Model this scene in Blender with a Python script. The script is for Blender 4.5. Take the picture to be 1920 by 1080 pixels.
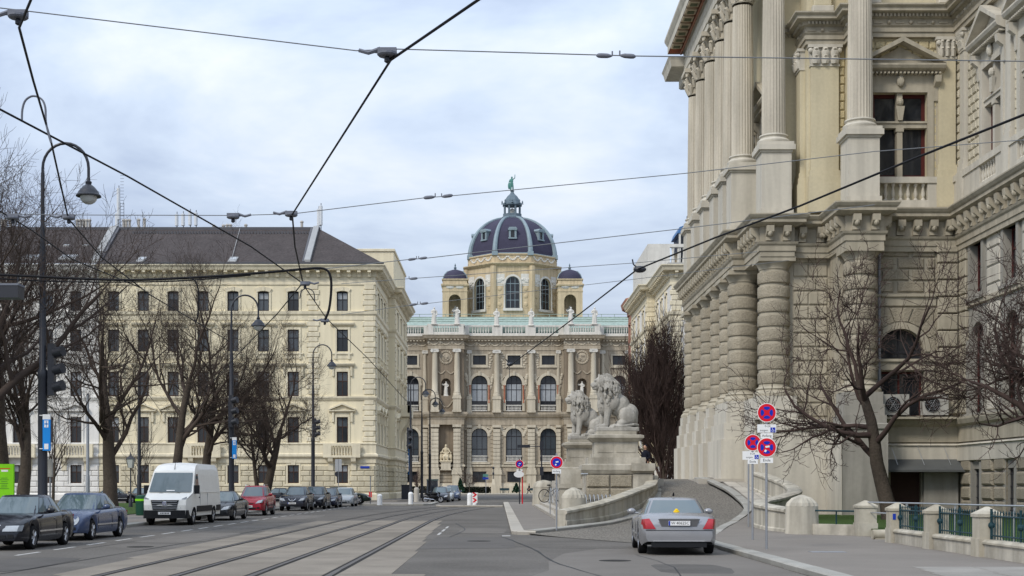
import bpy, math, random
from mathutils import Vector, noise
PI = math.pi
R = math.radians
for o in list(bpy.data.objects):
    bpy.data.objects.remove(o)
scene = bpy.context.scene
COL = scene.collection

# ---------------------------------------------------------------- camera
F = 2550.0; H = 1.7; CX = 935.0; CY = 909.0       # focal length in photo pixels, eye height, vanishing point
cam_d = bpy.data.cameras.new('camera')
cam = bpy.data.objects.new('camera', cam_d)
COL.objects.link(cam)
cam.location = (0, 0, H)
cam.rotation_euler = (R(90), 0, 0)
cam_d.sensor_width = 36
cam_d.lens = F / 1920 * 36
cam_d.shift_x = (960 - CX) / 1920
cam_d.shift_y = (CY - 540) / 1920
cam_d.clip_end = 3000
scene.camera = cam
scene.render.resolution_x = 1024
scene.render.resolution_y = 576

# ---------------------------------------------------------------- sky and sun
SUN_EL, SUN_AZ = R(42), R(222)          # azimuth clockwise from +Y
world = bpy.data.worlds.new('World')
scene.world = world
world.use_nodes = True
nt = world.node_tree
nt.nodes.clear()
def wn(t, **kw):
    n = nt.nodes.new(t)
    for k, v in kw.items(): setattr(n, k, v)
    return n
out = wn('ShaderNodeOutputWorld')
sky = wn('ShaderNodeTexSky', sky_type='NISHITA', sun_disc=False)
sky.sun_elevation = SUN_EL; sky.sun_rotation = SUN_AZ
sky.air_density = 1.0; sky.dust_density = 2.0
bg1 = wn('ShaderNodeBackground'); bg1.inputs[1].default_value = 0.08
nt.links.new(sky.outputs[0], bg1.inputs[0])
tc = wn('ShaderNodeTexCoord')
sep = wn('ShaderNodeSeparateXYZ')
nt.links.new(tc.outputs['Generated'], sep.inputs[0])
def wmath(op, a, b=None):
    n = wn('ShaderNodeMath', operation=op)
    for i, x in enumerate((a, b)):
        if x is None: continue
        if isinstance(x, (int, float)): n.inputs[i].default_value = x
        else: nt.links.new(x, n.inputs[i])
    return n.outputs[0]
zc = wmath('MAXIMUM', sep.outputs[2], 0.0)
den = wmath('ADD', zc, 0.17)
cu = wmath('DIVIDE', sep.outputs[0], den)
cv = wmath('DIVIDE', sep.outputs[1], den)
comb = wn('ShaderNodeCombineXYZ')
nt.links.new(cu, comb.inputs[0]); nt.links.new(cv, comb.inputs[1])
comb.inputs[2].default_value = 3.7
n1 = wn('ShaderNodeTexNoise'); n1.inputs['Scale'].default_value = 1.5; n1.inputs['Detail'].default_value = 6
n1.inputs['Roughness'].default_value = 0.56; n1.inputs['Distortion'].default_value = 0.25
nt.links.new(comb.outputs[0], n1.inputs['Vector'])
ramp = wn('ShaderNodeValToRGB')
ramp.color_ramp.elements[0].position = 0.40; ramp.color_ramp.elements[0].color = (0.36, 0.44, 0.60, 1)
ramp.color_ramp.elements[1].position = 0.70; ramp.color_ramp.elements[1].color = (0.75, 0.79, 0.85, 1)
e = ramp.color_ramp.elements.new(0.54); e.color = (0.53, 0.62, 0.76, 1)
nt.links.new(n1.outputs[0], ramp.inputs[0])
# overcast skies brighten towards the zenith and pale towards the horizon
gain = wmath('ADD', wmath('MULTIPLY', zc, 0.95), 0.68)
hor = wmath('POWER', wmath('SUBTRACT', 1.0, zc), 9.0)
mixh = wn('ShaderNodeMix', data_type='RGBA')
nt.links.new(wmath('MULTIPLY', hor, 0.75), mixh.inputs[0])
nt.links.new(ramp.outputs[0], mixh.inputs[6])
mixh.inputs[7].default_value = (0.78, 0.81, 0.85, 1)
bg2 = wn('ShaderNodeBackground')
nt.links.new(mixh.outputs[2], bg2.inputs[0])
nt.links.new(gain, bg2.inputs[1])
mixs = wn('ShaderNodeMixShader'); mixs.inputs[0].default_value = 0.9
nt.links.new(bg1.outputs[0], mixs.inputs[1]); nt.links.new(bg2.outputs[0], mixs.inputs[2])
nt.links.new(mixs.outputs[0], out.inputs[0])
sun_d = bpy.data.lights.new('sun', 'SUN')
sun_d.energy = 1.5; sun_d.angle = R(14); sun_d.color = (1.0, 0.93, 0.82)
sun = bpy.data.objects.new('sun', sun_d); COL.objects.link(sun)
sd = Vector((math.sin(SUN_AZ) * math.cos(SUN_EL), math.cos(SUN_AZ) * math.cos(SUN_EL), math.sin(SUN_EL)))
sun.rotation_euler = sd.to_track_quat('Z', 'Y').to_euler()
sun.location = (-20, -20, 60)
vs = scene.view_settings
vs.view_transform = 'Standard'; vs.look = 'None'; vs.gamma = 1.0; vs.exposure = 0.58
vs.use_curve_mapping = False

# ---------------------------------------------------------------- helpers
def wx(px, Y): return (px - CX) * Y / F
def wz(py, Y): return H + (CY - py) * Y / F
def lerp(a, b, t): return a + (b - a) * t
def interp(t, tab):
    if t <= tab[0][0]: return tab[0][1]
    for (a, va), (b, vb) in zip(tab, tab[1:]):
        if t <= b: return va + (vb - va) * (t - a) / (b - a)
    return tab[-1][1]

def mat(name, col, rough=0.85, var=0.12, scale=0.6, streak=0.0, fine=0.0, fscale=25.0, bump=0.0, bscale=30.0,
        metal=0.0, spec=0.1, rnd=0.0, coat=0.0, tint=None, emit=0.0):
    m = bpy.data.materials.new(name); m.use_nodes = True
    t = m.node_tree; b = t.nodes['Principled BSDF']
    b.inputs['Roughness'].default_value = rough
    b.inputs['Metallic'].default_value = metal
    b.inputs['Specular IOR Level'].default_value = spec
    if coat: b.inputs['Coat Weight'].default_value = coat; b.inputs['Coat Roughness'].default_value = 0.04
    geo = t.nodes.new('ShaderNodeNewGeometry')
    def N(ty): return t.nodes.new(ty)
    def mth(op, a, c):
        n = N('ShaderNodeMath'); n.operation = op
        for i, x in enumerate((a, c)):
            if isinstance(x, (int, float)): n.inputs[i].default_value = x
            else: t.links.new(x, n.inputs[i])
        return n.outputs[0]
    fac = None
    def acc(v):
        nonlocal fac
        fac = v if fac is None else mth('MULTIPLY', fac, v)
    if var:
        n = N('ShaderNodeTexNoise'); n.inputs['Scale'].default_value = scale; n.inputs['Detail'].default_value = 5
        n.inputs['Roughness'].default_value = 0.6
        t.links.new(geo.outputs['Position'], n.inputs['Vector'])
        acc(mth('ADD', mth('MULTIPLY', n.outputs[0], 2 * var * 1.8), 1 - var * 1.8))
    if streak:
        mp = N('ShaderNodeMapping'); mp.inputs['Scale'].default_value = (2.2, 2.2, 0.18)
        t.links.new(geo.outputs['Position'], mp.inputs['Vector'])
        n = N('ShaderNodeTexNoise'); n.inputs['Scale'].default_value = 1.0; n.inputs['Detail'].default_value = 6
        t.links.new(mp.outputs[0], n.inputs['Vector'])
        r = N('ShaderNodeMapRange'); r.inputs[1].default_value = 0.38; r.inputs[2].default_value = 0.6
        r.inputs[3].default_value = 1 - streak; r.inputs[4].default_value = 1.0
        t.links.new(n.outputs[0], r.inputs[0]); acc(r.outputs[0])
    if fine:
        n = N('ShaderNodeTexNoise'); n.inputs['Scale'].default_value = fscale; n.inputs['Detail'].default_value = 3
        t.links.new(geo.outputs['Position'], n.inputs['Vector'])
        acc(mth('ADD', mth('MULTIPLY', n.outputs[0], 3.0 * fine), 1 - 1.5 * fine))
    if rnd:
        oi = N('ShaderNodeObjectInfo')
        acc(mth('ADD', mth('MULTIPLY', oi.outputs['Random'], 2 * rnd), 1 - rnd))
    if fac is None:
        b.inputs['Base Color'].default_value = (*col, 1)
    else:
        mx = N('ShaderNodeMix'); mx.data_type = 'RGBA'; mx.blend_type = 'MULTIPLY'; mx.inputs[0].default_value = 1
        mx.inputs[6].default_value = (*col, 1)
        if tint:        # tint towards a second colour by a large noise
            n = N('ShaderNodeTexNoise'); n.inputs['Scale'].default_value = tint[3]; n.inputs['Detail'].default_value = 4
            t.links.new(geo.outputs['Position'], n.inputs['Vector'])
            m2 = N('ShaderNodeMix'); m2.data_type = 'RGBA'
            r = N('ShaderNodeMapRange'); r.inputs[1].default_value = 0.42; r.inputs[2].default_value = 0.66
            t.links.new(n.outputs[0], r.inputs[0]); t.links.new(r.outputs[0], m2.inputs[0])
            m2.inputs[6].default_value = (*col, 1); m2.inputs[7].default_value = (*tint[:3], 1)
            t.links.new(m2.outputs[2], mx.inputs[6])
        cb = N('ShaderNodeCombineColor')
        for i in range(3): t.links.new(fac, cb.inputs[i])
        t.links.new(cb.outputs[0], mx.inputs[7])
        t.links.new(mx.outputs[2], b.inputs['Base Color'])
    if bump:
        n = N('ShaderNodeTexNoise'); n.inputs['Scale'].default_value = bscale; n.inputs['Detail'].default_value = 4
        t.links.new(geo.outputs['Position'], n.inputs['Vector'])
        bp = N('ShaderNodeBump'); bp.inputs['Strength'].default_value = bump; bp.inputs['Distance'].default_value = 0.05
        t.links.new(n.outputs[0], bp.inputs['Height']); t.links.new(bp.outputs[0], b.inputs['Normal'])
    return m

WL = {}        # world location of the (unrotated) parents
class MB:
    def __init__(s): s.v = []; s.f = []; s.m = []; s.cur = 0
    def add(s, vs, fs):
        o = len(s.v); s.v += [tuple(p) for p in vs]
        for f in fs: s.f.append([i + o for i in f]); s.m.append(s.cur)
    def quad(s, a, b, c, d): s.add([a, b, c, d], [(0, 1, 2, 3)])
    def box(s, x0, x1, y0, y1, z0, z1):
        s.add([(x0,y0,z0),(x1,y0,z0),(x1,y1,z0),(x0,y1,z0),(x0,y0,z1),(x1,y0,z1),(x1,y1,z1),(x0,y1,z1)],
              [(3,2,1,0),(4,5,6,7),(0,1,5,4),(1,2,6,5),(2,3,7,6),(3,0,4,7)])
    def bevbox(s, x0, x1, y0, y1, z0, z1, b):      # front (-y) face bevelled, like a rusticated block
        s.add([(x0,y1,z0),(x1,y1,z0),(x1,y1,z1),(x0,y1,z1),(x0,y0+b,z0),(x1,y0+b,z0),(x1,y0+b,z1),(x0,y0+b,z1),
               (x0+b,y0,z0+b),(x1-b,y0,z0+b),(x1-b,y0,z1-b),(x0+b,y0,z1-b)],
              [(0,1,5,4),(1,2,6,5),(2,3,7,6),(3,0,4,7),(4,5,9,8),(5,6,10,9),(6,7,11,10),(7,4,8,11),(8,9,10,11)])
    def frus(s, cx, cy, z0, z1, a0, b0, a1, b1):   # rectangular frustum, half sizes
        s.add([(cx-a0,cy-b0,z0),(cx+a0,cy-b0,z0),(cx+a0,cy+b0,z0),(cx-a0,cy+b0,z0),
               (cx-a1,cy-b1,z1),(cx+a1,cy-b1,z1),(cx+a1,cy+b1,z1),(cx-a1,cy+b1,z1)],
              [(3,2,1,0),(4,5,6,7),(0,1,5,4),(1,2,6,5),(2,3,7,6),(3,0,4,7)])
    def prism(s, poly, a, b, axis='z'):            # polygon extruded along an axis
        n = len(poly)
        def P(p, c):
            if axis == 'z': return (p[0], p[1], c)
            if axis == 'y': return (p[0], c, p[1])
            return (c, p[0], p[1])
        s.add([P(p, a) for p in poly] + [P(p, b) for p in poly],
              [tuple(range(n))[::-1], tuple(range(n, 2*n))] + [(i, (i+1) % n, n+(i+1) % n, n+i) for i in range(n)])
    def lathe(s, prof, n=16, cx=0, cy=0, cz=0, a0=0.0, cap=True, sx=1, sy=1):
        vs = []
        for r, z in prof:
            for i in range(n):
                a = a0 + 2*PI*i/n
                vs.append((cx + r*sx*math.cos(a), cy + r*sy*math.sin(a), cz + z))
        fs = []
        for k in range(len(prof)-1):
            for i in range(n):
                j = (i+1) % n
                fs.append((k*n+i, k*n+j, (k+1)*n+j, (k+1)*n+i))
        if cap:
            fs.append(tuple(range(n))[::-1]); fs.append(tuple((len(prof)-1)*n + i for i in range(n)))
        s.add(vs, fs)
    def tube(s, pts, r, n=6, cap=True):
        pts = [Vector(p) for p in pts]; k = len(pts)
        if not isinstance(r, (list, tuple)): r = [r]*k
        vs = []; fs = []; up = None
        for i, p in enumerate(pts):
            d = (pts[min(i+1, k-1)] - pts[max(i-1, 0)])
            if d.length < 1e-9: d = Vector((0, 0, 1))
            d.normalize()
            if up is None:
                up = Vector((0, 0, 1)) if abs(d.z) < 0.9 else Vector((1, 0, 0))
            x = up.cross(d)
            if x.length < 1e-6: x = Vector((1, 0, 0)).cross(d)
            x.normalize(); y = d.cross(x); up = y
            for j in range(n):
                a = 2*PI*j/n
                q = p + x*(r[i]*math.cos(a)) + y*(r[i]*math.sin(a))
                vs.append((q.x, q.y, q.z))
        for i in range(k-1):
            for j in range(n):
                l = (j+1) % n
                fs.append((i*n+j, i*n+l, (i+1)*n+l, (i+1)*n+j))
        if cap: fs.append(tuple(range(n))[::-1]); fs.append(tuple((k-1)*n+j for j in range(n)))
        s.add(vs, fs)
    def ell(s, c, r, n=12, m=8, rot=None):
        vs = []; fs = []
        if not isinstance(r, (list, tuple)): r = (r, r, r)
        for k in range(1, m):
            ph = PI*k/m
            for i in range(n):
                a = 2*PI*i/n
                vs.append(Vector((r[0]*math.sin(ph)*math.cos(a), r[1]*math.sin(ph)*math.sin(a), -r[2]*math.cos(ph))))
        vs.append(Vector((0, 0, -r[2]))); vs.append(Vector((0, 0, r[2])))
        for k in range(m-2):
            for i in range(n):
                j = (i+1) % n
                fs.append((k*n+i, k*n+j, (k+1)*n+j, (k+1)*n+i))
        b = (m-1)*n
        for i in range(n):
            j = (i+1) % n
            fs.append((b, j, i)); fs.append((b+1, (m-2)*n+i, (m-2)*n+j))
        if rot is not None: vs = [rot @ v for v in vs]
        s.add([(v.x+c[0], v.y+c[1], v.z+c[2]) for v in vs], fs)
    def sweep(s, path, prof, closed=False, caps=True):
        """profile [(outward offset, z)] swept along a plan path; outward is to the right of travel"""
        n = len(path); mit = []
        for i, p in enumerate(path):
            a = path[i-1] if (i > 0 or closed) else None
            c = path[(i+1) % n] if (i < n-1 or closed) else None
            ns = []
            for q0, q1 in ((a, p), (p, c)):
                if q0 is None or q1 is None: continue
                dx, dy = q1[0]-q0[0], q1[1]-q0[1]; l = math.hypot(dx, dy) or 1
                ns.append((dy/l, -dx/l))
            if len(ns) == 1: mit.append(ns[0])
            else:
                mx, my = ns[0][0]+ns[1][0], ns[0][1]+ns[1][1]
                d = mx*ns[0][0]+my*ns[0][1]
                d = max(d, 0.3)
                mit.append((mx/d, my/d))
        k = len(prof); vs = []
        for p, m in zip(path, mit):
            zz = p[2] if len(p) > 2 else 0
            for o, z in prof: vs.append((p[0]+m[0]*o, p[1]+m[1]*o, z+zz))
        fs = []
        for i in range(n if closed else n-1):
            j = (i+1) % n
            for q in range(k-1): fs.append((i*k+q, j*k+q, j*k+q+1, i*k+q+1))
        if caps and not closed:
            fs.append(tuple(range(k))); fs.append(tuple((n-1)*k+q for q in range(k))[::-1])
        s.add(vs, fs)
    def mesh(s, name, mats=None, smooth=False):
        me = bpy.data.meshes.new(name)
        me.from_pydata(s.v, [], s.f)
        if mats:
            for m in (mats if isinstance(mats, (list, tuple)) else [mats]): me.materials.append(m)
            if max(s.m or [0]): me.polygons.foreach_set('material_index', s.m)
        if smooth:
            me.polygons.foreach_set('use_smooth', [True]*len(me.polygons))
            if smooth != 'all':
                try: me.set_sharp_from_angle(angle=R(smooth if not isinstance(smooth, bool) else 40))
                except Exception: pass
        me.update()
        return me
    def build(s, name, mats, parent=None, smooth=False, local=False):
        """link as one object; vertices are world coordinates (or the parent's, with local)"""
        if local: base = Vector((0, 0, 0))
        else:
            xs = [p[0] for p in s.v]; ys = [p[1] for p in s.v]; zs = [p[2] for p in s.v]
            base = Vector(((min(xs)+max(xs))/2, (min(ys)+max(ys))/2, min(zs)))
            s.v = [(p[0]-base.x, p[1]-base.y, p[2]-base.z) for p in s.v]
        me = s.mesh(name, mats, smooth)
        o = bpy.data.objects.new(name, me); COL.objects.link(o)
        if parent is not None:
            o.parent = parent
            o.location = base - (WL[parent] if not local else Vector((0, 0, 0)))
        else: o.location = base
        WL[o] = base
        return o

def inst(name, me, parent=None, loc=(0, 0, 0), rz=0.0, scale=None, local=False):
    o = bpy.data.objects.new(name, me); COL.objects.link(o)
    l = Vector(loc)
    if parent is not None:
        o.parent = parent
        o.location = l if local else l - WL[parent]
    else: o.location = l
    if rz: o.rotation_euler = (0, 0, rz)
    if scale: o.scale = scale
    WL[o] = l
    return o
def tag(o, label=None, cat=None, group=None, kind=None):
    if label: o['label'] = label
    if cat: o['category'] = cat
    if group: o['group'] = group
    if kind: o['kind'] = kind
    return o
def thing(name, loc, label, cat, group=None, rz=0.0):
    o = bpy.data.objects.new(name, None); COL.objects.link(o)
    o.location = loc; o.rotation_euler = (0, 0, rz); o.empty_display_size = 0.2
    WL[o] = Vector(loc)
    return tag(o, label, cat, group)
def copy_tree(o, parent=None):
    c = o.copy(); COL.objects.link(c); c.parent = parent
    for ch in o.children: copy_tree(ch, c)
    return c
def blob(name, mb, voxel, mats, smooth_iter=4, disp=None):
    """many overlapping volumes fused into one continuous skin; returns a mesh"""
    me = mb.mesh(name + '_tmp')
    o = bpy.data.objects.new(name + '_tmp', me); COL.objects.link(o)
    md = o.modifiers.new('r', 'REMESH'); md.mode = 'VOXEL'; md.voxel_size = voxel; md.use_smooth_shade = True
    if smooth_iter:
        ms = o.modifiers.new('s', 'SMOOTH'); ms.factor = 0.5; ms.iterations = smooth_iter
    dg = bpy.context.evaluated_depsgraph_get()
    res = bpy.data.meshes.new_from_object(o.evaluated_get(dg))
    bpy.data.objects.remove(o); bpy.data.meshes.remove(me)
    res.name = name
    res.materials.clear(); res.materials.append(mats)
    if disp:
        for v in res.vertices:
            d = disp(v.co)
            if d: v.co += v.normal * d
    res.polygons.foreach_set('use_smooth', [True]*len(res.polygons))
    return res
TXT = {}
def text_mesh(body, size, m, depth=0.0):
    """lettering in the XZ plane, reading from -Y, centred"""
    key = (body, size, m.name, depth)
    if key in TXT: return TXT[key]
    cu = bpy.data.curves.new('t', 'FONT'); cu.body = body; cu.size = size; cu.extrude = depth
    cu.align_x = 'CENTER'; cu.align_y = 'CENTER'; cu.resolution_u = 2
    o = bpy.data.objects.new('t', cu); COL.objects.link(o)
    dg = bpy.context.evaluated_depsgraph_get()
    me = bpy.data.meshes.new_from_object(o.evaluated_get(dg))
    bpy.data.objects.remove(o)
    for v in me.vertices: v.co = Vector((v.co.x, -v.co.z, v.co.y))
    me.materials.clear(); me.materials.append(m); me.name = 'lettering'
    TXT[key] = me
    return me
def arc_pts(x0, x1, z_top, rise, n=10):
    c = (x0+x1)/2; a = (x1-x0)/2; zb = z_top - rise
    return [(c - a*math.cos(PI*i/n), zb + rise*math.sin(PI*i/n)) for i in range(n+1)]
def wall(mb, x0, x1, z0, z1, holes, depth=0.35, y=0.0):
    """a wall face at y, looking to -y, with real openings (x0,x1,z0,z1,rise) and their reveals"""
    xs = sorted({x0, x1, *[h[0] for h in holes], *[h[1] for h in holes]})
    zs = sorted({z0, z1, *[h[2] for h in holes], *[h[3] for h in holes]})
    xs = [x for x in xs if x0 - 1e-6 <= x <= x1 + 1e-6]; zs = [z for z in zs if z0 - 1e-6 <= z <= z1 + 1e-6]
    for a, b in zip(xs, xs[1:]):
        run = None
        for c, d in zip(zs, zs[1:]):
            mx, mz = (a+b)/2, (c+d)/2
            inh = any(h[0] < mx < h[1] and h[2] < mz < h[3] for h in holes)
            if inh:
                if run: mb.quad((a,y,run[0]),(b,y,run[0]),(b,y,run[1]),(a,y,run[1])); run = None
            else: run = (run[0], d) if run else (c, d)
        if run: mb.quad((a,y,run[0]),(b,y,run[0]),(b,y,run[1]),(a,y,run[1]))
    for h in holes:
        a, b, c, d = h[:4]; rise = h[4] if len(h) > 4 else 0
        Y = y + depth
        zt = d - rise
        mb.quad((a,y,c),(a,Y,c),(a,Y,zt),(a,y,zt)); mb.quad((b,Y,c),(b,y,c),(b,y,zt),(b,Y,zt))
        mb.quad((a,y,c),(b,y,c),(b,Y,c),(a,Y,c))
        if rise:
            p = arc_pts(a, b, d, rise)
            for q, r_ in zip(p, p[1:]):
                mb.quad((q[0],y,q[1]),(q[0],Y,q[1]),(r_[0],Y,r_[1]),(r_[0],y,r_[1]))
                mb.quad((q[0],y,q[1]),(r_[0],y,r_[1]),(r_[0],y,d),(q[0],y,d))
        else: mb.quad((a,Y,d),(b,Y,d),(b,y,d),(a,y,d))
def rot_add(dst, src, loc, rz=0.0, sc=1.0):
    c, s_ = math.cos(rz), math.sin(rz)
    dst.add([(loc[0]+sc*(c*x-s_*y), loc[1]+sc*(s_*x+c*y), loc[2]+sc*z) for x, y, z in src.v], src.f)

# window units shared by every facade: frame + panes, looking to -y
WIN = {}
def win_meshes(w, h, rise, cols, rows, fm, gm, fw=0.09, arch_row=True):
    """cols: number of lights across; rows: list of fractions of the rectangular height; the arch adds a fanlight"""
    gl = gm if isinstance(gm, list) else [gm]*(len(rows)+1)
    key = (round(w, 3), round(h, 3), rise, cols, tuple(rows), fm.name, tuple(g.name for g in gl), fw)
    if key in WIN: return WIN[key]
    hr = h - rise
    f = MB(); panes = []
    f.box(-w/2, -w/2+fw, -.05, .05, 0, hr); f.box(w/2-fw, w/2, -.05, .05, 0, hr); f.box(-w/2+fw, w/2-fw, -.05, .05, 0, fw)
    zs = [0]; t = 0
    for r in rows: t += r; zs.append(hr*t)
    cw = (w - fw)/cols
    for k in range(1, cols): f.box(-w/2+fw/2+cw*k-fw*.4, -w/2+fw/2+cw*k+fw*.4, -.053, .053, fw, hr-.001)
    for z in zs[1:-1]: f.box(-w/2+fw, w/2-fw, -.056, .056, z-fw*.45, z+fw*.45)
    if not rise: f.box(-w/2+fw, w/2-fw, -.05, .05, hr-fw, hr)
    else:
        f.box(-w/2+fw, w/2-fw, -.057, .057, hr-fw*.6, hr+fw*.6)
        po = arc_pts(-w/2, w/2, h, rise); pi_ = arc_pts(-w/2+fw, w/2-fw, h-fw, rise-fw)
        for a, b, c, d in zip(po, po[1:], pi_, pi_[1:]):
            f.quad((c[0],-.05,c[1]),(d[0],-.05,d[1]),(b[0],-.05,b[1]),(a[0],-.05,a[1]))
            f.quad((c[0],.0,c[1]),(d[0],.0,d[1]),(d[0],-.05,d[1]),(c[0],-.05,c[1]))
        for k in range(1, cols):
            x = -w/2+fw/2+cw*k
            zt = hr + rise*math.sqrt(max(0, 1-(2*x/w)**2))
            f.box(x-fw*.4, x+fw*.4, -.052, .02, hr+fw*.6, zt-fw*.5)
    g = MB(); g.box(-cw/2+fw*.35, cw/2-fw*.35, -.012, .012, 0, 1)
    gmes = {q.name: g.mesh('pane', q) for q in gl}
    for i in range(cols):
        x = -w/2+fw/2+cw*(i+.5)
        for a, b, q in zip(zs, zs[1:], gl): panes.append((gmes[q.name], (x, 0, a+fw*.4), (1, 1, b-a-fw*.8)))
    if rise:
        g = MB(); pts = arc_pts(-w/2+fw*.7, w/2-fw*.7, h-fw*.7, rise-fw*.7)
        g.prism(pts, -.01, .012, 'y')
        panes.append((g.mesh('pane', gl[-1]), (0, 0, 0), (1, 1, 1)))
    WIN[key] = (f.mesh('frame', fm), panes)
    return WIN[key]
def put_window(parent, surround, loc, rz, unit, depth):
    """window part (its stone surround) with a frame and panes as sub-parts, set back by depth"""
    wn_ = inst('window', surround, parent, loc, rz)
    fr, panes = unit
    inst('frame', fr, wn_, (0, depth, 0), local=True)
    for me, l, sc in panes:
        inst('pane', me, wn_, (l[0], depth + l[1], l[2]), scale=sc, local=True)
    return wn_
# ---------------------------------------------------------------- materials
M = {}
def mm(k, *a, **kw): M[k] = mat(k, *a, **kw)
mm('asphalt', (.132, .122, .110), .9, var=.26, scale=.3, fine=.26, fscale=14, bump=.35, bscale=90)
mm('tar', (.03, .03, .031), .6, var=.2, scale=2)
mm('asphalt_walk', (.205, .186, .165), .9, var=.12, scale=.4, fine=.12, fscale=50, bump=.25, bscale=80)
mm('concrete_bed', (.215, .19, .158), .9, var=.26, scale=.5, fine=.14, fscale=30, bump=.2, bscale=60, rnd=.10)
mm('rail_steel', (.10, .085, .075), .45, var=.2, scale=3, metal=.7)
mm('rail_groove', (.03, .028, .026), .8, var=.2, scale=3)
mm('road_paint', (.44, .43, .41), .8, var=.25, scale=3, fine=.2, fscale=30)
mm('kerb_granite', (.32, .31, .28), .85, var=.15, scale=1.2, fine=.15, fscale=30, bump=.2, bscale=40, rnd=.12)
mm('kerb_light', (.40, .37, .32), .85, var=.15, scale=1.2, fine=.1, fscale=30, rnd=.10)
mm('flagstone', (.27, .255, .23), .9, var=.16, scale=1.0, fine=.12, fscale=30, rnd=.1)
mm('grass', (.045, .078, .020), .95, var=.25, scale=1.5, fine=.3, fscale=30, bump=.5, bscale=60)
mm('gravel', (.40, .36, .29), .95, var=.15, scale=.5, fine=.12, fscale=30)
mm('cream', (.76, .68, .495), .85, var=.05, scale=.3, streak=.08, fine=.04, fscale=8)
mm('cream_trim', (.72, .65, .49), .85, var=.06, scale=.5, streak=.14, fine=.05, fscale=8, rnd=.05)
mm('cream_rust', (.60, .54, .40), .88, var=.10, scale=.6, streak=.16, fine=.08, fscale=10, rnd=.07)
mm('white_wall', (.74, .72, .68), .85, var=.06, scale=.3, streak=.12, fine=.04, fscale=8)
mm('roof_tile', (.064, .054, .052), .8, var=.2, scale=.5, fine=.45, fscale=4.5, bump=.4, bscale=14)
mm('roof_zinc', (.33, .33, .325), .6, var=.1, scale=1, metal=.2)
mm('zinc_dark', (.10, .10, .11), .6, var=.1, scale=1)
mm('glass_dark', (.018, .02, .024), .06, var=.0, spec=.5)
mm('glass_sky', (.05, .06, .07), .04, var=.0, spec=.8)
mm('glass_blind', (.30, .32, .34), .12, var=.15, scale=1.5, spec=.6)
mm('glass_car', (.07, .10, .11), .03, var=.0, spec=1.0)  # bluish base colour also stands in for sky reflected in the panes
mm('frame_brown', (.06, .035, .028), .6, var=.1, scale=3)
mm('frame_dark', (.03, .03, .035), .6, var=.1, scale=3)
mm('frame_red', (.075, .02, .018), .55, var=.15, scale=3)
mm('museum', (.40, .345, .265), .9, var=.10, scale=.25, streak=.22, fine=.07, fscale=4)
mm('museum_light', (.53, .475, .375), .9, var=.08, scale=.4, streak=.18, fine=.05, fscale=5, rnd=.04)
mm('museum_dark', (.24, .195, .145), .9, var=.12, scale=.4, streak=.2, fine=.08, fscale=4)
mm('museum_red', (.42, .17, .11), .8, var=.1, scale=1)
mm('statue_white', (.62, .60, .55), .8, var=.08, scale=1.5, streak=.12)
mm('statue_gold', (.54, .465, .33), .8, var=.12, scale=1.5)
mm('museum_yellow', (.54, .44, .29), .9, var=.12, scale=.3, streak=.2, fine=.08, fscale=3)
mm('dome_slate', (.050, .047, .076), .65, var=.12, scale=.5, fine=.14, fscale=6, bump=.2, bscale=10)
mm('dome_zinc', (.23, .29, .32), .6, var=.12, scale=.8, metal=.1)
mm('lantern_zinc', (.13, .17, .20), .6, var=.15, scale=1, metal=.1)
mm('copper_green', (.31, .385, .34), .8, var=.16, scale=.6, streak=.2, fine=.08, fscale=4)
mm('copper_dark', (.10, .24, .21), .7, var=.15, scale=1)
mm('palace', (.42, .38, .30), .9, var=.08, scale=.35, streak=.20, fine=.07, fscale=6, bump=.15, bscale=25)
mm('palace_rock', (.35, .31, .24), .95, var=.12, scale=.6, streak=.14, fine=.25, fscale=14, bump=1.0, bscale=16, rnd=.05)
mm('palace_smooth', (.56, .525, .45), .9, var=.06, scale=.3, streak=.16, fine=.05, fscale=6)
mm('palace_column', (.54, .495, .41), .9, var=.07, scale=.4, streak=.20, fine=.09, fscale=9)
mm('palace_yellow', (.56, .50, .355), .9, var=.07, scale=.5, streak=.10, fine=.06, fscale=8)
mm('palace_boss', (.50, .43, .27), .95, var=.1, scale=1.2, fine=.18, fscale=14, bump=.6, bscale=20, rnd=.06)
mm('palace_pale', (.53, .485, .38), .95, var=.1, scale=1.2, fine=.15, fscale=14, bump=.5, bscale=20, rnd=.06)
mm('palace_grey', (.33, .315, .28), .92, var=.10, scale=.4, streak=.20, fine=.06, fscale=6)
mm('soffit_red', (.24, .075, .04), .85, var=.2, scale=2)
mm('soffit_panel', (.50, .42, .30), .85, var=.2, scale=2)
mm('soffit_green', (.12, .13, .08), .85, var=.2, scale=2)
mm('gutter_copper', (.28, .13, .08), .6, var=.2, scale=2)
mm('lion_stone', (.42, .40, .36), .95, var=.16, scale=1.6, streak=.28, fine=.14, fscale=9, bump=.4, bscale=20, tint=(.36, .34, .30, 2.2))
mm('pedestal_stone', (.49, .455, .385), .95, var=.12, scale=.9, streak=.28, fine=.10, fscale=9, bump=.2, bscale=25, tint=(.36, .33, .27, 1.1))
mm('parapet_stone', (.48, .445, .37), .95, var=.12, scale=.8, streak=.30, fine=.10, fscale=8, bump=.15, bscale=25, tint=(.40, .36, .28, .8))
mm('white_plaster', (.49, .455, .38), .92, var=.14, scale=.8, streak=.34, fine=.06, fscale=9)
mm('bark', (.075, .06, .048), .95, var=.2, scale=2, fine=.25, fscale=12, bump=.8, bscale=14)
mm('twig', (.066, .050, .042), .95, var=.2, scale=1)
mm('twig_red', (.062, .043, .038), .95, var=.2, scale=1)
mm('pole_black', (.022, .024, .032), .45, var=.1, scale=2, spec=.4)
mm('black', (.012, .012, .013), .5, var=.0)
mm('rubber', (.014, .014, .015), .85, var=.0)
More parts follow.
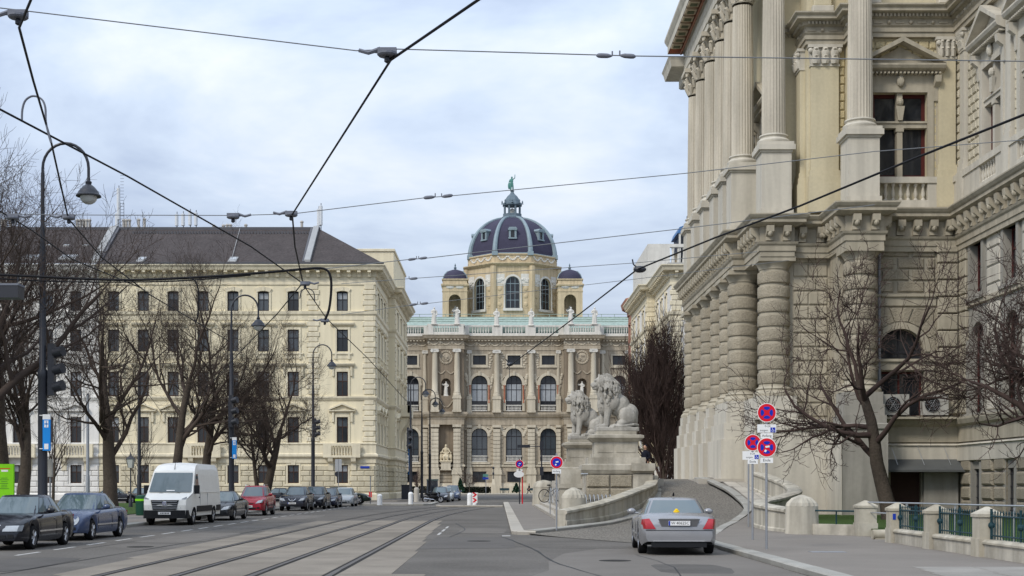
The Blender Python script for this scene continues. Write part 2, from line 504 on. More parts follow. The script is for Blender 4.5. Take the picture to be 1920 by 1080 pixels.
mm('wheel_metal', (.42, .42, .43), .35, var=.0, metal=.8)
mm('chrome', (.65, .65, .66), .18, var=.0, metal=.9)
mm('plastic_black', (.018, .019, .021), .55, var=.0)
mm('plate_white', (.72, .72, .72), .5, var=.0)
mm('plate_blue', (.02, .05, .35), .5, var=.0)
mm('plate_red', (.5, .02, .02), .5, var=.0)
mm('lens_clear', (.30, .32, .34), .12, var=.25, scale=9, spec=.8)
mm('lens_red', (.33, .008, .014), .15, var=.15, scale=8, spec=.6)
mm('sign_red', (.62, .015, .03), .45, var=.05, scale=4)
mm('sign_blue', (.01, .035, .40), .45, var=.05, scale=4)
mm('sign_white', (.76, .76, .75), .5, var=.06, scale=4)
mm('sign_back', (.42, .43, .44), .5, var=.08, scale=4, metal=.4)
mm('steel', (.42, .43, .44), .4, var=.1, scale=4, metal=.7)
mm('galvanised', (.30, .31, .33), .5, var=.12, scale=4, metal=.5)
mm('lime', (.22, .62, .02), .6, var=.06, scale=3)
mm('tram_blue', (.02, .24, .66), .5, var=.06, scale=3)
mm('insulator', (.16, .17, .20), .5, var=.15, scale=6)
mm('wire', (.014, .014, .016), .6, var=.0)
mm('wire_grey', (.18, .19, .20), .5, var=.0)
mm('iron_green', (.018, .045, .055), .5, var=.15, scale=4)
mm('bin_green', (.02, .07, .045), .5, var=.1, scale=3)
mm('ac_grey', (.40, .39, .36), .6, var=.15, scale=2, streak=.15)
mm('pink_wall', (.42, .22, .16), .9, var=.1, scale=.5, streak=.15)
mm('blue_roof', (.06, .15, .32), .5, var=.1, scale=1)
mm('hedge', (.018, .022, .016), .95, var=.3, scale=3)
mm('conifer', (.015, .04, .022), .95, var=.3, scale=3)
mm('cloth_dark', (.012, .014, .022), .9, var=.1, scale=8)
mm('skin', (.45, .27, .19), .6, var=.0)
mm('lamp_glass', (.55, .56, .55), .25, var=.0, spec=.5)
mm('chimney', (.42, .40, .37), .85, var=.15, scale=1)
mm('antenna', (.62, .64, .66), .6, var=.05, scale=1)
mm('toy_yellow', (.75, .50, .02), .6, var=.0)
def cobble(name, col, sc):
    m = mat(name, col, .92, var=.14, scale=.3, fine=.12, fscale=30, bump=.0)
    t = m.node_tree; b = t.nodes['Principled BSDF']
    g = t.nodes.new('ShaderNodeNewGeometry')
    v = t.nodes.new('ShaderNodeTexVoronoi'); v.feature = 'DISTANCE_TO_EDGE'; v.inputs['Scale'].default_value = sc
    t.links.new(g.outputs['Position'], v.inputs['Vector'])
    r = t.nodes.new('ShaderNodeMapRange'); r.inputs[1].default_value = .0; r.inputs[2].default_value = .14
    t.links.new(v.outputs['Distance'], r.inputs[0])
    bp = t.nodes.new('ShaderNodeBump'); bp.inputs['Strength'].default_value = .9; bp.inputs['Distance'].default_value = .03
    t.links.new(r.outputs[0], bp.inputs['Height']); t.links.new(bp.outputs[0], b.inputs['Normal'])
    mix = t.nodes.new('ShaderNodeMix'); mix.data_type = 'RGBA'; mix.blend_type = 'MULTIPLY'; mix.inputs[0].default_value = 1
    old = b.inputs['Base Color'].links[0].from_socket
    r2 = t.nodes.new('ShaderNodeMapRange'); r2.inputs[1].default_value = .0; r2.inputs[2].default_value = .12
    r2.inputs[3].default_value = .45
    t.links.new(v.outputs['Distance'], r2.inputs[0])
    cb = t.nodes.new('ShaderNodeCombineColor')
    for i in range(3): t.links.new(r2.outputs[0], cb.inputs[i])
    t.links.new(old, mix.inputs[6]); t.links.new(cb.outputs[0], mix.inputs[7])
    t.links.new(mix.outputs[2], b.inputs['Base Color'])
    return m
M['cobble'] = cobble('cobble', (.235, .215, .185), 8.0)
def paint(name, col, metal=.0, rough=.14):
    return mat(name, col, rough, var=.06, scale=3, metal=metal, spec=.45, coat=.0)
for k, c in dict(paint_black=(.010, .011, .016), paint_blue=(.045, .065, .125), paint_charcoal=(.020, .022, .026),
                 paint_red=(.30, .012, .025), paint_navy=(.012, .016, .040), paint_graphite=(.018, .020, .030),
                 paint_silver=(.42, .43, .45), paint_green=(.010, .018, .014), paint_lightsilver=(.36, .38, .39)).items():
    M[k] = paint(k, c)
M['paint_silver'] = paint('paint_silver_car', (.29, .29, .30), .45, .25)
M['paint_white'] = paint('paint_white', (.74, .73, .69), .0, .35)
# ---------------------------------------------------------------- ground, roads, pavements
def struct(name, mb, m, parent=None, smooth=False):
    o = mb.build(name, m, parent, smooth)
    if parent is None: o['kind'] = 'structure'
    return o
def sheet(name, poly, z, m):
    b = MB(); b.add([(p[0], p[1], p[2] if len(p) > 2 else z) for p in poly], [tuple(range(len(poly)))])
    return struct(name, b, m)
def slab(name, poly, z0, z1, m):
    b = MB(); b.prism(poly, z0, z1); return struct(name, b, m)
def empty_struct(name, loc=(0, 0, 0)):
    o = bpy.data.objects.new(name, None); COL.objects.link(o); o.location = loc; WL[o] = Vector(loc)
    o['kind'] = 'structure'; o.empty_display_size = .2
    return o
rng = random.Random(5)
def kerb_line(path, m, w=.3, h=.14, zf=None, length=1.0, parent=None, z=0.0):
    """kerb stones laid one by one along a path; the path is the road-side edge, stones lie to its right"""
    root = parent or empty_struct('kerb', (path[0][0], path[0][1], 0))
    u = MB(); g = .008
    u.add([(0,0,0),(1,0,0),(1,-w,0),(0,-w,0),(0,.02,h-.03),(1,.02,h-.03),(1,-.02,h),(0,-.02,h),(1,-w,h),(0,-w,h)],
          [(0,4,5,1),(4,7,6,5),(7,9,8,6),(9,3,2,8),(0,3,9,7,4),(1,5,6,8,2)])
    me = u.mesh('kerb_stone', m)
    for a, b in zip(path, path[1:]):
        d = math.hypot(b[0]-a[0], b[1]-a[1]); n = max(1, round(d/length)); l = d/n
        an = math.atan2(b[1]-a[1], b[0]-a[0])
        for i in range(n):
            t = i/n
            x, y = lerp(a[0], b[0], t), lerp(a[1], b[1], t)
            zz = z + (zf(lerp(a[1], b[1], t+.5/n)) if zf else 0) + rng.uniform(-.004, .004)
            o = inst('kerb_stone', me, root, (x, y, zz), an, (l-g, 1, 1))
            if zf:
                dz = (zf(b[1])-zf(a[1]))/max(d, .01); o.rotation_euler[1] = -math.atan(dz)
    return root
def fine_path(p, n=4):
    out_ = []
    for i in range(len(p)-1):
        p0 = p[max(i-1, 0)]; p1 = p[i]; p2 = p[i+1]; p3 = p[min(i+2, len(p)-1)]
        for k in range(n):
            t = k/n; t2 = t*t; t3 = t2*t
            out_.append(tuple(.5*((2*p1[j]) + (-p0[j]+p2[j])*t + (2*p0[j]-5*p1[j]+4*p2[j]-p3[j])*t2 + (-p0[j]+3*p1[j]-3*p2[j]+p3[j])*t3) for j in range(len(p1))))
    out_.append(p[-1]); return out_
ZR = [(44, .012), (47.6, .10), (51.5, .2), (54, .32), (58, .65), (61, 1.0), (64, 1.4), (68, 1.85), (71, 2.0), (75, 2.006)]
def zr(Y): return interp(Y, ZR)

b = MB(); b.quad((-1500, -100, -.03), (1500, -100, -.03), (1500, 2600, -.03), (-1500, 2600, -.03))
struct('ground', b, M['asphalt'])
sheet('road', [(-90, -20), (90, -20), (90, 256), (-90, 256)], 0, M['asphalt'])
# older, paler asphalt on the right half of the street, with an uneven seam
sheet('asphalt_patch', [(-.1, 10), (.15, 20), (.55, 25), (1.0, 27), (1.1, 30), (1.6, 33.5), (2.6, 36), (5.75, 37), (5.75, 10)], .004,
      mat('asphalt_old', (.168, .154, .138), .9, var=.14, scale=.5, fine=.15, fscale=40, bump=.3, bscale=80))
sheet('asphalt_patch', [(-2.1, 36), (.45, 36.5), (.45, 44), (-2.0, 44.5)], .004,
      mat('asphalt_new', (.12, .112, .104), .9, var=.10, scale=.5, fine=.15, fscale=40, bump=.3, bscale=80))
# tram tracks in concrete slabs
def bend(Y): return 0 if Y < 62 else (Y-62)**2*.0016
RAILS = [(-7.47, -6.03), (-4.62, -3.18)]
rp = [6, 12, 18, 24, 30, 36, 42, 48, 54, 60] + list(range(64, 130, 4)) + [140, 160, 180, 200]
for ti, (ra, rb) in enumerate(RAILS):
    tr = empty_struct('tram_track', ((ra+rb)/2, 20, 0))
    for rx, sgn in ((ra, 1), (rb, -1)):
        b = MB()
        path = [(rx+bend(y), y) for y in rp]
        b.sweep(path, [(-.045, .004), (-.045, .013), (.045, .013), (.045, .004)]); b.cur = 1
        b.sweep([(p[0]+sgn*.075, p[1]) for p in path], [(-.03, .008), (.03, .008)], caps=False)
        b.sweep([(p[0]-sgn*.085, p[1]) for p in path], [(-.04, .0075), (.04, .0075)], caps=False)
        b.build('rail', [M['rail_steel'], M['rail_groove']], tr)
        # the turnout: a second pair of rails leaving to the right towards the camera
        b = MB(); path = [(rx+(27-y)**2*.0075+.02, y) for y in (27, 25.5, 24, 22, 20, 18, 16, 14, 12)][::-1]
        b.sweep(path, [(-.04, .005), (-.04, .0145), (.04, .0145), (.04, .005)]); b.cur = 1
        b.sweep([(p[0]+sgn*.07, p[1]) for p in path], [(-.03, .009), (.03, .009)], caps=False)
        b.build('rail', [M['rail_steel'], M['rail_groove']], tr)
    strips = [(ra+.13, rb-.13)]
    strips.append((-8.55, ra-.13) if ti == 0 else (RAILS[0][1]+.13, ra-.13))
    if ti == 1: strips.append((rb+.13, -2.15))
    for si, (xa, xb) in enumerate(strips):
        y = 8.0
        while y < 62:
            L = rng.choice((3.0, 5.8, 6.0, 6.0))
            e0 = xa; e1 = xb
            if ti == 1 and si == 2: e1 = interp(y, [(14, -1.15), (19, -1.35), (22, -1.45), (24, -1.9), (34, -2.2), (60, -2.6)]) + rng.uniform(-.1, .1)
            if ti == 0 and si == 1: e0 = interp(y, [(14, -7.7), (19, -8.1), (24, -8.5), (60, -8.6)]) + rng.uniform(-.12, .12)
            q = MB(); q.box(e0, e1, y+.015, y+L-.015, -.02, .006)
            q.build('concrete_slab', M['concrete_bed'], tr)
            y += L
# tar seams, repair patches and manhole covers
def seam(pts, w, m='tar', name='tar_seam', z=.007):
    p = fine_path(pts, 5); q = MB(); vs = []
    for i, (x, y) in enumerate(p):
        a = p[max(i-1, 0)]; c = p[min(i+1, len(p)-1)]; l = math.hypot(c[0]-a[0], c[1]-a[1]) or 1
        nx_, ny_ = (c[1]-a[1])/l, -(c[0]-a[0])/l; ww_ = w*rng.uniform(.5, 1.3)
        j = rng.uniform(-.03, .03)
        vs += [(x+nx_*(ww_+j), y+ny_*(ww_+j), z), (x-nx_*(ww_-j), y-ny_*(ww_-j), z)]
    q.add(vs, [(2*i, 2*i+1, 2*i+3, 2*i+2) for i in range(len(p)-1)]); return struct(name, q, M[m])
for pts, w in (([(.1, 44.5), (.9, 36), (1.2, 30), (1.9, 25), (2.3, 20), (2.4, 14)], .025), ([(.1, 38), (1.6, 36.5), (3.4, 36), (5.7, 36.4)], .02), ([(-1.3, 24), (.3, 22.6), (2.2, 22.9), (5.6, 22.0)], .018),
               ([(-8.9, 62), (-9.0, 45), (-9.3, 33), (-9.5, 24), (-9.3, 15)], .025), ([(-10.9, 60), (-10.8, 48), (-11, 36)], .018), ([(-1.9, 60), (-1.3, 52), (-1.6, 44)], .02), ([(3.3, 33), (3.6, 28), (3.2, 22), (3.8, 16)], .015)):
    seam(pts, w)
for k, (x, y, w, l) in enumerate(((-10.3, 29, .9, 2.6), (-9.9, 44, 1.1, 4.5), (3.9, 27.5, .8, 1.6), (-.6, 50, .9, 3.0), (-10.4, 71, 1.0, 5), (1.2, 19.2, .7, 1.2))):
    q = MB(); n_ = 12; q.add([(x+w*math.copysign(abs(math.cos(a))**.5, math.cos(a))*rng.uniform(.9, 1.05), y+l*math.copysign(abs(math.sin(a))**.5, math.sin(a))*rng.uniform(.9, 1.05), .0055) for a in [2*PI*i/n_ for i in range(n_)]], [tuple(range(n_))])
    struct('asphalt_patch', q, mat('patch_tone', rng.choice(((.10, .094, .088), (.16, .147, .132), (.11, .103, .095))), .9, var=.2, scale=.8, fine=.15, fscale=40, bump=.3, bscale=80))
for x, y in ((-9.8, 37.2), (2.6, 30.4), (-.6, 41)):
    q = MB(); q.lathe([(.36, -.01), (.36, .008)], 24, x, y); struct('manhole_cover', q, M['rail_groove'])
# painted parking line, dash by dash
rm = empty_struct('road_marking', (-11.6, 30, 0))
u = MB(); u.box(-.055, .055, 0, 1, -.002, .005); dme = u.mesh('dash', M['road_paint'])
y = 27.0
while y < 108:
    inst('dash', dme, rm, (-11.6, y, 0), scale=(1, 1.65, 1)); y += 2.85
inst('dash', dme, rm, (-8.6, 20.3, 0), scale=(1.4, 4.2, 1))
for yy in (46, 49.5, 53): inst('dash', dme, rm, (-2.05, yy, .004), scale=(.8, 2.2, 1))
inst('dash', dme, rm, (.25, 44.9, .004), scale=(2.5, .5, 1))

# left pavement and park
slab('pavement_left', [(-19.5, -20), (-15.1, -20), (-15.1, 116), (-19.5, 116)], -.02, .125, M['asphalt_walk'])
b = MB()
nx, ny = 14, 24
for i in range(nx):
    for j in range(ny):
        def q(i, j):
            x = lerp(-19.5, -75, i/nx); y = lerp(-20, 116, j/ny)
            return (x, y, .15 + .05*noise.noise(Vector((x*.2, y*.2, 0))))
        b.quad(q(i, j), q(i, j+1), q(i+1, j+1), q(i+1, j))
struct('lawn', b, M['grass'], smooth=True)
kerb_line([(-14.8, 118), (-14.8, 26)], M['kerb_granite'], length=1.2)
# footway in front of the corner building and the far crossing
slab('pavement_far', [(-60, 137.0), (-10.2, 137.0), (-8.6, 139), (-8.6, 182), (-12, 182), (-12, 150), (-60, 150)], -.02, .13, M['asphalt_walk'])
slab('pavement_corner', [(-11.5, 112), (-6.2, 112), (-5.6, 114), (-5.6, 126), (-11.5, 126)], -.02, .12, M['asphalt_walk'])
kerb_line([(-5.6, 126.1), (-5.6, 114), (-6.2, 111.9), (-11.6, 111.9)], M['kerb_granite'], length=1.4)
slab('traffic_island', [(-4.6, 104.5), (0.2, 103.6), (0.2, 105.2), (-1.4, 106.5), (-4.6, 106.2)], -.02, .12, M['asphalt_walk'])
kerb_line([(0.3, 103.4), (-4.7, 104.3), (-4.9, 106.3)], M['kerb_light'], length=1.4)
slab('museum_forecourt', [(-40, 236), (46, 236), (46, 262), (-40, 262)], -.02, .13, M['gravel'])
kerb_line([(46, 235.8), (-40, 235.8)], M['kerb_light'], w=.5, length=3.0)

# raised corner with the steps, ramp and terrace of the palace
slab('pavement_steps', [(.8, 46.4), (1.3, 46.2), (2.5, 48.7), (4.2, 52.3), (5.5, 56), (6.4, 60), (6.4, 63), (4.2, 63), (4.2, 124), (.8, 124)], -.02, .125, M['asphalt_walk'])
kerb_line([(1.25, 46.0), (.62, 46.2), (.45, 46.7), (.45, 124)], M['kerb_light'], w=.42, length=1.6)
LP = [(1.0, 46.0), (2.6, 48.2), (4.3, 51.5), (5.45, 54.7), (6.5, 58), (7.2, 61), (7.7, 64.5), (8.0, 68), (8.0, 71), (8.0, 75)]
RP = [(5.8, 35.5), (5.9, 39.5), (6.6, 43), (7.7, 47.6), (9.2, 53), (10.3, 57), (10.6, 61), (10.4, 65.5), (10.0, 69.5), (9.9, 75)]
LF, RF = fine_path(LP), fine_path(RP)
b = MB(); K = 8
for (l0, r0), (l1, r1) in zip(zip(LF, RF), zip(LF[1:], RF[1:])):
    for k in range(K):
        def q(l, r_, t):
            x, y = lerp(l[0], r_[0], t), lerp(l[1], r_[1], t)
            return (x, y, zr(y))
        b.quad(q(l0, r0, k/K), q(l0, r0, (k+1)/K), q(l1, r1, (k+1)/K), q(l1, r1, k/K))
struct('carriage_ramp', b, M['cobble'], smooth=True)
# stones along both edges of the ramp
kerb_line(list(reversed([(5.8, 12)] + fine_path(RP[:9], 3)))[::-1], M['kerb_granite'], w=.32, h=.13, zf=lambda Y: zr(Y) if Y > 44 else .0, length=1.3)
kerb_line(list(reversed([(1.25, 46.0)] + fine_path(LP[1:7], 3))), M['kerb_granite'], w=.32, h=.13, zf=lambda Y: zr(Y) if Y > 44 else 0, length=1.3)
# pavement on the right of the ramp, bounded by the fence and the curved parapet
PR = [(13.0, 8), (13, 30), (13, 36), (11.6, 41), (9.9, 43.6), (9.4, 46), (9.6, 49.2), (10.6, 52.3), (12.0, 54.8), (12.6, 58), (12.5, 62), (12.9, 66), (13.3, 70)]
LS = [(6.1, 8), (6.1, 25), (6.1, 34), (6.15, 38), (6.3, 40), (6.7, 42.2), (7.6, 46.0), (8.9, 50.8), (10.0, 54.5), (10.75, 57.5), (10.9, 61), (10.75, 65), (10.3, 70)]
b = MB()
for (l0, r0), (l1, r1) in zip(zip(LS, PR), zip(LS[1:], PR[1:])):
    for k in range(4):
        def q(l, r_, t):
            x, y = lerp(l[0], r_[0], t), lerp(l[1], r_[1], t)
            return (x, y, (zr(y) if y > 44 else 0) + .128)
        b.quad(q(l0, r0, k/4), q(l0, r0, (k+1)/4), q(l1, r1, (k+1)/4), q(l1, r1, k/4))
struct('pavement_right', b, M['asphalt_walk'], smooth=True)
# light flagstones inserted in the pavement: one strip near the camera, one up the ramp
fs = empty_struct('flagstones', (9, 24, 0))
for i in range(5):
    for j in range(5):
        q = MB(); x0 = 7.4+i*1.15+j*.12; y0 = 21.5+j*.9
        q.box(x0+.01, x0+1.13, y0+.01, y0+.88, .10, .134+rng.uniform(0, .003)); q.build('flagstone', M['flagstone'], fs)
for i in range(7):
    for j in range(2):
        q = MB(); y0 = 54.2+i*2.1; x0 = interp(y0, [(54, 10.35), (58, 11.0), (62, 11.15), (70, 10.7)])+j*.62
        z0 = zr(y0)+.13; z1 = zr(y0+2.05)+.13
        q.add([(x0,y0,z0+.012),(x0+.6,y0,z0+.012),(x0+.6,y0+2.05,z1+.012),(x0,y0+2.05,z1+.012)], [(0,1,2,3)])
        q.build('flagstone', M['kerb_light'], fs)
q = MB(); q.box(7.3, 8.1, 31.6, 32.1, .12, .135); struct('manhole_cover', q, M['galvanised'])
# lawn between the fence and the palace
b = MB()
LW = [(11.0, 28), (11.0, 37.5), (11.4, 41.6), (10.2, 44.2), (9.8, 46.5), (10.0, 49.2), (10.9, 52.2), (12.2, 54.9), (12.75, 58), (12.7, 61.5), (21.05, 61.5), (21.05, 28)]
b.prism(LW, -.02, .36); struct('lawn', b, M['grass'])
# terrace in front of the portico
slab('terrace', [(3.9, 66.2), (8.05, 66.2), (8.05, 74), (9.85, 74), (9.85, 67.0), (13.6, 67.0), (13.6, 100), (3.9, 100)], -.02, 1.995, M['kerb_light'])
st = thing('stone_steps', (3.2, 80, 0), 'low pale stone steps rising from the corner pavement towards the terrace', 'steps')
for i in range(4):
    q = MB(); x0 = 2.55+i*.42
    q.add([(x0+.03,63.0-.35*(3-i),.0),(4.3,63.0-.35*(3-i),.0),(4.3,99,.0),(x0+.03,99,.0),
           (x0,63.0-.35*(3-i)-.03,.125+.16*(i+1)-.05),(4.3,63.0-.35*(3-i)-.03,.125+.16*(i+1)-.05),(4.3,99,.125+.16*(i+1)-.05),(x0,99,.125+.16*(i+1)-.05),
           (x0,63.0-.35*(3-i)-.03,.125+.16*(i+1)),(4.3,63.0-.35*(3-i)-.03,.125+.16*(i+1)),(4.3,99,.125+.16*(i+1)),(x0,99,.125+.16*(i+1))],
          [(0,1,5,4),(3,0,4,7),(4,5,9,8),(7,4,8,11),(8,9,10,11),(1,2,6,5),(5,6,10,9)])
    q.build('step', M['kerb_light'], st)
slab('landing', [(3.0, 53.0), (4.6, 53.6), (5.8, 57.5), (6.6, 61), (6.6, 66), (4.31, 66), (4.31, 62.0), (3.0, 62.0)], -.02, .50, M['parapet_stone'])
# ---------------------------------------------------------------- the domed museum at the end of the street
MY = 262.0; MS = F/MY
def mx(px): return (px-CX)/MS
def mz(py): return H+(CY-py)/MS
MXC = mx(963.5)
mus = thing('museum_building', (MXC, MY, 0), 'ornate sandstone museum with arched windows, green copper roof and large dark dome', 'museum')
z_base, z_sill, z_bc = 0.0, mz(905), mz(872)
z_mid0, z_mid1 = mz(797), mz(774)
z_ent0, z_cor, z_bal = mz(657), mz(631), mz(610)
PE = [mx(804), mx(870)]; PW = [mx(1057), mx(1123)]          # projecting end bays
wing_l, wing_r = mx(700), mx(1232)
bays = [mx(899), mx(963.7), mx(1028)]
wings = [mx(770), mx(737), mx(1161), mx(1194)]
ww = 3.1
up_win = (mz(771), mz(704)); lo_win = (mz(866), mz(803)); at_win = (mz(684), mz(666.5)); ba_win = (mz(904), mz(884))
def mus_holes(cs):
    h = []
    for c in cs:
        h += [(c-ww/2, c+ww/2, up_win[0], up_win[1], ww/2), (c-ww/2, c+ww/2, lo_win[0], lo_win[1], ww/2),
              (c-1.25, c+1.25, at_win[0], at_win[1]), (c-1.3, c+1.3, ba_win[0], ba_win[1])]
    return h
def mus_wall(x0, x1, y, cs, m, extra=()):
    b = MB(); wall(b, x0, x1, 0, z_ent0, mus_holes(cs)+list(extra), .7, y)
    return b.build('wall', m, mus)
PJ = 2.2                                                     # projection of the end bays
mus_wall(PE[1], PW[0], MY, bays, M['museum'])
niche = mx(837)
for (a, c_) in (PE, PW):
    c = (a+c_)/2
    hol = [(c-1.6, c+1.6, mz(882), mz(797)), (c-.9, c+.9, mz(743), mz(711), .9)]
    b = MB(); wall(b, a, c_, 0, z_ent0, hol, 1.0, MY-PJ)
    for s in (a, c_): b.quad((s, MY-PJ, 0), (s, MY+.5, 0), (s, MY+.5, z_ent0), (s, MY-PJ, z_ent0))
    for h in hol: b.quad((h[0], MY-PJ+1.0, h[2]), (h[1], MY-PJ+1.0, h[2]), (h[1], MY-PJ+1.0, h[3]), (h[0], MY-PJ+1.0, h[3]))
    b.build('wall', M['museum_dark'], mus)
mus_wall(wing_l, PE[0], MY+.4, wings[:2], M['museum'])
mus_wall(PW[1], wing_r, MY+.4, wings[2:], M['museum'])
# body behind, so that no sky shows through the glass
b = MB(); b.box(wing_l, wing_r, MY+1.6, MY+60, 0, z_cor); b.build('core', M['museum_dark'], mus)
for s in (wing_l, wing_r):
    b = MB(); b.quad((s, MY+.4, 0), (s, MY+1.7, 0), (s, MY+1.7, z_cor), (s, MY+.4, z_cor)); b.build('wall', M['museum'], mus)
# horizontal mouldings follow the plan of the front
plan = [(wing_l, MY+.4), (PE[0], MY+.4), (PE[0], MY-PJ), (PE[1], MY-PJ), (PE[1], MY), (PW[0], MY), (PW[0], MY-PJ), (PW[1], MY-PJ), (PW[1], MY+.4), (wing_r, MY+.4)]
def band(name, prof, m, pl=plan, par=mus):
    b = MB(); b.sweep(pl, prof); return b.build(name, m, par)
band('plinth', [(0, 0), (.35, 0), (.35, mz(912)), (.2, mz(906)), (0, mz(906))], M['museum_light'])
band('string_course', [(0, z_bc-.35), (.25, z_bc-.3), (.25, z_bc), (0, z_bc+.12)], M['museum_light'])
band('string_course', [(0, z_mid0), (.08, z_mid0), (.08, z_mid0+1.0), (.16, z_mid0+1.05), (.16, z_mid1-1.0), (.5, z_mid1-.8), (.75, z_mid1-.35), (.75, z_mid1), (0, z_mid1+.1)], M['museum'])
ent = band('entablature', [(0, z_ent0), (.12, z_ent0), (.12, mz(650)), (.2, mz(649.6)), (.06, mz(649)), (.06, mz(640.5)), (.25, mz(640)), (.25, mz(638.4)), (.8, mz(637)), (1.0, mz(633)), (1.15, z_cor), (0, z_cor+.1)], M['museum'])
b = MB()
for (xa, ya), (xb, yb) in zip(plan, plan[1:]):
    if abs(yb-ya) > .1: continue
    n = int((xb-xa)/.62)
    for i in range(n):
        x = xa+(i+.5)*(xb-xa)/n; b.box(x-.17, x+.17, ya-.72, ya-.2, mz(640), mz(638.2))
o = b.build('dentils', M['museum_light'], mus); o['kind'] = 'stuff'
# festoons on the frieze
b = MB()
for (xa, ya), (xb, yb) in zip(plan, plan[1:]):
    if abs(yb-ya) > .1: continue
    n = max(1, int((xb-xa)/2.2))
    for i in range(n):
        c = xa+(i+.5)*(xb-xa)/n; w = (xb-xa)/n*.42
        pts = [(c+w*t, ya-.1, mz(642)-.65*(1-t*t)) for t in [k/6 for k in range(-6, 7)]]
        b.tube(pts, [.07+.08*(1-abs(t)) for t in [k/6 for k in range(-6, 7)]], 5)
        b.ell((c-w*1.12, ya-.1, mz(644)), (.22, .12, .35), 8, 6)
o = b.build('frieze_relief', M['museum_light'], mus, smooth=True); o['kind'] = 'stuff'
# balustrade: rails, plinths and small balusters
band('balustrade', [(-.9, z_cor+.1), (.15, z_cor+.1), (.15, mz(626)), (.05, mz(625)), (-.3, mz(625)), (-.3, z_cor+.1)], M['statue_white'])
band('balustrade', [(.12, mz(613.5)), (.18, mz(612.8)), (.18, z_bal), (-.35, z_bal), (-.35, mz(613.5))], M['statue_white'])
b = MB(); bt = MB(); hb = mz(613.5)-mz(625)
bt.lathe([(.13, 0), (.06, .12*hb), (.15, .38*hb), (.06, .8*hb), (.13, hb)], 6, cap=False)
posts = []
for (xa, ya), (xb, yb) in zip(plan, plan[1:]):
    if abs(yb-ya) > .1: continue
    w = xb-xa
    nb = {True: 3}.get(w > 15, 1)
    for k in range(nb):
        sa, sb = xa+w*k/nb, xa+w*(k+1)/nb
        pw = 1.05 if nb == 1 and w < 10 else 1.4
        posts += [(sa+.5, ya), (sb-.5, ya)]
        n = int((sb-sa-2*pw)/.46)
        for i in range(n):
            x = sa+pw+(i+.5)*(sb-sa-2*pw)/n; rot_add(b, bt, (x, ya-.02, mz(625)))
o = b.build('balusters', M['statue_white'], mus, smooth=True); o['kind'] = 'stuff'
b = MB()
for x, y in posts: b.box(x-.5, x+.5, y-.22, y+.32, z_cor+.12, z_bal-.01)
b.build('balustrade_piers', M['statue_white'], mus)
# green copper roof with standing seams and gutter
b = MB(); zr0, zr1 = mz(613), wz(594.5, MY+10)
b.quad((wing_l, MY+1.2, zr0-1), (wing_r, MY+1.2, zr0-1), (wing_r, MY+1.2, zr0), (wing_l, MY+1.2, zr0))
b.quad((wing_l, MY+1.2, zr0), (wing_r, MY+1.2, zr0), (wing_r, MY+10, zr1), (wing_l, MY+10, zr1))
b.quad((wing_l, MY+10, zr1), (wing_r, MY+10, zr1), (wing_r, MY+60, zr1+.2), (wing_l, MY+60, zr1+.2))
roof = b.build('roof', M['copper_green'], mus)
b = MB()
x = wing_l+.5
while x < wing_r:
    b.box(x-.05, x+.05, MY+9.9, MY+10.1, zr1, zr1+.55); x += 2.6
for k in (.15, .35, .55, .75, .95):
    yy = lerp(MY+1.2, MY+10, k); zz = lerp(zr0, zr1, k)
    if k > .5 or k < .2: b.box(wing_l, wing_r, yy-.06, yy+.06, zz, zz+.14)
b.box(wing_l, wing_r, MY+9.9, MY+10.05, zr1+.5, zr1+.6)
b.build('snow_guard', M['copper_green'], roof)
# windows
sur = MB()
for s in (-1, 1):
    sur.box(s*(ww/2+.28)-.24, s*(ww/2+.28)+.24, -.3, 0, -.0, 2.2)              # pedestal of the little columns
hz = up_win[1]-up_win[0]-ww/2
po = arc_pts(-ww/2-.55, ww/2+.55, up_win[1]-up_win[0]+.55, ww/2+.55, 14); pi_ = arc_pts(-ww/2, ww/2, up_win[1]-up_win[0], ww/2, 14)
for a, c, d, e_ in zip(po, po[1:], pi_, pi_[1:]):
    sur.quad((d[0], -.25, d[1]), (e_[0], -.25, e_[1]), (c[0], -.25, c[1]), (a[0], -.25, a[1]))
    sur.quad((a[0], -.25, a[1]), (c[0], -.25, c[1]), (c[0], 0, c[1]), (a[0], 0, a[1]))
sur.box(-ww/2-.6, -ww/2, -.28, 0, hz-.35, hz); sur.box(ww/2, ww/2+.6, -.28, 0, hz-.35, hz)
sur.box(-.25, .25, -.4, 0, up_win[1]-up_win[0]-.05, up_win[1]-up_win[0]+.8)
sur_up = sur.mesh('window', M['museum_light'])
lc = MB(); lc.lathe([(.2, 0), (.2, .15), (.15, .2), (.14, 3.6), (.2, 3.7), (.2, 3.85)], 10, cap=False)
lc = (lc.mesh('little_column', M['museum_red'], True), lc.mesh('little_column', M['museum_light'], True))
sur = MB()
hl = lo_win[1]-lo_win[0]
for a, c, d, e_ in zip(*[q for q in (lambda o_, i_: (o_, o_[1:], i_, i_[1:]))(arc_pts(-ww/2-.5, ww/2+.5, hl+.5, ww/2+.5, 14), arc_pts(-ww/2, ww/2, hl, ww/2, 14))]):
    sur.quad((d[0], -.2, d[1]), (e_[0], -.2, e_[1]), (c[0], -.2, c[1]), (a[0], -.2, a[1]))
    sur.quad((a[0], -.2, a[1]), (c[0], -.2, c[1]), (c[0], 0, c[1]), (a[0], 0, a[1]))
sur.box(-ww/2-.5, ww/2+.5, -.4, 0, -.45, -.05); sur.box(-.25, .25, -.35, 0, hl-.05, hl+.75)
sur_lo = sur.mesh('window', M['museum_light'])
sur = MB()
ha = at_win[1]-at_win[0]
for q in ((-1.6, -1.25, -.3, ha+.3), (1.25, 1.6, -.3, ha+.3)): sur.box(q[0], q[1], -.18, 0, q[2], q[3])
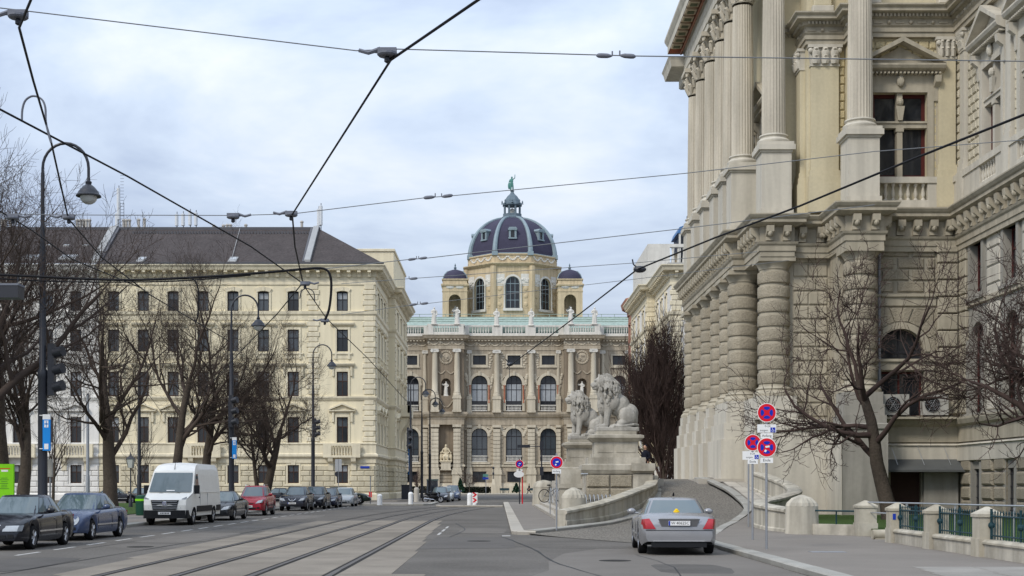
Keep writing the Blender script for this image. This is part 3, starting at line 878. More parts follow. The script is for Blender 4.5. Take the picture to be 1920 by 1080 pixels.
sur.box(-1.25, 1.25, -.18, 0, ha, ha+.3); sur.box(-1.7, 1.7, -.3, 0, -.55, -.3); sur.box(-1.25, 1.25, -.18, 0, -.29, 0)
sur_at = sur.mesh('window', M['museum_light'])
sur = MB(); hb_ = ba_win[1]-ba_win[0]
sur.box(-1.5, 1.5, -.12, 0, hb_, hb_+.25)
sur_ba = sur.mesh('window', M['museum'])
bl = MB()
for i in range(11):
    x = -1.25+i*.25; bl.lathe([(.07, 0), (.035, .1), (.085, .35), (.035, .75), (.07, .9)], 6, x, -.2, .15, cap=False)
bl.box(-1.5, 1.5, -.32, -.08, .001, .15); bl.box(-1.5, 1.5, -.32, -.08, 1.05, 1.2)
bl = bl.mesh('window_balustrade', M['statue_white'], True)
def museum_window_set(c, y, red):
    w = put_window(mus, sur_up, (c, y, up_win[0]), 0, win_meshes(ww, up_win[1]-up_win[0], ww/2, 3, [.36, .42, .22], M['frame_dark'], [M['glass_dark'], M['glass_blind'], M['glass_blind'], M['glass_dark']], .14), .5)
    for s in (-1, 1): inst('little_column', lc[0 if red else 1], w, (s*(ww/2+.28), -.2, 2.2-.6+.0), local=True, scale=(1, 1, (hz-.35-1.6)/3.85))
    inst('window_balustrade', bl, w, local=True)
    w = put_window(mus, sur_lo, (c, y, lo_win[0]), 0, win_meshes(ww, hl, ww/2, 3, [.5, .5], M['frame_dark'], [M['glass_sky'], M['glass_sky'], M['glass_sky']], .14), .5)
    inst('window_balustrade', bl, w, local=True)
    put_window(mus, sur_at, (c, y, at_win[0]), 0, win_meshes(2.5, ha, 0, 2, [1.0], M['frame_dark'], M['glass_dark'], .12), .4)
    put_window(mus, sur_ba, (c, y, ba_win[0]), 0, win_meshes(2.6, hb_, 0, 2, [1.0], M['frame_dark'], M['glass_dark'], .12), .4)
for i, c in enumerate(bays): museum_window_set(c, MY, True)
for c in wings: museum_window_set(c, MY+.4, False)
# spandrel figures and relief panels between the windows
b = MB(); rr = random.Random(3)
def figure_relief(b, x, y, z, h, s):
    for k in range(9):
        t = k/8
        b.ell((x+s*(.5-t*.9)+rr.uniform(-.1, .1), y-.05, z+h*t+rr.uniform(-.1, .1)), (.24+.2*rr.random(), .18, .22+.26*rr.random()), 7, 5)
    b.tube([(x, y-.1, z+h*.7), (x+s*.9, y-.1, z+h*.95), (x+s*1.1, y-.1, z+h*.6)], .12, 5)
for c in bays:
    for s in (-1, 1):
        figure_relief(b, c+s*2.35, MY, up_win[1]-2.5, 2.5, -s*.7)
        figure_relief(b, c+s*2.3, MY, lo_win[1]-1.2, 1.4, -s*.9)
        for k in range(7):
            b.ell((c+s*2.15+rr.uniform(-.25, .25), MY-.02, at_win[0]-.5+k*.45), (.3, .12, .22), 7, 5)
o = b.build('relief_sculpture', M['museum_light'], mus, smooth=True); o['kind'] = 'stuff'
# joints of the rusticated lower storeys: courses of stone standing proud
b = MB()
def courses(x0, x1, y, z0, z1, step, cs, prof=.09):
    z = z0
    while z+step < z1+.01:
        segs = [(x0, x1)]
        for c in cs:
            for (h0, h1, hw) in ((lo_win[0]-.5, lo_win[1]+.4, ww/2+.5), (ba_win[0], ba_win[1], 1.5)):
                if z+step > h0 and z < h1:
                    segs = [t for a, e_ in segs for t in ((a, min(e_, c-hw)), (max(a, c+hw), e_)) if t[1]-t[0] > .05]
        for a, e_ in segs: b.box(a+.02, e_-.02, y-prof, y, z+.05, z+step-.05)
        z += step
courses(PE[1], PW[0], MY, z_bc+.2, z_mid0-.1, .78, bays); courses(PE[1], PW[0], MY, z_sill+.3, z_bc-.45, 1.05, bays)
courses(wing_l, PE[0], MY+.4, z_bc+.2, z_mid0-.1, .78, wings[:2]); courses(PW[1], wing_r, MY+.4, z_bc+.2, z_mid0-.1, .78, wings[2:])
courses(wing_l, PE[0], MY+.4, z_sill+.3, z_bc-.45, 1.05, wings[:2]); courses(PW[1], wing_r, MY+.4, z_sill+.3, z_bc-.45, 1.05, wings[2:])
for a, e_ in (PE, PW):
    c = (a+e_)/2
    courses(a, e_, MY-PJ, z_sill+.1, mz(884), .62, [])
    courses(a, c-1.65, MY-PJ, mz(883), z_mid0-.1, .78, []); courses(c+1.65, e_, MY-PJ, mz(883), z_mid0-.1, .78, [])
o = b.build('stone_courses', M['museum'], mus); o['kind'] = 'stuff'
# orders: banded piers below, ionic columns above
hcol = mz(657)-mz(743)
cm = MB(); rc = .56
cm.lathe([(rc*1.3, 0), (rc*1.3, .3), (rc*1.12, .5), (rc*1.2, .65), (rc, .8), (rc*.98, hcol*.4), (rc*.84, hcol-.7), (rc*.9, hcol-.6)], 20, cap=False)
cm.box(-rc*1.35, rc*1.35, -rc*1.35, rc*1.35, -.3, 0)
cm = cm.mesh('column', M['museum_light'], True)
cap = MB()
for s in (-1, 1):
    cap.tube([(s*.55, -rc*1.05, hcol-.36), (s*.55, rc*.6, hcol-.36)], .27, 12)
cap.box(-rc*1.1, rc*1.1, -rc*.95, rc*.8, hcol-.62, hcol-.2); cap.box(-rc*1.3, rc*1.3, -rc*1.1, rc, hcol-.2, hcol)
cap = cap.mesh('capital', M['statue_white'], True)
ped = MB(); hp = mz(743)-z_mid1-.3
ped.box(-.86, .86, -.86, 1.2, -.0, .4); ped.box(-.74, .74, -.74, 1.2, .4, hp-.35); ped.box(-.86, .86, -.86, 1.2, hp-.35, hp)
ped = ped.mesh('pedestal', M['museum_light'])
pier = MB(); z = 0; hp2 = z_mid0-mz(886)
pier.box(-.95, .95, -.9, .9, 0, .5); pier.box(-.82, .82, -.75, .9, .5, .9)
z = .9
while z < hp2-.75:
    pier.box(-.68, .68, -.62, .9, z+.05, z+.7); pier.box(-.61, .61, -.54, .9, z-.02, z+.05); z += .75
pier.box(-.85, .85, -.75, .9, hp2-.5, hp2)
pier = pier.mesh('pier', M['museum_light'])
pbase = MB(); hpb = mz(886)
pbase.box(-1.05, 1.05, -1.0, .9, 0, mz(912)); pbase.box(-.9, .9, -.8, .9, mz(912), hpb-.4); pbase.box(-1.0, 1.0, -.95, .9, hpb-.4, hpb)
pbase = pbase.mesh('pier_base', M['museum_light'])
for px_, y, full in ((816.5, MY-PJ, 1), (857.5, MY-PJ, 1), (931.3, MY, 1), (996, MY, 1), (1069, MY-PJ, 1), (1111, MY-PJ, 1), (797, MY+.4, .72), (1130, MY+.4, .72), (880, MY, .6), (1047, MY, .6), (750, MY+.4, .8), (1178, MY+.4, .8)):
    x = mx(px_); yy = y-.45 if full == 1 else y+.05
    c = inst('column', cm, mus, (x, yy, mz(743)), scale=(full, full, 1)); inst('capital', cap, c, local=True)
    inst('pedestal', ped, mus, (x, yy, z_mid1), scale=(full, full, 1))
    inst('pier', pier, mus, (x, y, mz(886)), scale=(full, 1, 1)); inst('pier_base', pbase, mus, (x, y, 0), scale=(full, 1, 1))
# medallions
for a, e_ in (PE, PW):
    c = (a+e_)/2; b = MB(); y = MY-PJ
    n = 20
    for k in range(n):
        t = 2*PI*k/n; b.ell((c+1.15*math.cos(t), y-.02, mz(672)+1.15*math.sin(t)), (.24, .16, .24), 6, 5)
    b.ell((c, y, mz(672)), (.9, .14, .9), 14, 6)
    for k in range(8): b.ell((c+rr.uniform(-.5, .5), y-.12, mz(672)+rr.uniform(-.5, .5)), (.25, .14, .25), 6, 5)
    for s in (-1, 1): b.tube([(c+s*(.2+t*1.5), y-.06, mz(697)-.55*math.sin(PI*t)) for t in [k/6 for k in range(7)]], .13, 5)
    for s in (-1, 1): b.tube([(c+s*(.1+t*1.2), y-.06, mz(752)-1.3*math.sin(PI*.5*(1-t))) for t in [k/6 for k in range(7)]], .13, 5)
    b.build('medallion', M['museum'], mus, smooth=True)
# statues -------------------------------------------------------------------
def draped_figure(seed, h=3.3, arm=0):
    r_ = random.Random(seed); b = MB()
    b.lathe([(.16*h, 0), (.15*h, .08*h), (.125*h, .3*h), (.13*h, .5*h), (.10*h, .62*h), (.135*h, .78*h), (.10*h, .84*h), (.045*h, .87*h)], 14, sy=.75)
    for k in range(9):
        a = r_.uniform(0, 2*PI); x = math.cos(a)*.12*h; y = math.sin(a)*.09*h
        b.tube([(x*1.15, y*1.15, 0), (x, y, .35*h), (x*.75, y*.75, .62*h)], [.035*h, .03*h, .02*h], 6)
    b.ell((.01*h, -.02*h, .925*h), (.055*h, .062*h, .075*h), 10, 8)
    s = 1 if r_.random() < .5 else -1
    b.tube([(s*.12*h, 0, .8*h), (s*.17*h, -.03*h, .66*h), (s*.08*h, -.12*h, .6*h)], [.045*h, .04*h, .03*h], 7)
    if arm: b.tube([(-s*.12*h, 0, .8*h), (-s*.2*h, -.04*h, .72*h), (-s*.28*h, -.08*h, .82*h)], [.045*h, .038*h, .03*h], 7)
    else: b.tube([(-s*.12*h, 0, .8*h), (-s*.17*h, -.02*h, .62*h), (-s*.14*h, -.08*h, .48*h)], [.045*h, .04*h, .03*h], 7)
    b.box(-.17*h, .17*h, -.14*h, .14*h, -.05*h, .02*h)
    return blob('statue', b, .055*h/3.3, M['statue_white'], 2)
figs = [draped_figure(i, 3.3, i % 2) for i in range(3)]
for i, (px_, pj, lab) in enumerate(((815, PJ, 'white robed statue on the museum balustrade, farthest left of the row'), (858, PJ, 'white robed statue on the museum balustrade, second from the left'),
                      (931, 0, 'white robed statue on the museum balustrade, just left of the dome centre'), (996, 0, 'white robed statue on the museum balustrade, just right of the dome centre'),
                      (1069, PJ, 'white robed statue on the museum balustrade, second from the right'), (1113, PJ, 'white robed statue on the museum balustrade, farthest right of the row'))):
    tag(inst('statue', figs[i % 3], None, (mx(px_), MY-pj, z_bal+.02), rr.uniform(-.3, .3), (1, 1, .98)), lab, 'statue', 'statues along the museum balustrade')
for px_, lab in ((837, 'pale standing statue in the left round-headed niche of the museum'), (1090, 'pale standing statue in the right round-headed niche of the museum')):
    tag(inst('statue', figs[1], None, (mx(px_), MY-PJ+.35, mz(743)+.02), 0, (.82, .82, .82)), lab, 'statue', 'statues in the museum niches')
b = MB()     # seated group in the lower niches
b.ell((0, .1, 1.5), (.95, .6, 1.3), 12, 8); b.ell((0, -.5, 1.0), (.8, .6, .8), 12, 8); b.ell((0, -.1, 2.7), (.55, .42, .75), 12, 8); b.ell((0, -.2, 3.6), (.3, .32, .4), 10, 8)
for s in (-1, 1):
    b.tube([(s*.5, -.2, 3.0), (s*.9, -.4, 2.3), (s*.5, -.8, 1.9)], [.2, .17, .14], 8)
    b.tube([(s*.35, -.5, 1.3), (s*.45, -1.0, 1.1), (s*.45, -1.0, .1)], [.3, .28, .2], 8)
    b.ell((s*1.15, -.2, .9), (.4, .4, .9), 10, 8); b.ell((s*1.15, -.3, 2.0), (.22, .22, .28), 8, 6)
b.box(-1.5, 1.5, -1.2, .7, -.1, .2)
seat = blob('seated_statue', b, .07, M['statue_gold'], 2)
pdm = MB(); pdm.box(-1.05, 1.05, -.9, .9, 0, .25); pdm.box(-.92, .92, -.8, .8, .25, 1.45); pdm.box(-1.05, 1.05, -.9, .9, 1.45, 1.65); pdm = pdm.mesh('pedestal', M['museum_light'])
for px_, lab in ((837, 'golden seated figure group in the left ground-floor niche of the museum'), (1090, 'golden seated figure group in the right ground-floor niche, behind the lions')):
    t = thing('seated_statue', (mx(px_), MY-PJ-.0, mz(882)), lab, 'statue', 'seated groups in the lower museum niches')
    inst('pedestal', pdm, t, (0, 0, 0), local=True); inst('figure', seat, t, (0, 0, 1.7), scale=(.8, .8, .82), local=True)
# dome ---------------------------------------------------------------------
DY = MY+66; DS = F/DY
def dx(px): return (px-CX)/DS
def dz(py): return H+(CY-py)/DS
DXC = dx(960.5)
drum = MB(); Ra = 10.9; RO = Ra/math.cos(PI/8)
def octa(b, prof, cx=DXC, cy=DY, n=8): b.lathe(prof, n, cx, cy, 0, PI/8, cap=True)
zd0, zd1 = dz(606), dz(512)
for k in range(8):           # eight walls with arched openings
    a = k*PI/4
    hw = Ra*math.tan(PI/8)
    b = MB(); wall(b, -hw, hw, zd0-6, zd1, [(-1.65, 1.65, dz(589), dz(531), 1.65)], .6, 0)
    o = b.mesh('drum_wall', M['museum_yellow'])
    an = a-PI/2
    loc = (DXC+Ra*math.cos(an), DY+Ra*math.sin(an), 0)
    inst('drum_wall', o, mus, loc, an+PI/2)
sur = MB(); hd = dz(531)-dz(589)
for a, c, d, e_ in zip(*(lambda o_, i_: (o_, o_[1:], i_, i_[1:]))(arc_pts(-2.1, 2.1, hd+.45, 2.1, 14), arc_pts(-1.65, 1.65, hd, 1.65, 14))):
    sur.quad((d[0], -.2, d[1]), (e_[0], -.2, e_[1]), (c[0], -.2, c[1]), (a[0], -.2, a[1])); sur.quad((a[0], -.2, a[1]), (c[0], -.2, c[1]), (c[0], 0, c[1]), (a[0], 0, a[1]))
for s in (-1, 1): sur.lathe([(.26, 0), (.2, .2), (.18, hd-2.1), (.28, hd-1.9), (.28, hd-1.65)], 10, s*1.95, -.22, 0)
sur.box(-2.3, 2.3, -.5, 0, -.6, -.02)
sur = sur.mesh('window', M['statue_white'], True)
fs_ = MB(); r2 = random.Random(9)
for s in (1,):
    for k in range(14):
        t = k/13; fs_.ell((s*(2.3+1.5*t+r2.uniform(-.2, .2)), -.05, hd-.2-1.6*t*r2.random()+.5*r2.random()-.6), (.35, .16, .28), 7, 5)
    fs_.box(min(s*1.9, s*4.1), max(s*1.9, s*4.1), -.03, 0, hd-2.2, hd+.6)
fs_ = fs_.mesh('relief', M['statue_white'], True)
pan = MB()
for s in (-1, 1):
    for zz in (1.0, 3.0, 4.8):
        pan.ell((s*3.05, -.02, zz*.95), (.5, .15, .55), 10, 6)
    pan.box(s*3.05-.75, s*3.05+.75, -.08, 0, .1, .2); pan.box(s*3.05-.75, s*3.05+.75, -.08, 0, 5.6, 5.7)
pan = pan.mesh('panel_ornament', M['museum_yellow'], True)
unit = win_meshes(3.3, hd, 1.65, 3, [.34, .33, .33], M['dome_zinc'], M['glass_dark'], .13)
for k in range(-2, 3):
    an = k*PI/4-PI/2
    w = put_window(mus, sur, (DXC+Ra*math.cos(an), DY+Ra*math.sin(an), dz(589)), an+PI/2, unit, .45)
    inst('relief', fs_, w, local=True); inst('relief', fs_, w, scale=(-1, 1, 1), local=True); inst('panel_ornament', pan, w, local=True)
b = MB()
for k in range(8):           # corner buttresses
    a = PI/8+k*PI/4
    b.lathe([(.75, zd0-6), (.75, zd1)], 8, DXC+RO*.995*math.cos(a), DY+RO*.995*math.sin(a), 0)
b.build('corner_pilasters', M['museum_yellow'], mus)
b = MB(); octa(b, [(RO+.1, zd1), (RO+.5, zd1+.2), (RO+.9, zd1+.5), (RO+.9, zd1+.7), (RO-.3, zd1+.9), (RO-.5, dz(505)), (RO-.5, dz(492)), (RO-.2, dz(491)), (RO-.2, dz(489)), (RO-1, dz(488))])
attic = b.build('dome_attic', M['museum_yellow'], mus)
b = MB()
for k in range(8):
    an = k*PI/4-PI/2; ap = (RO-.5)*math.cos(PI/8)
    tx_, ty_ = -math.sin(an), math.cos(an)
    for j in (-1, 0, 1):
        for q in range(7):
            t = (q-3)/3; u_ = j*2.4+t*1.0
            b.ell((DXC+ap*math.cos(an)+tx_*u_, DY+ap*math.sin(an)+ty_*u_, dz(495)-.7*(1-t*t)), (.28, .28, .25), 6, 5)
b.build('festoon', M['statue_white'], attic, smooth=True)
b = MB(); zs0 = dz(489); hdome = dz(411)-zs0
prof = []
for k in range(13):
    t = k/12*R(78)
    prof.append(((RO-1.0)*math.cos(t)**.92, zs0+hdome*math.sin(t)/math.sin(R(78))))
octa(b, prof); dome = b.build('dome', M['dome_slate'], mus)
for k in range(8):
    a = PI/8+k*PI/4; b = MB()
    pts = [(DXC+(r_+.12)*math.cos(a), DY+(r_+.12)*math.sin(a), z) for r_, z in prof]
    b.tube(pts, [.62-.028*i for i in range(len(pts))], 8); b.box(pts[0][0]-.7, pts[0][0]+.7, pts[0][1]-.7, pts[0][1]+.7, zs0-.4, zs0+.5)
    b.build('rib', M['dome_zinc'], dome, smooth=30)
b = MB(); octa(b, [(RO-.6, zs0-.3), (RO-.6, zs0+.1), (RO-1.1, zs0+.35)]); b.build('dome_gutter', M['dome_zinc'], dome)
dm = MB()
dm.box(-1.0, 1.0, -.4, 2.0, 0, .3); dm.box(-.9, -.45, -.25, 2, .3, 2.0); dm.box(.45, .9, -.25, 2, .3, 2.0); dm.box(-1.05, 1.05, -.45, 2.4, 2.0, 2.25)
dm.prism([(-1.15, 2.25), (1.15, 2.25), (.75, 2.75), (-.75, 2.75)], -.5, 2.6, 'y'); dm.cur = 1; dm.box(-.45, .45, -.05, .0, .3, 2.0)
dm = dm.mesh('dormer', [M['dome_zinc'], M['glass_dark']])
rd = interp(.5, [(0, 0), (1, 1)])
zdm = dz(461)
tt = [p for p in prof]
rdm = [r_ for r_, z in prof if z <= zdm][-1]*math.cos(PI/8)
for k in range(8):
    an = k*PI/4-PI/2
    inst('dormer', dm, dome, (DXC+(rdm-.1)*math.cos(an), DY+(rdm-.1)*math.sin(an), zdm), an+PI/2)
# lantern
b = MB(); zl = dz(411)
octa(b, [(2.9, zl-.5), (2.9, zl+.2), (2.4, zl+.5), (2.4, zl+1.1), (2.0, zl+1.2)])
octa(b, [(2.0, dz(387)), (2.5, dz(386)), (2.5, dz(383)), (2.1, dz(381)), (1.9, dz(376)), (1.3, dz(369)), (.6, dz(364)), (.35, dz(360)), (.55, dz(358)), (.3, dz(357))])
lan = b.build('lantern', M['lantern_zinc'], mus)
for k in range(8):
    a = PI/8+k*PI/4; q = MB(); x, y = DXC+1.95*math.cos(a), DY+1.95*math.sin(a)
    q.lathe([(.32, zl+1.0), (.26, zl+1.2), (.26, dz(388)), (.36, dz(386.5))], 8, x, y); q.build('lantern_post', M['lantern_zinc'], lan)
    a = k*PI/4-PI/2; x, y = DXC+2.45*math.cos(a), DY+2.45*math.sin(a)
    q = MB(); q.lathe([(.28, dz(383)), (.12, dz(381)), (.2, dz(379)), (.03, dz(376))], 8, x, y); q.build('finial', M['lantern_zinc'], lan)
b = MB(); b.lathe([(.55, 0), (.6, 1.1), (.2, 1.5)], 10, DXC, DY, zl+1.1); b.build('lantern_core', M['statue_white'], lan)
# bronze figure on the lantern
b = MB(); h = 4.0
b.tube([(-.25, 0, 0), (-.22, 0, .9), (-.1, 0, 1.95)], [.2, .22, .3], 8); b.tube([(.35, .1, 0), (.3, -.05, .95), (.12, 0, 1.95)], [.18, .2, .3], 8)
b.ell((0, 0, 2.5), (.42, .3, .75), 10, 8); b.ell((.05, 0, 3.45), (.24, .26, .3), 8, 6); b.tube([(.3, 0, 2.95), (.75, 0, 3.3), (.8, 0, 4.1), (.78, 0, 4.4)], [.16, .13, .1, .06], 7)
b.tube([(-.35, 0, 2.95), (-.6, 0, 2.3), (-.65, 0, 1.6)], [.16, .13, .1], 7); b.ell((-.65, 0, 1.2), (.28, .3, .9), 8, 6)
fg = blob('statue', b, .07, M['copper_dark'], 2)
tag(inst('statue', fg, None, (DXC-.15, DY, dz(357)), 0, (1, 1, .9)), 'green bronze figure with raised arm on top of the dome lantern', 'statue')
# four corner turrets; two are seen
for px_, py_ in ((853.5, 0), (1068, 0)):
    ty = DY-9; TS = F/ty
    tx_ = (px_-CX)/TS
    def tz(py): return H+(CY-py)/TS
    hw = 23/TS*1.0
    for k in range(4):
        b = MB(); wall(b, -hw, hw, tz(612)-4, tz(536), [(-1.4, 1.4, tz(603), tz(555), 1.4)] if k != 2 else [], .6, 0)
        an = k*PI/2-PI/2
        inst('turret_wall', b.mesh('turret_wall', M['museum_yellow']), mus, (tx_+hw*math.cos(an), ty+hw*math.sin(an), 0), an+PI/2)
    b = MB()
    rect = [(tx_-hw, ty+hw), (tx_-hw, ty-hw), (tx_+hw, ty-hw), (tx_+hw, ty+hw)]
    b.sweep(rect, [(0, tz(550)), (.1, tz(550)), (.1, tz(548)), (0, tz(548))], closed=True)
    b.sweep(rect, [(0, tz(540)), (.3, tz(539)), (.35, tz(536)), (0, tz(535)), (-.1, tz(528)), (.15, tz(528)), (.15, tz(526)), (-hw, tz(526))], closed=True)
    b.build('turret_cornice', M['museum_yellow'], mus)
    b = MB()
    for s in (-1, 1): b.ell((tx_+s*1.1, ty-hw-.02, tz(541.5)), (1.0, .15, .4), 8, 5)
    b.build('turret_relief', M['statue_white'], mus, smooth=True)
    b = MB(); rr_ = hw*.98
    b.lathe([(rr_, tz(526)), (rr_*.97, tz(521)), (rr_*.86, tz(515)), (rr_*.6, tz(509)), (rr_*.2, tz(506))], 16, tx_, ty); td = b.build('turret_dome', M['dome_slate'], mus, smooth=True)
    b = MB(); b.lathe([(.5, tz(506.5)), (.25, tz(505)), (.35, tz(502)), (.12, tz(500)), (.2, tz(498)), (.03, tz(494))], 8, tx_, ty); b.build('finial', M['lantern_zinc'], td)
    b = MB()
    for s in (-1, 1):
        b.tube([(tx_+s*rr_*.99, ty-.1, tz(526)), (tx_+s*rr_*.97, ty-.1, tz(521)), (tx_+s*rr_*.86, ty-.1, tz(515)), (tx_+s*rr_*.6, ty-.1, tz(509))], .22, 6)
    b.build('rib', M['dome_zinc'], td)
    tag(inst('statue', figs[2], None, (tx_, ty+.3, tz(606)), 0, (1.25, 1.25, 1.25)), 'statue standing in the %s open turret beside the dome' % ('left' if px_ < 900 else 'right'), 'statue')
# ---------------------------------------------------------------- stuccoed corner houses
BY = 140.0; BS = F/BY
def bx(px): return (px-CX)/BS
def bz(py): return H+(CY-py)/BS
WW = 1.16
STO = [('top', bz(583), bz(546), .14), ('fourth', bz(659), bz(618), 0), ('third', bz(743), bz(697), 0), ('second', bz(830), bz(782), 0), ('ground', bz(906), bz(872), 0)]
def house_surround(kind, h, m):
    b = MB(); w = WW/2
    if kind != 'ground':
        for s in (-1, 1): b.box(min(s*w, s*(w+.2)), max(s*w, s*(w+.2)), -.1, 0, -.12, h)
    if kind == 'top':
        b.box(-w-.2, w+.2, -.14, 0, -.25, -.12)
        p = arc_pts(-w-.3, w+.3, h+.42, .22, 8); q = arc_pts(-w-.05, w+.05, h+.02, .16, 8)
        for a, c, d, e_ in zip(p, p[1:], q, q[1:]):
            b.quad((d[0], -.14, d[1]), (e_[0], -.14, e_[1]), (c[0], -.14, c[1]), (a[0], -.14, a[1])); b.quad((a[0], -.14, a[1]), (c[0], -.14, c[1]), (c[0], 0, c[1]), (a[0], 0, a[1]))
        b.box(-.16, .16, -.2, 0, h+.02, h+.45)
    elif kind == 'fourth':
        b.box(-w-.2, w+.2, -.1, 0, h, h+.22)
        b.prism([(0, h+.38), (-.22, h+.42), (-.32, h+.58), (-.32, h+.7), (0, h+.74)], -w-.62, w+.62, 'x')
        b.box(-w-.45, w+.45, -.16, 0, -.3, -.13); b.box(-w-.35, w+.35, -.06, 0, -.75, -.31)
        for s in (-1, 1): b.box(s*(w+.1)-.1, s*(w+.1)+.1, -.15, 0, -.8, -.3)
    elif kind == 'third':
        b.box(-w-.2, w+.2, -.1, 0, h, h+.2); b.box(-w-.1, w+.1, -.06, 0, h+.2, h+.52)
        b.prism([(0, h+.52), (-.22, h+.56), (-.36, h+.74), (-.36, h+.86), (0, h+.9)], -w-.66, w+.66, 'x')
        for s in (-1, 1): b.box(s*(w+.36)-.1, s*(w+.36)+.1, -.2, 0, h-.45, h+.52)
        b.box(-w-.3, w+.3, -.16, 0, -.25, -.13)
    elif kind == 'second':
        b.box(-w-.2, w+.2, -.1, 0, h, h+.2); b.box(-w-.1, w+.1, -.06, 0, h+.2, h+.45)
        b.prism([(0, h+.45), (-.2, h+.5), (-.34, h+.62), (-.34, h+.7), (0, h+.74)], -w-.75, w+.75, 'x')
        for s in (-1, 1):
            b.prism([(s*(w+.78), h+.72), (s*(w+.78), h+.86), (0, h+1.45), (0, h+1.27)][::s], -.36, 0, 'y')
            b.box(s*(w+.38)-.11, s*(w+.38)+.11, -.22, 0, h-.5, h+.45)
        b.prism([(-w-.6, h+.72), (w+.6, h+.72), (0, h+1.2)], -.06, 0, 'y')
    else:
        b.box(-w-.3, w+.3, -.16, 0, -.28, -.1); b.box(-w-.16, -w, -.06, 0, -.1, h); b.box(w, w+.16, -.06, 0, -.1, h)
        b.box(-w-.16, w+.16, -.06, 0, h, h+.16); b.prism([(-.2, h), (.2, h), (.3, h+.55), (-.3, h+.55)], -.14, 0, 'y')
    return b.mesh('window', m)
HSUR = {}; rw = random.Random(31)
GV = ((('glass_sky', 'glass_sky', 'glass_sky'), ('glass_dark', 'glass_sky', 'glass_sky'), ('glass_sky', 'glass_blind', 'glass_blind'), ('glass_sky', 'glass_sky', 'glass_dark')), (('glass_dark',)*3, ('glass_dark', 'glass_sky', 'glass_dark'), ('glass_sky', 'glass_dark', 'glass_dark'), ('glass_dark', 'glass_blind', 'glass_dark')))
def house_face(par, ox, oy, rz, length, centres, mw, mtrim, mrust, quoins=(), rust=True, curtains=True, ztop=None):
    z_gf = bz(862); ztop = ztop or bz(507)
    holes = [(c-WW/2, c+WW/2, a, t, r_) for c in centres for (_, a, t, r_) in STO]
    b = MB(); wall(b, 0, length, 0, ztop, holes, .3)
    inst('wall', b.mesh('wall', mw), par, (ox, oy, 0), rz)
    c_, s_ = math.cos(rz), math.sin(rz)
    def W(x, y, z): return (ox+c_*x-s_*y, oy+s_*x+c_*y, z)
    for c in centres:
        for i, (k, a, t, r_) in enumerate(STO):
            key = (k, mtrim.name)
            if key not in HSUR: HSUR[key] = house_surround(k, t-a, mtrim)
            fm = M['frame_brown'] if i >= 2 else M['frame_dark']
            G_ = rw.choice(GV[0] if i < 3 else GV[1]); put_window(par, HSUR[key], W(c, 0, a), rz, win_meshes(WW, t-a, r_, 2, [.62, .38], fm, [M[q] for q in G_], .10), .2)
    if rust:
        bl = MB(); bl.bevbox(0, 1, -.14, 0, 0, .53, .05); bme = {}
        z = .95; row = 0
        while z+.5 < z_gf-.35:
            x = 0; off = .7 if row % 2 else 0
            edges = [0]
            while edges[-1] < length-.01:
                edges.append(min(length, (edges[-1]+1.4) if edges[-1] > 0 or not off else off))
            for a, e_ in zip(edges, edges[1:]):
                segs = [(a, e_)]
                for c in centres:
                    if z+.5 > STO[4][1]-.2 and z < STO[4][2]+.3:
                        segs = [t for p, q in segs for t in ((p, min(q, c-WW/2-.18)), (max(p, c+WW/2+.18), q)) if t[1]-t[0] > .12]
                for p, q in segs:
                    k = round(q-p, 2)
                    if k not in bme:
                        g = MB(); g.bevbox(.015, k-.015, -.13, 0, .02, .53, .06); bme[k] = g.mesh('rusticated_block', mrust)
                    inst('rusticated_block', bme[k], par, W(p, 0, z), rz)
            z += .55; row += 1
    if quoins:
        qa, qb = MB(), MB(); qa.bevbox(-.5, .5, -.1, 0, .02, .5, .04); qb.bevbox(-.68, .68, -.1, 0, .02, .5, .04)
        qa, qb = qa.mesh('quoin', mtrim), qb.mesh('quoin', mtrim)
        for u in quoins:
            z = bz(848); k = 0
            while z+.5 < bz(531):
                if not (bz(596) < z+.3 < bz(582) or bz(752) < z+.3 < bz(740)):
                    inst('quoin', qa if k % 2 else qb, par, W(u, 0, z), rz)
                z += .54; k += 1
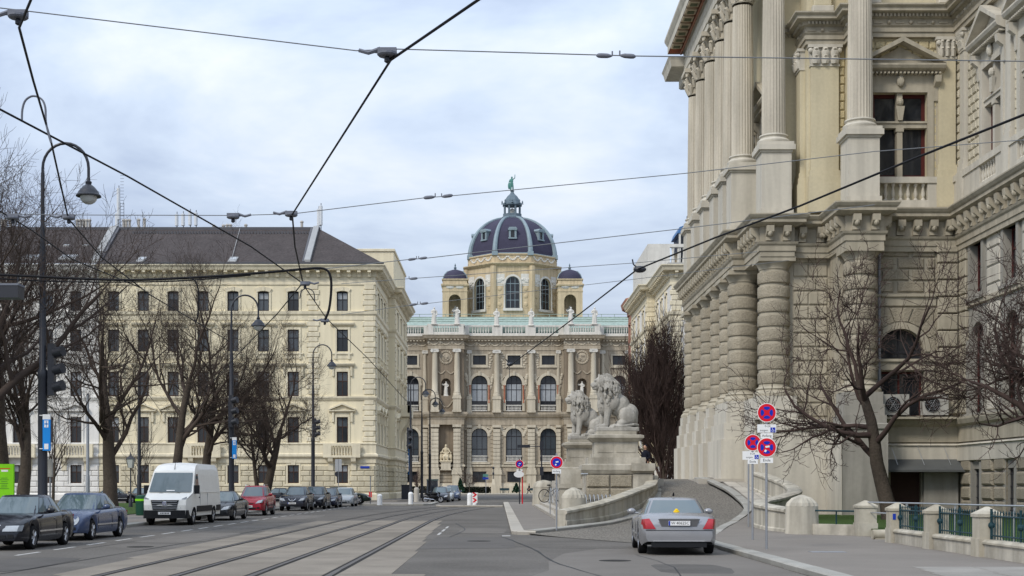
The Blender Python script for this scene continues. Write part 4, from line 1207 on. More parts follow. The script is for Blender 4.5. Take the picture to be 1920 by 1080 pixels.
def house_bands(par, plan, mtrim, cornice=True):
    def bd(name, prof):
        b = MB(); b.sweep(plan, prof); b.build(name, mtrim, par)
    bd('plinth', [(0, 0), (.25, 0), (.25, .7), (.12, .85), (0, .88)])
    bd('string_course', [(0, bz(868)), (.1, bz(868)), (.1, bz(860)), (.35, bz(856)), (.35, bz(852)), (.12, bz(850)), (.12, bz(834)), (.2, bz(833)), (.2, bz(831)), (0, bz(830))])
    bd('string_course', [(0, bz(752)), (.08, bz(751)), (.22, bz(746)), (.22, bz(743.5)), (0, bz(743))])
    bd('string_course', [(0, bz(600)), (.06, bz(600)), (.06, bz(592)), (.2, bz(589)), (.24, bz(584)), (0, bz(583.2))])
    if cornice:
        bd('cornice', [(0, bz(535)), (.1, bz(534)), (.1, bz(531)), (.04, bz(530)), (.04, bz(520)), (.15, bz(519)), (.15, bz(509)), (.85, bz(508)), (.95, bz(503)), (1.1, bz(500)), (1.1, bz(498)), (0, bz(496))])
        g = MB(); g.add([(-.17, 0, 0), (.17, 0, 0), (.17, -.2, -.02), (-.17, -.2, -.02), (-.17, 0, .62), (.17, 0, .62), (.17, -.62, .62), (-.17, -.62, .62), (.17, -.66, .4), (-.17, -.66, .4), (.17, -.3, .3), (-.17, -.3, .3)],
                        [(0, 1, 2, 3), (3, 2, 10, 11), (11, 10, 8, 9), (9, 8, 6, 7), (4, 7, 6, 5), (0, 3, 11, 9, 7, 4), (1, 5, 6, 8, 10, 2)])
        gm = g.mesh('bracket', mtrim)
        for (xa, ya), (xb, yb) in zip(plan, plan[1:]):
            d = math.hypot(xb-xa, yb-ya)
            if d < 2: continue
            an = math.atan2(yb-ya, xb-xa); n = int(d/1.05)
            for i in range(n):
                t = (i+.5)/n
                inst('bracket', gm, par, (lerp(xa, xb, t)+.15*math.sin(an), lerp(ya, yb, t)-.15*math.cos(an), bz(519.5)), an)
XC = bx(703); XL = bx(186)
house = thing('corner_house', (bx(440), BY, 0), 'cream stuccoed corner house with dark tiled hip roof and rusticated ground floor', 'house')
fr = [bx(p) for p in (213, 269, 325, 381, 437, 494, 550, 642)]
house_face(house, XL, BY, 0, XC-XL, [c-XL for c in fr], M['cream'], M['cream_trim'], M['cream_rust'], quoins=(bx(587)-XL, XC-XL-.6))
house_face(house, XC, BY, PI/2, 16, [4.2, 8, 11.8], M['cream'], M['cream_trim'], M['cream_rust'], quoins=(.7, 15.3))
XP = bx(703)+.81
house_face(house, XC, BY+16, 0, .81, [], M['cream'], M['cream_trim'], M['cream_rust'], rust=True)
house_face(house, XP, BY+16, PI/2, 20, [4.5, 10, 15.5], M['cream'], M['cream_trim'], M['cream_rust'], quoins=(.7, 19.3))
hplan = [(XL, BY), (XC, BY), (XC, BY+16), (XP, BY+16), (XP, BY+36), (XC, BY+36), (XC, BY+42)]
house_bands(house, hplan, M['cream_trim'])
b = MB(); b.box(XL, XC-.4, BY+.5, BY+42, 0, bz(500)); b.build('core', M['frame_dark'], house)
ze = bz(496.5); zri = wz(430, BY+11)
xr = wx(600, BY+11)
b = MB()
e0 = BY-.95; xe = XC+.95
b.add([(XL, e0, ze), (xe, e0, ze), (xr, BY+11, zri), (XL, BY+11, zri), (xe, BY+42, ze), (xr, BY+32, zri), (XL, BY+32, zri)], [(0, 1, 2, 3), (1, 4, 5, 2), (3, 2, 5, 6)])
roof = b.build('roof', M['roof_tile'], house)
b = MB(); b.box(XL, xr, BY+10.8, BY+11.3, zri-.1, zri+.22); b.build('ridge', M['zinc_dark'], roof)
b = MB(); b.box(XL, xe+.05, e0-.2, e0+.02, ze-.05, ze+.12); b.build('gutter', M['zinc_dark'], roof)
b = MB()
for k in range(60):
    x_ = lerp(XL+1, xr-1, k/59); b.box(x_-.09, x_+.09, BY+9.3, BY+9.5, lerp(ze, zri, .86)-.05, lerp(ze, zri, .86)+.28)
o = b.build('snow_hooks', M['zinc_dark'], roof); o['kind'] = 'stuff'
def slope_strip(px_bot, px_top, w, m, name, hgt=.35, par=roof):
    b = MB(); x0 = bx(px_bot); x1 = wx(px_top, BY+10.9)
    y0, z0, y1, z1 = e0+.1, ze+.05, BY+10.9, zri+.02
    b.add([(x0-w, y0, z0), (x0+w, y0, z0), (x1+w, y1, z1), (x1-w, y1, z1), (x0-w, y0, z0+hgt), (x0+w, y0, z0+hgt), (x1+w, y1, z1+hgt), (x1-w, y1, z1+hgt)],
          [(0, 1, 5, 4), (1, 2, 6, 5), (2, 3, 7, 6), (3, 0, 4, 7), (4, 5, 6, 7)])
    b.build(name, m, par)
slope_strip(578, 593, .3, M['roof_zinc'], 'fire_wall'); slope_strip(182, 213, .38, M['roof_zinc'], 'fire_wall')
slope_strip(571, 585, .14, M['zinc_dark'], 'roof_ladder', .2); slope_strip(191, 222, .16, M['zinc_dark'], 'roof_ladder', .2)
def skylight(px, py0, py1, w, par):
    # lies on the roof slope
    t0 = (bz(py0)-ze)/(zri-ze)*.93; t1 = (bz(py1)-ze)/(zri-ze)*.93
    y0, y1 = lerp(e0, BY+11, t0), lerp(e0, BY+11, t1); z0, z1 = lerp(ze, zri, t0), lerp(ze, zri, t1); x = wx(px, (y0+y1)/2)
    b = MB(); b.add([(x-w, y0, z0+.12), (x+w, y0, z0+.12), (x+w, y1, z1+.12), (x-w, y1, z1+.12), (x-w, y0, z0-.1), (x+w, y0, z0-.1), (x+w, y1, z1-.1), (x-w, y1, z1-.1)], [(0, 1, 2, 3), (4, 5, 1, 0), (5, 6, 2, 1), (7, 4, 0, 3)])
    s = b.build('skylight', M['roof_zinc'], par)
    b = MB(); i_ = .12; b.add([(x-w+i_, lerp(y0, y1, .4), lerp(z0, z1, .4)+.14), (x+w-i_, lerp(y0, y1, .4), lerp(z0, z1, .4)+.14), (x+w-i_, lerp(y0, y1, .92), lerp(z0, z1, .92)+.14), (x-w+i_, lerp(y0, y1, .92), lerp(z0, z1, .92)+.14)], [(0, 1, 2, 3)])
    b.build('pane', M['lens_clear'], s)
for p in (265, 437): skylight(p, 494, 480, .42, roof)
b = MB(); b.tube([(bx(434), e0+1.2, ze+.75), (wx(450, BY+10.9), BY+10.9, zri+.1)], .035, 5); b.build('lightning_conductor', M['roof_zinc'], roof)
# masonry attic over the side pavilion
b = MB(); zat = wz(471, BY+18)
b.box(XC-6.5, XP-.15, BY+16.3, BY+35.7, ze-.3, zat-.2); b.build('attic', M['cream'], house)
b = MB(); b.sweep([(XC-6.5, BY+16.3), (XP-.15, BY+16.3), (XP-.15, BY+35.7)], [(0, zat-.35), (.15, zat-.3), (.15, zat-.05), (0, zat)]); b.box(XC-6.5, XP-.15, BY+16.31, BY+35.7, zat-.2, zat-.02); b.build('attic_coping', M['cream_trim'], house)
# balcony and balusters of the corner bay, on consoles
def house_balcony(par, c, y0, w=1.9):
    b = MB(); z0 = bz(858)
    b.box(c-w, c+w, y0-.75, y0-.05, z0, z0+.22)
    bal = b.build('balcony', M['cream_trim'], par)
    b = MB(); z1 = bz(833)
    b.box(c-w, c-w*.55, y0-.72, y0-.4, z0+.22, z1); b.box(c+w*.55, c+w, y0-.72, y0-.4, z0+.22, z1); b.box(c-w*.55, c+w*.55, y0-.72, y0-.4, z1-.18, z1); b.build('parapet', M['cream_trim'], bal)
    b = MB()
    for i in range(7): b.lathe([(.09, 0), (.05, .1), (.1, .35), (.05, .75), (.09, z1-.18-z0-.22)], 8, c-w*.46+i*w*.92/6, y0-.56, z0+.22, cap=False)
    b.build('balusters', M['cream_trim'], bal, smooth=True)
    for s in (-1, 1):
        b = MB(); b.prism([(y0, z0), (y0-.7, z0), (y0-.6, z0-.4), (y0-.25, z0-.6), (y0-.2, z0-1.3), (y0, z0-1.4)], c+s*w*.62-.25, c+s*w*.62+.25, 'x'); b.build('console', M['cream_trim'], bal)
house_balcony(house, bx(642), BY)
house_balcony(house, bx(381), BY)
# projecting stone balcony and portal on the flank
b = MB()
b.box(XP, XP+1.3, BY+23, BY+29, bz(760), bz(752)); b.box(XP+1.0, XP+1.3, BY+23, BY+29, bz(752), bz(735)); b.box(XP, XP+1.3, BY+23, BY+23.3, bz(752), bz(735))
for k in range(4): b.prism([(XP, bz(762)), (XP+1.1, bz(762)), (XP+.8, bz(778)), (XP+.3, bz(790)), (XP, bz(812))], BY+23.3+k*1.8, BY+23.9+k*1.8, 'y')
b.build('oriel_balcony', M['cream_trim'], house)
# the white neighbour on the left
XW = bx(-70)
wh = thing('white_house', (bx(90), BY, 0), 'white stuccoed house on the far left behind the bare trees', 'house')
house_face(wh, XW, BY-.06, 0, XL-XW-.01, [bx(p)-XW for p in (-20, 35, 90, 143)], M['white_wall'], M['white_wall'], M['white_wall'])
house_bands(wh, [(XW, BY-.06), (XL-.02, BY-.06)], M['white_wall'])
b = MB(); b.box(XW, XL-.05, BY+.5, BY+40, 0, bz(500)); b.build('core', M['frame_dark'], wh)
b = MB(); b.add([(XW, e0, ze), (XL-.03, e0, ze), (XL-.03, BY+11, zri), (XW, BY+11, zri), (XL-.03, BY+32, zri), (XW, BY+32, zri)], [(0, 1, 2, 3), (3, 2, 4, 5)]); wroof = b.build('roof', M['roof_tile'], wh)
b = MB(); b.box(XW, XL-.03, BY+10.8, BY+11.3, zri-.1, zri+.22); b.build('ridge', M['zinc_dark'], wroof)
for p in (58, 128): skylight(p, 487, 473, .85, wroof)
for p in (30, 92, 124, 160): skylight(p, 443, 440, .3, wroof)
house_balcony(wh, bx(143), BY-.06); house_balcony(wh, bx(35), BY-.06)
# roof furniture: chimney pipes and mobile-phone antennas
rt = random.Random(4)
def pipe(par, px, py_top, py_base, r_, m, name, Y=BY+12):
    b = MB(); z0, z1 = wz(py_base, Y), wz(py_top, Y); x = wx(px, Y)
    b.lathe([(r_, z0-.6), (r_, z1-.25), (r_*1.35, z1-.2), (r_*1.35, z1-.1), (r_*.9, z1)], 8, x, Y); return b.build(name, m, par)
for p in (145, 151, 157, 162, 168, 4, 10, 20): pipe(wroof, p, 411, 428, .16, M['chimney'], 'chimney_pipe')
for p, t in ((232, 411), (237, 411), (243, 411), (260, 410), (271, 409), (401, 421), (419, 421), (426, 420), (432, 420), (461, 420), (566, 414)): pipe(roof, p, t, 429, .15, M['chimney'], 'chimney_pipe')
def antenna(px, tops, base, label, lattice=False):
    Y = BY+13; t = thing('antenna_mast', (wx(px[0], Y), Y, wz(base, Y)), label, 'antenna', 'mobile antennas on the roofs')
    for p, tp in zip(px, tops):
        b = MB(); x = wx(p, Y); z0, z1 = wz(base+6, Y), wz(tp, Y)
        b.tube([(x, Y, z0), (x, Y, z1+.3)], .06, 6)
        b.build('mast', M['galvanised'], t)
        b = MB(); b.lathe([(.05, z0+(z1-z0)*.25), (.2, z0+(z1-z0)*.27), (.2, z1-.05), (.05, z1)], 10, x, Y-.18); b.build('antenna_panel', M['antenna'], t)
    return t
antenna((332, 344, 357, 368), (402, 401, 397, 399), 426, 'cluster of four white antenna tubes on the dark tiled roof')
antenna((598, 602), (392, 386), 430, 'white antenna panel beside the right end of the roof ridge')
t = antenna((223, 220), (353, 400), 428, 'tall antenna mast with ladder near the left fire wall of the roof')
b = MB(); Y = BY+13.2; x0 = wx(229, Y)
for k in range(18): b.tube([(x0-.2, Y, wz(428, Y)+k*.35), (x0+.2, Y, wz(428, Y)+k*.35)], .025, 4)
for s in (-.2, .2): b.tube([(x0+s, Y, wz(434, Y)), (x0+s, Y, wz(380, Y))], .035, 4)
b.build('ladder', M['galvanised'], t)

# ---------------------------------------------------------------- houses across the street on the right
XQ = 17.7
rh = thing('balustraded_house', (XQ+8, 160, 0), 'pale stuccoed house with roof balustrade between the palace columns and the museum', 'house')
XQP = XQ-.9
house_face(rh, XQ, BY, 0, 14, [3, 7, 11], M['white_wall'], M['cream_trim'], M['cream_rust'], quoins=(.6,), rust=False)
house_face(rh, XQ, BY+14, -PI/2, 14, [2.5, 6.4, 10.3], M['white_wall'], M['cream_trim'], M['cream_rust'], quoins=(.7,), rust=False)
house_face(rh, XQP, BY+14, 0, .9, [], M['white_wall'], M['cream_trim'], M['cream_rust'], quoins=(.45,), rust=False)
house_face(rh, XQP, BY+32, -PI/2, 18, [4, 9, 14], M['white_wall'], M['cream_trim'], M['cream_rust'], quoins=(.7, 17.3), rust=False)
house_bands(rh, [(XQP, BY+32), (XQP, BY+14), (XQ, BY+14), (XQ, BY), (XQ+14, BY)], M['cream_trim'])
b = MB(); b.box(XQ+.4, XQ+14, BY+.5, BY+32, 0, bz(500)); b.build('core', M['frame_dark'], rh)
b = MB(); b.box(XQ-.3, XQ+14, BY-.3, BY+32, bz(500), bz(493)); b.build('roof', M['roof_zinc'], rh)
zb0, zb1 = bz(496), wz(457, BY+14)
b = MB()
b.box(XQP+.1, XQP+2.6, BY+14.1, BY+14.7, zb0, zb1); b.box(XQP+2.6, XQ+13, BY+14.1, BY+14.7, zb0, zb0+1.0); b.box(XQP+2.6, XQ+13, BY+14.1, BY+14.7, zb1-.35, zb1)
b.box(XQP+.1, XQP+.7, BY+14.7, BY+31, zb0, zb1); b.build('balustrade', M['statue_white'], rh)
g = MB(); hb = zb1-.35-zb0-1.0; g.lathe([(.2, 0), (.1, .12*hb), (.24, .4*hb), (.1, .8*hb), (.2, hb)], 8, cap=False); g = g.mesh('baluster', M['statue_white'], True)
for i in range(12): inst('baluster', g, rh, (XQP+3.0+i*.62, BY+14.4, zb0+1.0))
t = thing('roof_pavilion', (wx(1282, 160), 160, bz(493)), 'dark blue curved roof structure behind the roof balustrade', 'roof structure')
b = MB(); xb = wx(1266, 160); zp0, zp1 = wz(462, 160), wz(424, 160)
b.prism([(xb, zp0+1.2), (xb+.25, zp0+1.9), (xb+.9, zp1-.25), (xb+2, zp1), (xb+7, zp1), (xb+7, zp0+1.2)], 158, 164, 'y'); b.build('roof_shell', M['blue_roof'], t)
b = MB(); b.box(xb+.3, xb+6.9, 158.4, 163.6, zp0-2.5, zp0+1.2); b.build('glazing', M['glass_dark'], t)
for k in range(3):
    b = MB(); b.box(xb+.2+k*1.2, xb+.4+k*1.2, 158.1, 158.4, zp0-2.4, zp0+1.19); b.build('post', M['statue_white'], t)
# brick-red house beyond
ph = thing('red_house', (22, 190, 0), 'brick-red house with heavy cornice partly seen before the museum', 'house')
XR = 17.0; YR = BY+32.5; LR = 6
b = MB(); wall(b, 0, LR, 0, 25.2, [(c-.6, c+.6, z, z+2.2) for c in (2, 4.4) for z in (2, 6.5, 11, 15.5, 20.2)], .3)
inst('wall', b.mesh('wall', M['pink_wall']), ph, (XR, YR+LR, 0), -PI/2)
b = MB(); b.box(XR+.35, XR+12, YR, YR+LR, 0, 25); b.build('core', M['pink_wall'], ph)
b = MB(); b.sweep([(XR, YR+LR), (XR, YR), (XR+12, YR)], [(0, 23.6), (.15, 23.7), (.15, 24.2), (.8, 24.5), (1.0, 25.2), (0, 25.6)]); b.build('cornice', M['pink_wall'], ph)
su = MB(); su.box(-.75, .75, -.12, 0, -.2, 0); su.box(-.75, .75, -.15, 0, 2.2, 2.45); su = su.mesh('window', M['pink_wall'])
for c in (2, 4.4):
    for z in (15.5, 20.2): put_window(ph, su, (XR, YR+LR-c, z), -PI/2, win_meshes(1.2, 2.2, 0, 2, [1.0], M['frame_dark'], M['glass_dark'], .1), .2)
# ---------------------------------------------------------------- the palace with giant columns on the right
pal = thing('palace_building', (17, 70, 0), 'monumental pale palace with banded lower columns and giant fluted upper columns', 'palace')
ZC = 14.24
def PB(name, m, par=None, smooth=False):
    class _(MB):
        def done(s): return s.build(name, m, par or pal, smooth)
    return _()
def face(name, ox, oy, rz, length, z0, z1, holes, m, depth=.45):
    b = MB(); wall(b, 0, length, z0, z1, holes, depth); return inst(name, b.mesh(name, m), pal, (ox, oy, 0), rz)
def psweep(name, path, prof, m, par=None):
    b = MB(); b.sweep(path, prof); return b.build(name, m, par or pal)
# --- lower storey walls
doors = [(c-1.1, c+1.1, 2.0, 8.4, 1.1) for c in (6.4, 10.2, 13.9, 17.6)]
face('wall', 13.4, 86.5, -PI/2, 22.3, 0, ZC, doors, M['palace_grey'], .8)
for c in (6.4, 10.2, 13.9, 17.6):
    su = MB(); su.box(-1.3, -1.1, -.15, 0, 0, 5.3); su.box(1.1, 1.3, -.15, 0, 0, 5.3); su.box(-1.3, 1.3, -.18, 0, -.1, 0)
    put_window(pal, su.mesh('window', M['palace']), (13.4, 86.5-c, 2.0), -PI/2, win_meshes(2.2, 6.4, 1.1, 2, [.6, .4], M['frame_brown'], M['glass_dark'], .14), .6)
face('wall', 13.4, 64.2, 0, 2.2, 0, ZC, [], M['palace'])
face('wall', 15.6, 64.2, -PI/2, 1.9, 0, ZC, [], M['palace'])
BW = 18.42
lun = (BW-1.05-15.6, BW+1.05-15.6)
face('wall', 15.6, 62.3, 0, 5.5, 0, ZC, [(lun[0], lun[1], 7.45, 8.85, 1.05), (lun[0], lun[1], 4.8, 6.9), (2.35, 3.75, .36, 2.35)], M['palace'], .55)
WY = (59.9, 55.9, 51.9)
wl = []
for y in WY:
    c = 62.3-y
    wl += [(c-.7, c+.7, 10.2, 12.35), (c-.75, c+.75, 4.85, 8.9, .75), (c-.45, c+.45, .4, 2.4)]
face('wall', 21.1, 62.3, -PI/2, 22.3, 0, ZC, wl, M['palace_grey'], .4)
b = PB('core', M['frame_dark']); b.box(15.2, 40, 64.9, 110, 0, 23.4); b.box(21.8, 40, 40, 64.8, 0, 23.4); b.box(14.6, 15.2, 66.5, 104, 0, 27); b.box(16.5, 21.7, 62.95, 63.55, 2.6, 23.4); b.done()
# lower windows of the window bay and of the wing
su = MB()
for a, c, d, e_ in zip(*(lambda o_, i_: (o_, o_[1:], i_, i_[1:]))(arc_pts(-1.35, 1.35, 1.7, 1.35, 14), arc_pts(-1.05, 1.05, 1.4, 1.05, 14))):
    su.quad((d[0], -.08, d[1]), (e_[0], -.08, e_[1]), (c[0], -.08, c[1]), (a[0], -.08, a[1])); su.quad((a[0], -.08, a[1]), (c[0], -.08, c[1]), (c[0], 0, c[1]), (a[0], 0, a[1]))
su.box(-1.6, 1.6, -.25, 0, -.12, 0); su.box(-1.5, 1.5, -.14, 0, -.5, -.12)
put_window(pal, su.mesh('window', M['palace']), (BW, 62.3, 7.45), 0, win_meshes(2.1, 1.4, 1.05, 2, [1], M['frame_dark'], M['glass_dark'], .1), .4)
su = MB(); su.box(-1.3, -1.05, -.08, 0, 0, 2.1); su.box(1.05, 1.3, -.08, 0, 0, 2.1); su.box(-1.32, 1.32, -.1, 0, -.02, .06)
put_window(pal, su.mesh('window', M['palace']), (BW, 62.3, 4.8), 0, win_meshes(2.1, 2.1, 0, 2, [1], M['frame_red'], M['glass_dark'], .1), .4)
su1 = MB(); su1.box(-.95, -.7, -.12, 0, -.2, 2.35); su1.box(.7, .95, -.12, 0, -.2, 2.35); su1.box(-1.05, 1.05, -.2, 0, -.35, -.2); su1 = su1.mesh('window', M['palace_grey'])
su2 = MB(); su2.box(-1.1, -.75, -.14, 0, 0, 3.3); su2.box(.75, 1.1, -.14, 0, 0, 3.3); su2.box(-1.2, 1.2, -.25, 0, -.25, 0); su2 = su2.mesh('window', M['palace_grey'])
su3 = MB(); su3.box(-.75, -.45, -.1, 0, -.1, 2.3); su3.box(.45, .75, -.1, 0, -.1, 2.3); su3.box(-.77, .77, -.12, 0, -.12, -.01); su3 = su3.mesh('window', M['palace_grey'])
barm = MB()
for k in range(5): barm.tube([(-.36+k*.18, 0, 0), (-.36+k*.18, 0, 2.0)], .018, 5)
for k in range(4): barm.tube([(-.45, 0, .25+k*.5), (.45, 0, .25+k*.5)], .018, 5)
barm = barm.mesh('window_bars', M['pole_black'])
for y in WY:
    put_window(pal, su1, (21.1, y, 10.2), -PI/2, win_meshes(1.4, 2.15, 0, 2, [.6, .4], M['frame_red'], M['glass_dark'], .1), .3)
    put_window(pal, su2, (21.1, y, 4.85), -PI/2, win_meshes(1.5, 4.05, .75, 2, [.5, .5], M['frame_red'], M['glass_dark'], .1), .3)
    w = put_window(pal, su3, (21.1, y, .4), -PI/2, win_meshes(.9, 2.0, 0, 1, [1], M['frame_dark'], M['glass_dark'], .06), .3)
    inst('window_bars', barm, w, (0, .1, 0), local=True)
# rock-faced blocks: window bay courses, wing basement, banded pilasters
rb_cache = {}
def rock_block(x0, x1, z0, z1, org, rz, m='palace_rock', proud=.09, name='rusticated_block', bev=.04):
    k = (round(x1-x0, 2), round(z1-z0, 2), m, proud, bev)
    if k not in rb_cache:
        g = MB(); g.bevbox(0, k[0], -proud, 0, 0, k[1], bev); rb_cache[k] = g.mesh(name, M[m])
    c_, s_ = math.cos(rz), math.sin(rz)
    return inst(name, rb_cache[k], pal, (org[0]+c_*x0, org[1]+s_*x0, z0), rz)
z = 10.5
for row in range(4):
    xs = [16.9, 17.5, 18.9, 20.0] if row % 2 else [16.9, 18.2, 19.6, 20.0]
    for a, c in zip(xs, xs[1:]): rock_block(a+.06, c-.14 if c < 19.9 else c-.03, z+.03, z+.5, (0, 62.3), 0)
    z += .54
z = 4.9
while z < 12.2:
    for a, c in ((13.9, 14.6), (14.63, 15.5)) if int(z*10) % 2 else ((13.9, 14.95), (14.98, 15.5)): rock_block(a, c, z+.03, z+.6, (0, 64.2), 0, 'palace', .07)
    z += .66
psweep('string_course', [(16.9, 62.3), (20.0, 62.3)], [(0, 9.85), (.1, 9.9), (.1, 10.25), (.2, 10.3), (.2, 10.4), (0, 10.45)], M['palace'])
for k in range(7):      # voussoirs above the half-round window
    a = PI*(.5+k)/7
    g = MB(); r0, r1 = 1.4, 2.25+.35*math.sin(a)
    aa, ab = PI*(k+.04)/7, PI*(k+.96)/7
    g.prism([(r0*math.cos(aa), r0*math.sin(aa)), (r1*math.cos(aa), min(r1*math.sin(aa), 2.0)), (r1*math.cos(ab), min(r1*math.sin(ab), 2.0)), (r0*math.cos(ab), r0*math.sin(ab))], -.09, 0, 'y')
    g.v = [(v[0]+BW, v[1]+62.3, v[2]+7.8) for v in g.v]; g.build('voussoir', M['palace_rock'], pal)
z = 4.9
while z < 12.3:         # banded pilaster at the inner corner
    rock_block(20.05, 20.98, z+.03, z+.74, (0, 62.3), 0, 'palace', .22, 'pilaster_block')
    if z < 9.3:
        rock_block(19.75, 20.02, z+.03, z+.74, (0, 62.3), 0, 'palace', .06); 
    rock_block(.35, 1.25, z+.03, z+.74, (21.1, 62.3), -PI/2, 'palace', .16, 'pilaster_block')
    for q in (3.6, 7.6): rock_block(q, q+1.5, z+.03, z+.74, (21.1, 62.3), -PI/2, 'palace_smooth', .05)
    z += .77
rock_block(20.0, 21.0, 12.3, 12.6, (0, 62.3), 0, 'palace', .3, 'pilaster_cap')
z = .42
while z < 2.3:
    for q in (.6, 3.2, 4.7, 7.2, 8.7): rock_block(q, q+1.25 if q > 1 else q+1.2, z+.02, z+.58, (21.1, 62.3), -PI/2, 'palace_rock', .16, bev=.08)
    z += .62
bayp = [(17.35, 62.3), (21.1, 62.3), (21.1, 40)]
psweep('string_course', bayp, [(0, 2.75), (.18, 2.8), (.18, 3.45), (.26, 3.5), (.2, 3.55), (0, 3.6)], M['palace_smooth'])
psweep('string_course', bayp, [(0, 3.65), (.12, 3.65), (.12, 4.35), (.3, 4.45), (.38, 4.65), (.38, 4.75), (0, 4.8)], M['palace'])
psweep('string_course', [(21.1, 61), (21.1, 40)], [(0, 9.6), (.12, 9.65), (.12, 9.85), (0, 9.9)], M['palace'])
# dark door under a metal canopy
b = PB('door', M['frame_brown']); b.box(17.95, 19.35, 62.55, 62.62, .36, 2.35); dr = b.done()
b = PB('door_panel', M['palace_grey']); b.box(19.4, 20.95, 62.0, 62.29, .36, 2.5); b.done()
b = PB('canopy', mat('canopy_grey', (.10, .105, .105), .6, var=.1, scale=2)); b.add([(17.4, 62.28, 2.95), (21.0, 62.28, 2.95), (21.05, 61.2, 2.38), (17.4, 61.2, 2.38), (17.4, 62.28, 2.85), (21.0, 62.28, 2.85), (21.05, 61.2, 2.28), (17.4, 61.2, 2.28)], [(0, 3, 2, 1), (4, 5, 6, 7), (3, 7, 6, 2), (2, 6, 5, 1), (0, 4, 7, 3)]); cn = b.done()
for x in (17.9, 19.1, 20.3):
    b = MB(); b.tube([(x, 62.2, 3.6), (x+.15, 61.5, 2.6)], .012, 5); b.build('tie_rod', M['steel'], cn)
# --- lower entablature, broken forward round each column
EP = [(13.4, 85.5), (11.65, 85.5), (11.65, 67.45), (12.2, 67.45), (12.2, 63.4), (13.8, 63.4), (13.8, 63.85), (15.5, 63.85), (15.5, 60.7), (17.2, 60.7), (17.2, 62.1), (20.9, 62.1), (20.9, 40)]
psweep('entablature', EP, [(-.6, 12.35), (0, 12.35), (0, 12.6), (.05, 12.6), (.05, 12.85), (.12, 12.92), (.16, 13.02), (.0, 13.04), (.0, 13.72), (.2, 13.76), (.45, 13.88), (.45, 14.02), (.52, 14.08), (.6, 14.2), (.6, 14.26), (-.3, 14.4)], M['palace'])
b = PB('entablature_slab', M['palace_grey'])
b.box(11.7, 13.4, 67.5, 85.4, 12.36, 14.3); b.box(12.25, 15.4, 63.9, 67.4, 12.36, 14.3); b.box(15.55, 17.15, 60.75, 62.3, 12.36, 14.3); b.done()
g = MB(); g.add([(-.17, 0, 0), (.17, 0, 0), (.17, -.16, .02), (-.17, -.16, .02), (.17, -.14, .2), (-.17, -.14, .2), (.17, -.4, .4), (-.17, -.4, .4), (.17, -.42, .68), (-.17, -.42, .68), (.17, 0, .68), (-.17, 0, .68)],
      [(0, 1, 2, 3), (3, 2, 4, 5), (5, 4, 6, 7), (7, 6, 8, 9), (9, 8, 10, 11), (0, 3, 5, 7, 9, 11), (1, 10, 8, 6, 4, 2)])
g.ell((0, -.3, .32), (.12, .14, .14), 8, 6)
cons = g.mesh('console', M['palace'], 30)
for (xa, ya), (xb, yb) in zip(EP, EP[1:]):
    d = math.hypot(xb-xa, yb-ya)
    if d < .7: continue
    an = math.atan2(yb-ya, xb-xa); n = max(1, round(d/.78))
    if d > 15 and xb > 20: n = 24
    for i in range(n):
        t = (i+.5)/n; inst('console', cons, pal, (lerp(xa, xb, t), lerp(ya, yb, t), 13.05), an)
# --- lower columns
zb, zt = 5.85, 12.35
cb = MB(); cb.lathe([(.95, 0), (.95, .14), (.9, .2), (.82, .3), (.86, .36), (.72, .46), (.70, .5), (.66, 5.95), (.7, 5.98), (.7, 6.05), (.76, 6.15), (.84, 6.28), (.86, 6.3)], 32, cap=False); cb.box(-.86, .86, -.86, .86, 6.3, 6.5)
cb = cb.mesh('column', M['palace'], 35)
drm = []
for sd in range(3):
    d_ = MB(); d_.lathe([(.66, 0), (.735, .0), (.752, .03), (.756, .17), (.756, .34), (.752, .49), (.735, .52), (.66, .52)], 32, cap=False)
    r_ = random.Random(sd); d_.v = [(x*(1+.012*noise.noise(Vector((x*7+sd*9, y*7, z*7)))), y*(1+.012*noise.noise(Vector((x*7+sd*9, y*7, z*7)))), z) for x, y, z in d_.v]
    drm.append(d_.mesh('drum', M['palace_rock'], 28))
LOWC = [(12.27, 68.4), (12.27, 71.0), (12.27, 74.0), (12.27, 77.6), (12.27, 81.2), (12.27, 84.4), (13.0, 64.3), (16.35, 61.55)]
for i, (x, y) in enumerate(LOWC):
    c = inst('column', cb, pal, (x, y, zb), 0, (1, 1, 1))
    for k in range(8): inst('drum', drm[(k+i) % 3], c, (0, 0, (.60+k*.675)), rz=(k*1.3+i), local=True)
    if i < 6 and i != 1:
        b = PB('column_pedestal', M['palace_smooth']); h = 1.05
        for hw, z0, z1 in ((1.28, 1.95, 3.95), (1.12, 3.95, 4.75), (1.0, 4.75, 5.35), (.92, 5.35, 5.85)):
            hy = hw*.66; b.box(x-hw, min(x+hw, 13.42), y-hy-(.35 if i == 0 else 0), y+hy+(2.3 if i == 0 else 0), z0, z1)
        b.done()
b = PB('column_pedestal', M['palace_smooth'])
b.box(12.25, 15.24, 63.15, 64.19, 0, 4.2); b.sweep([(12.25, 67), (12.25, 63.15), (15.24, 63.15)], [(0, 4.2), (.1, 4.25), (.1, 4.45), (0, 4.5)]); b.box(12.3, 15.24, 63.2, 64.19, 4.2, 4.75)
b.box(12.1, 13.39, 64.2, 67.15, 0, 5.84); b.box(12.02, 13.95, 63.32, 64.19, 4.75, 5.3); b.box(12.08, 13.9, 63.38, 64.19, 5.3, 5.85); b.done()
b = PB('column_pedestal', M['palace_grey'])
b.box(15.25, 17.3, 60.4, 62.29, 0, 4.15); b.sweep([(15.25, 62.29), (15.25, 60.4), (17.3, 60.4), (17.3, 62.29)], [(0, 4.15), (.08, 4.2), (.08, 4.4), (0, 4.45)]); b.box(15.3, 17.25, 60.45, 62.29, 4.15, 4.8)
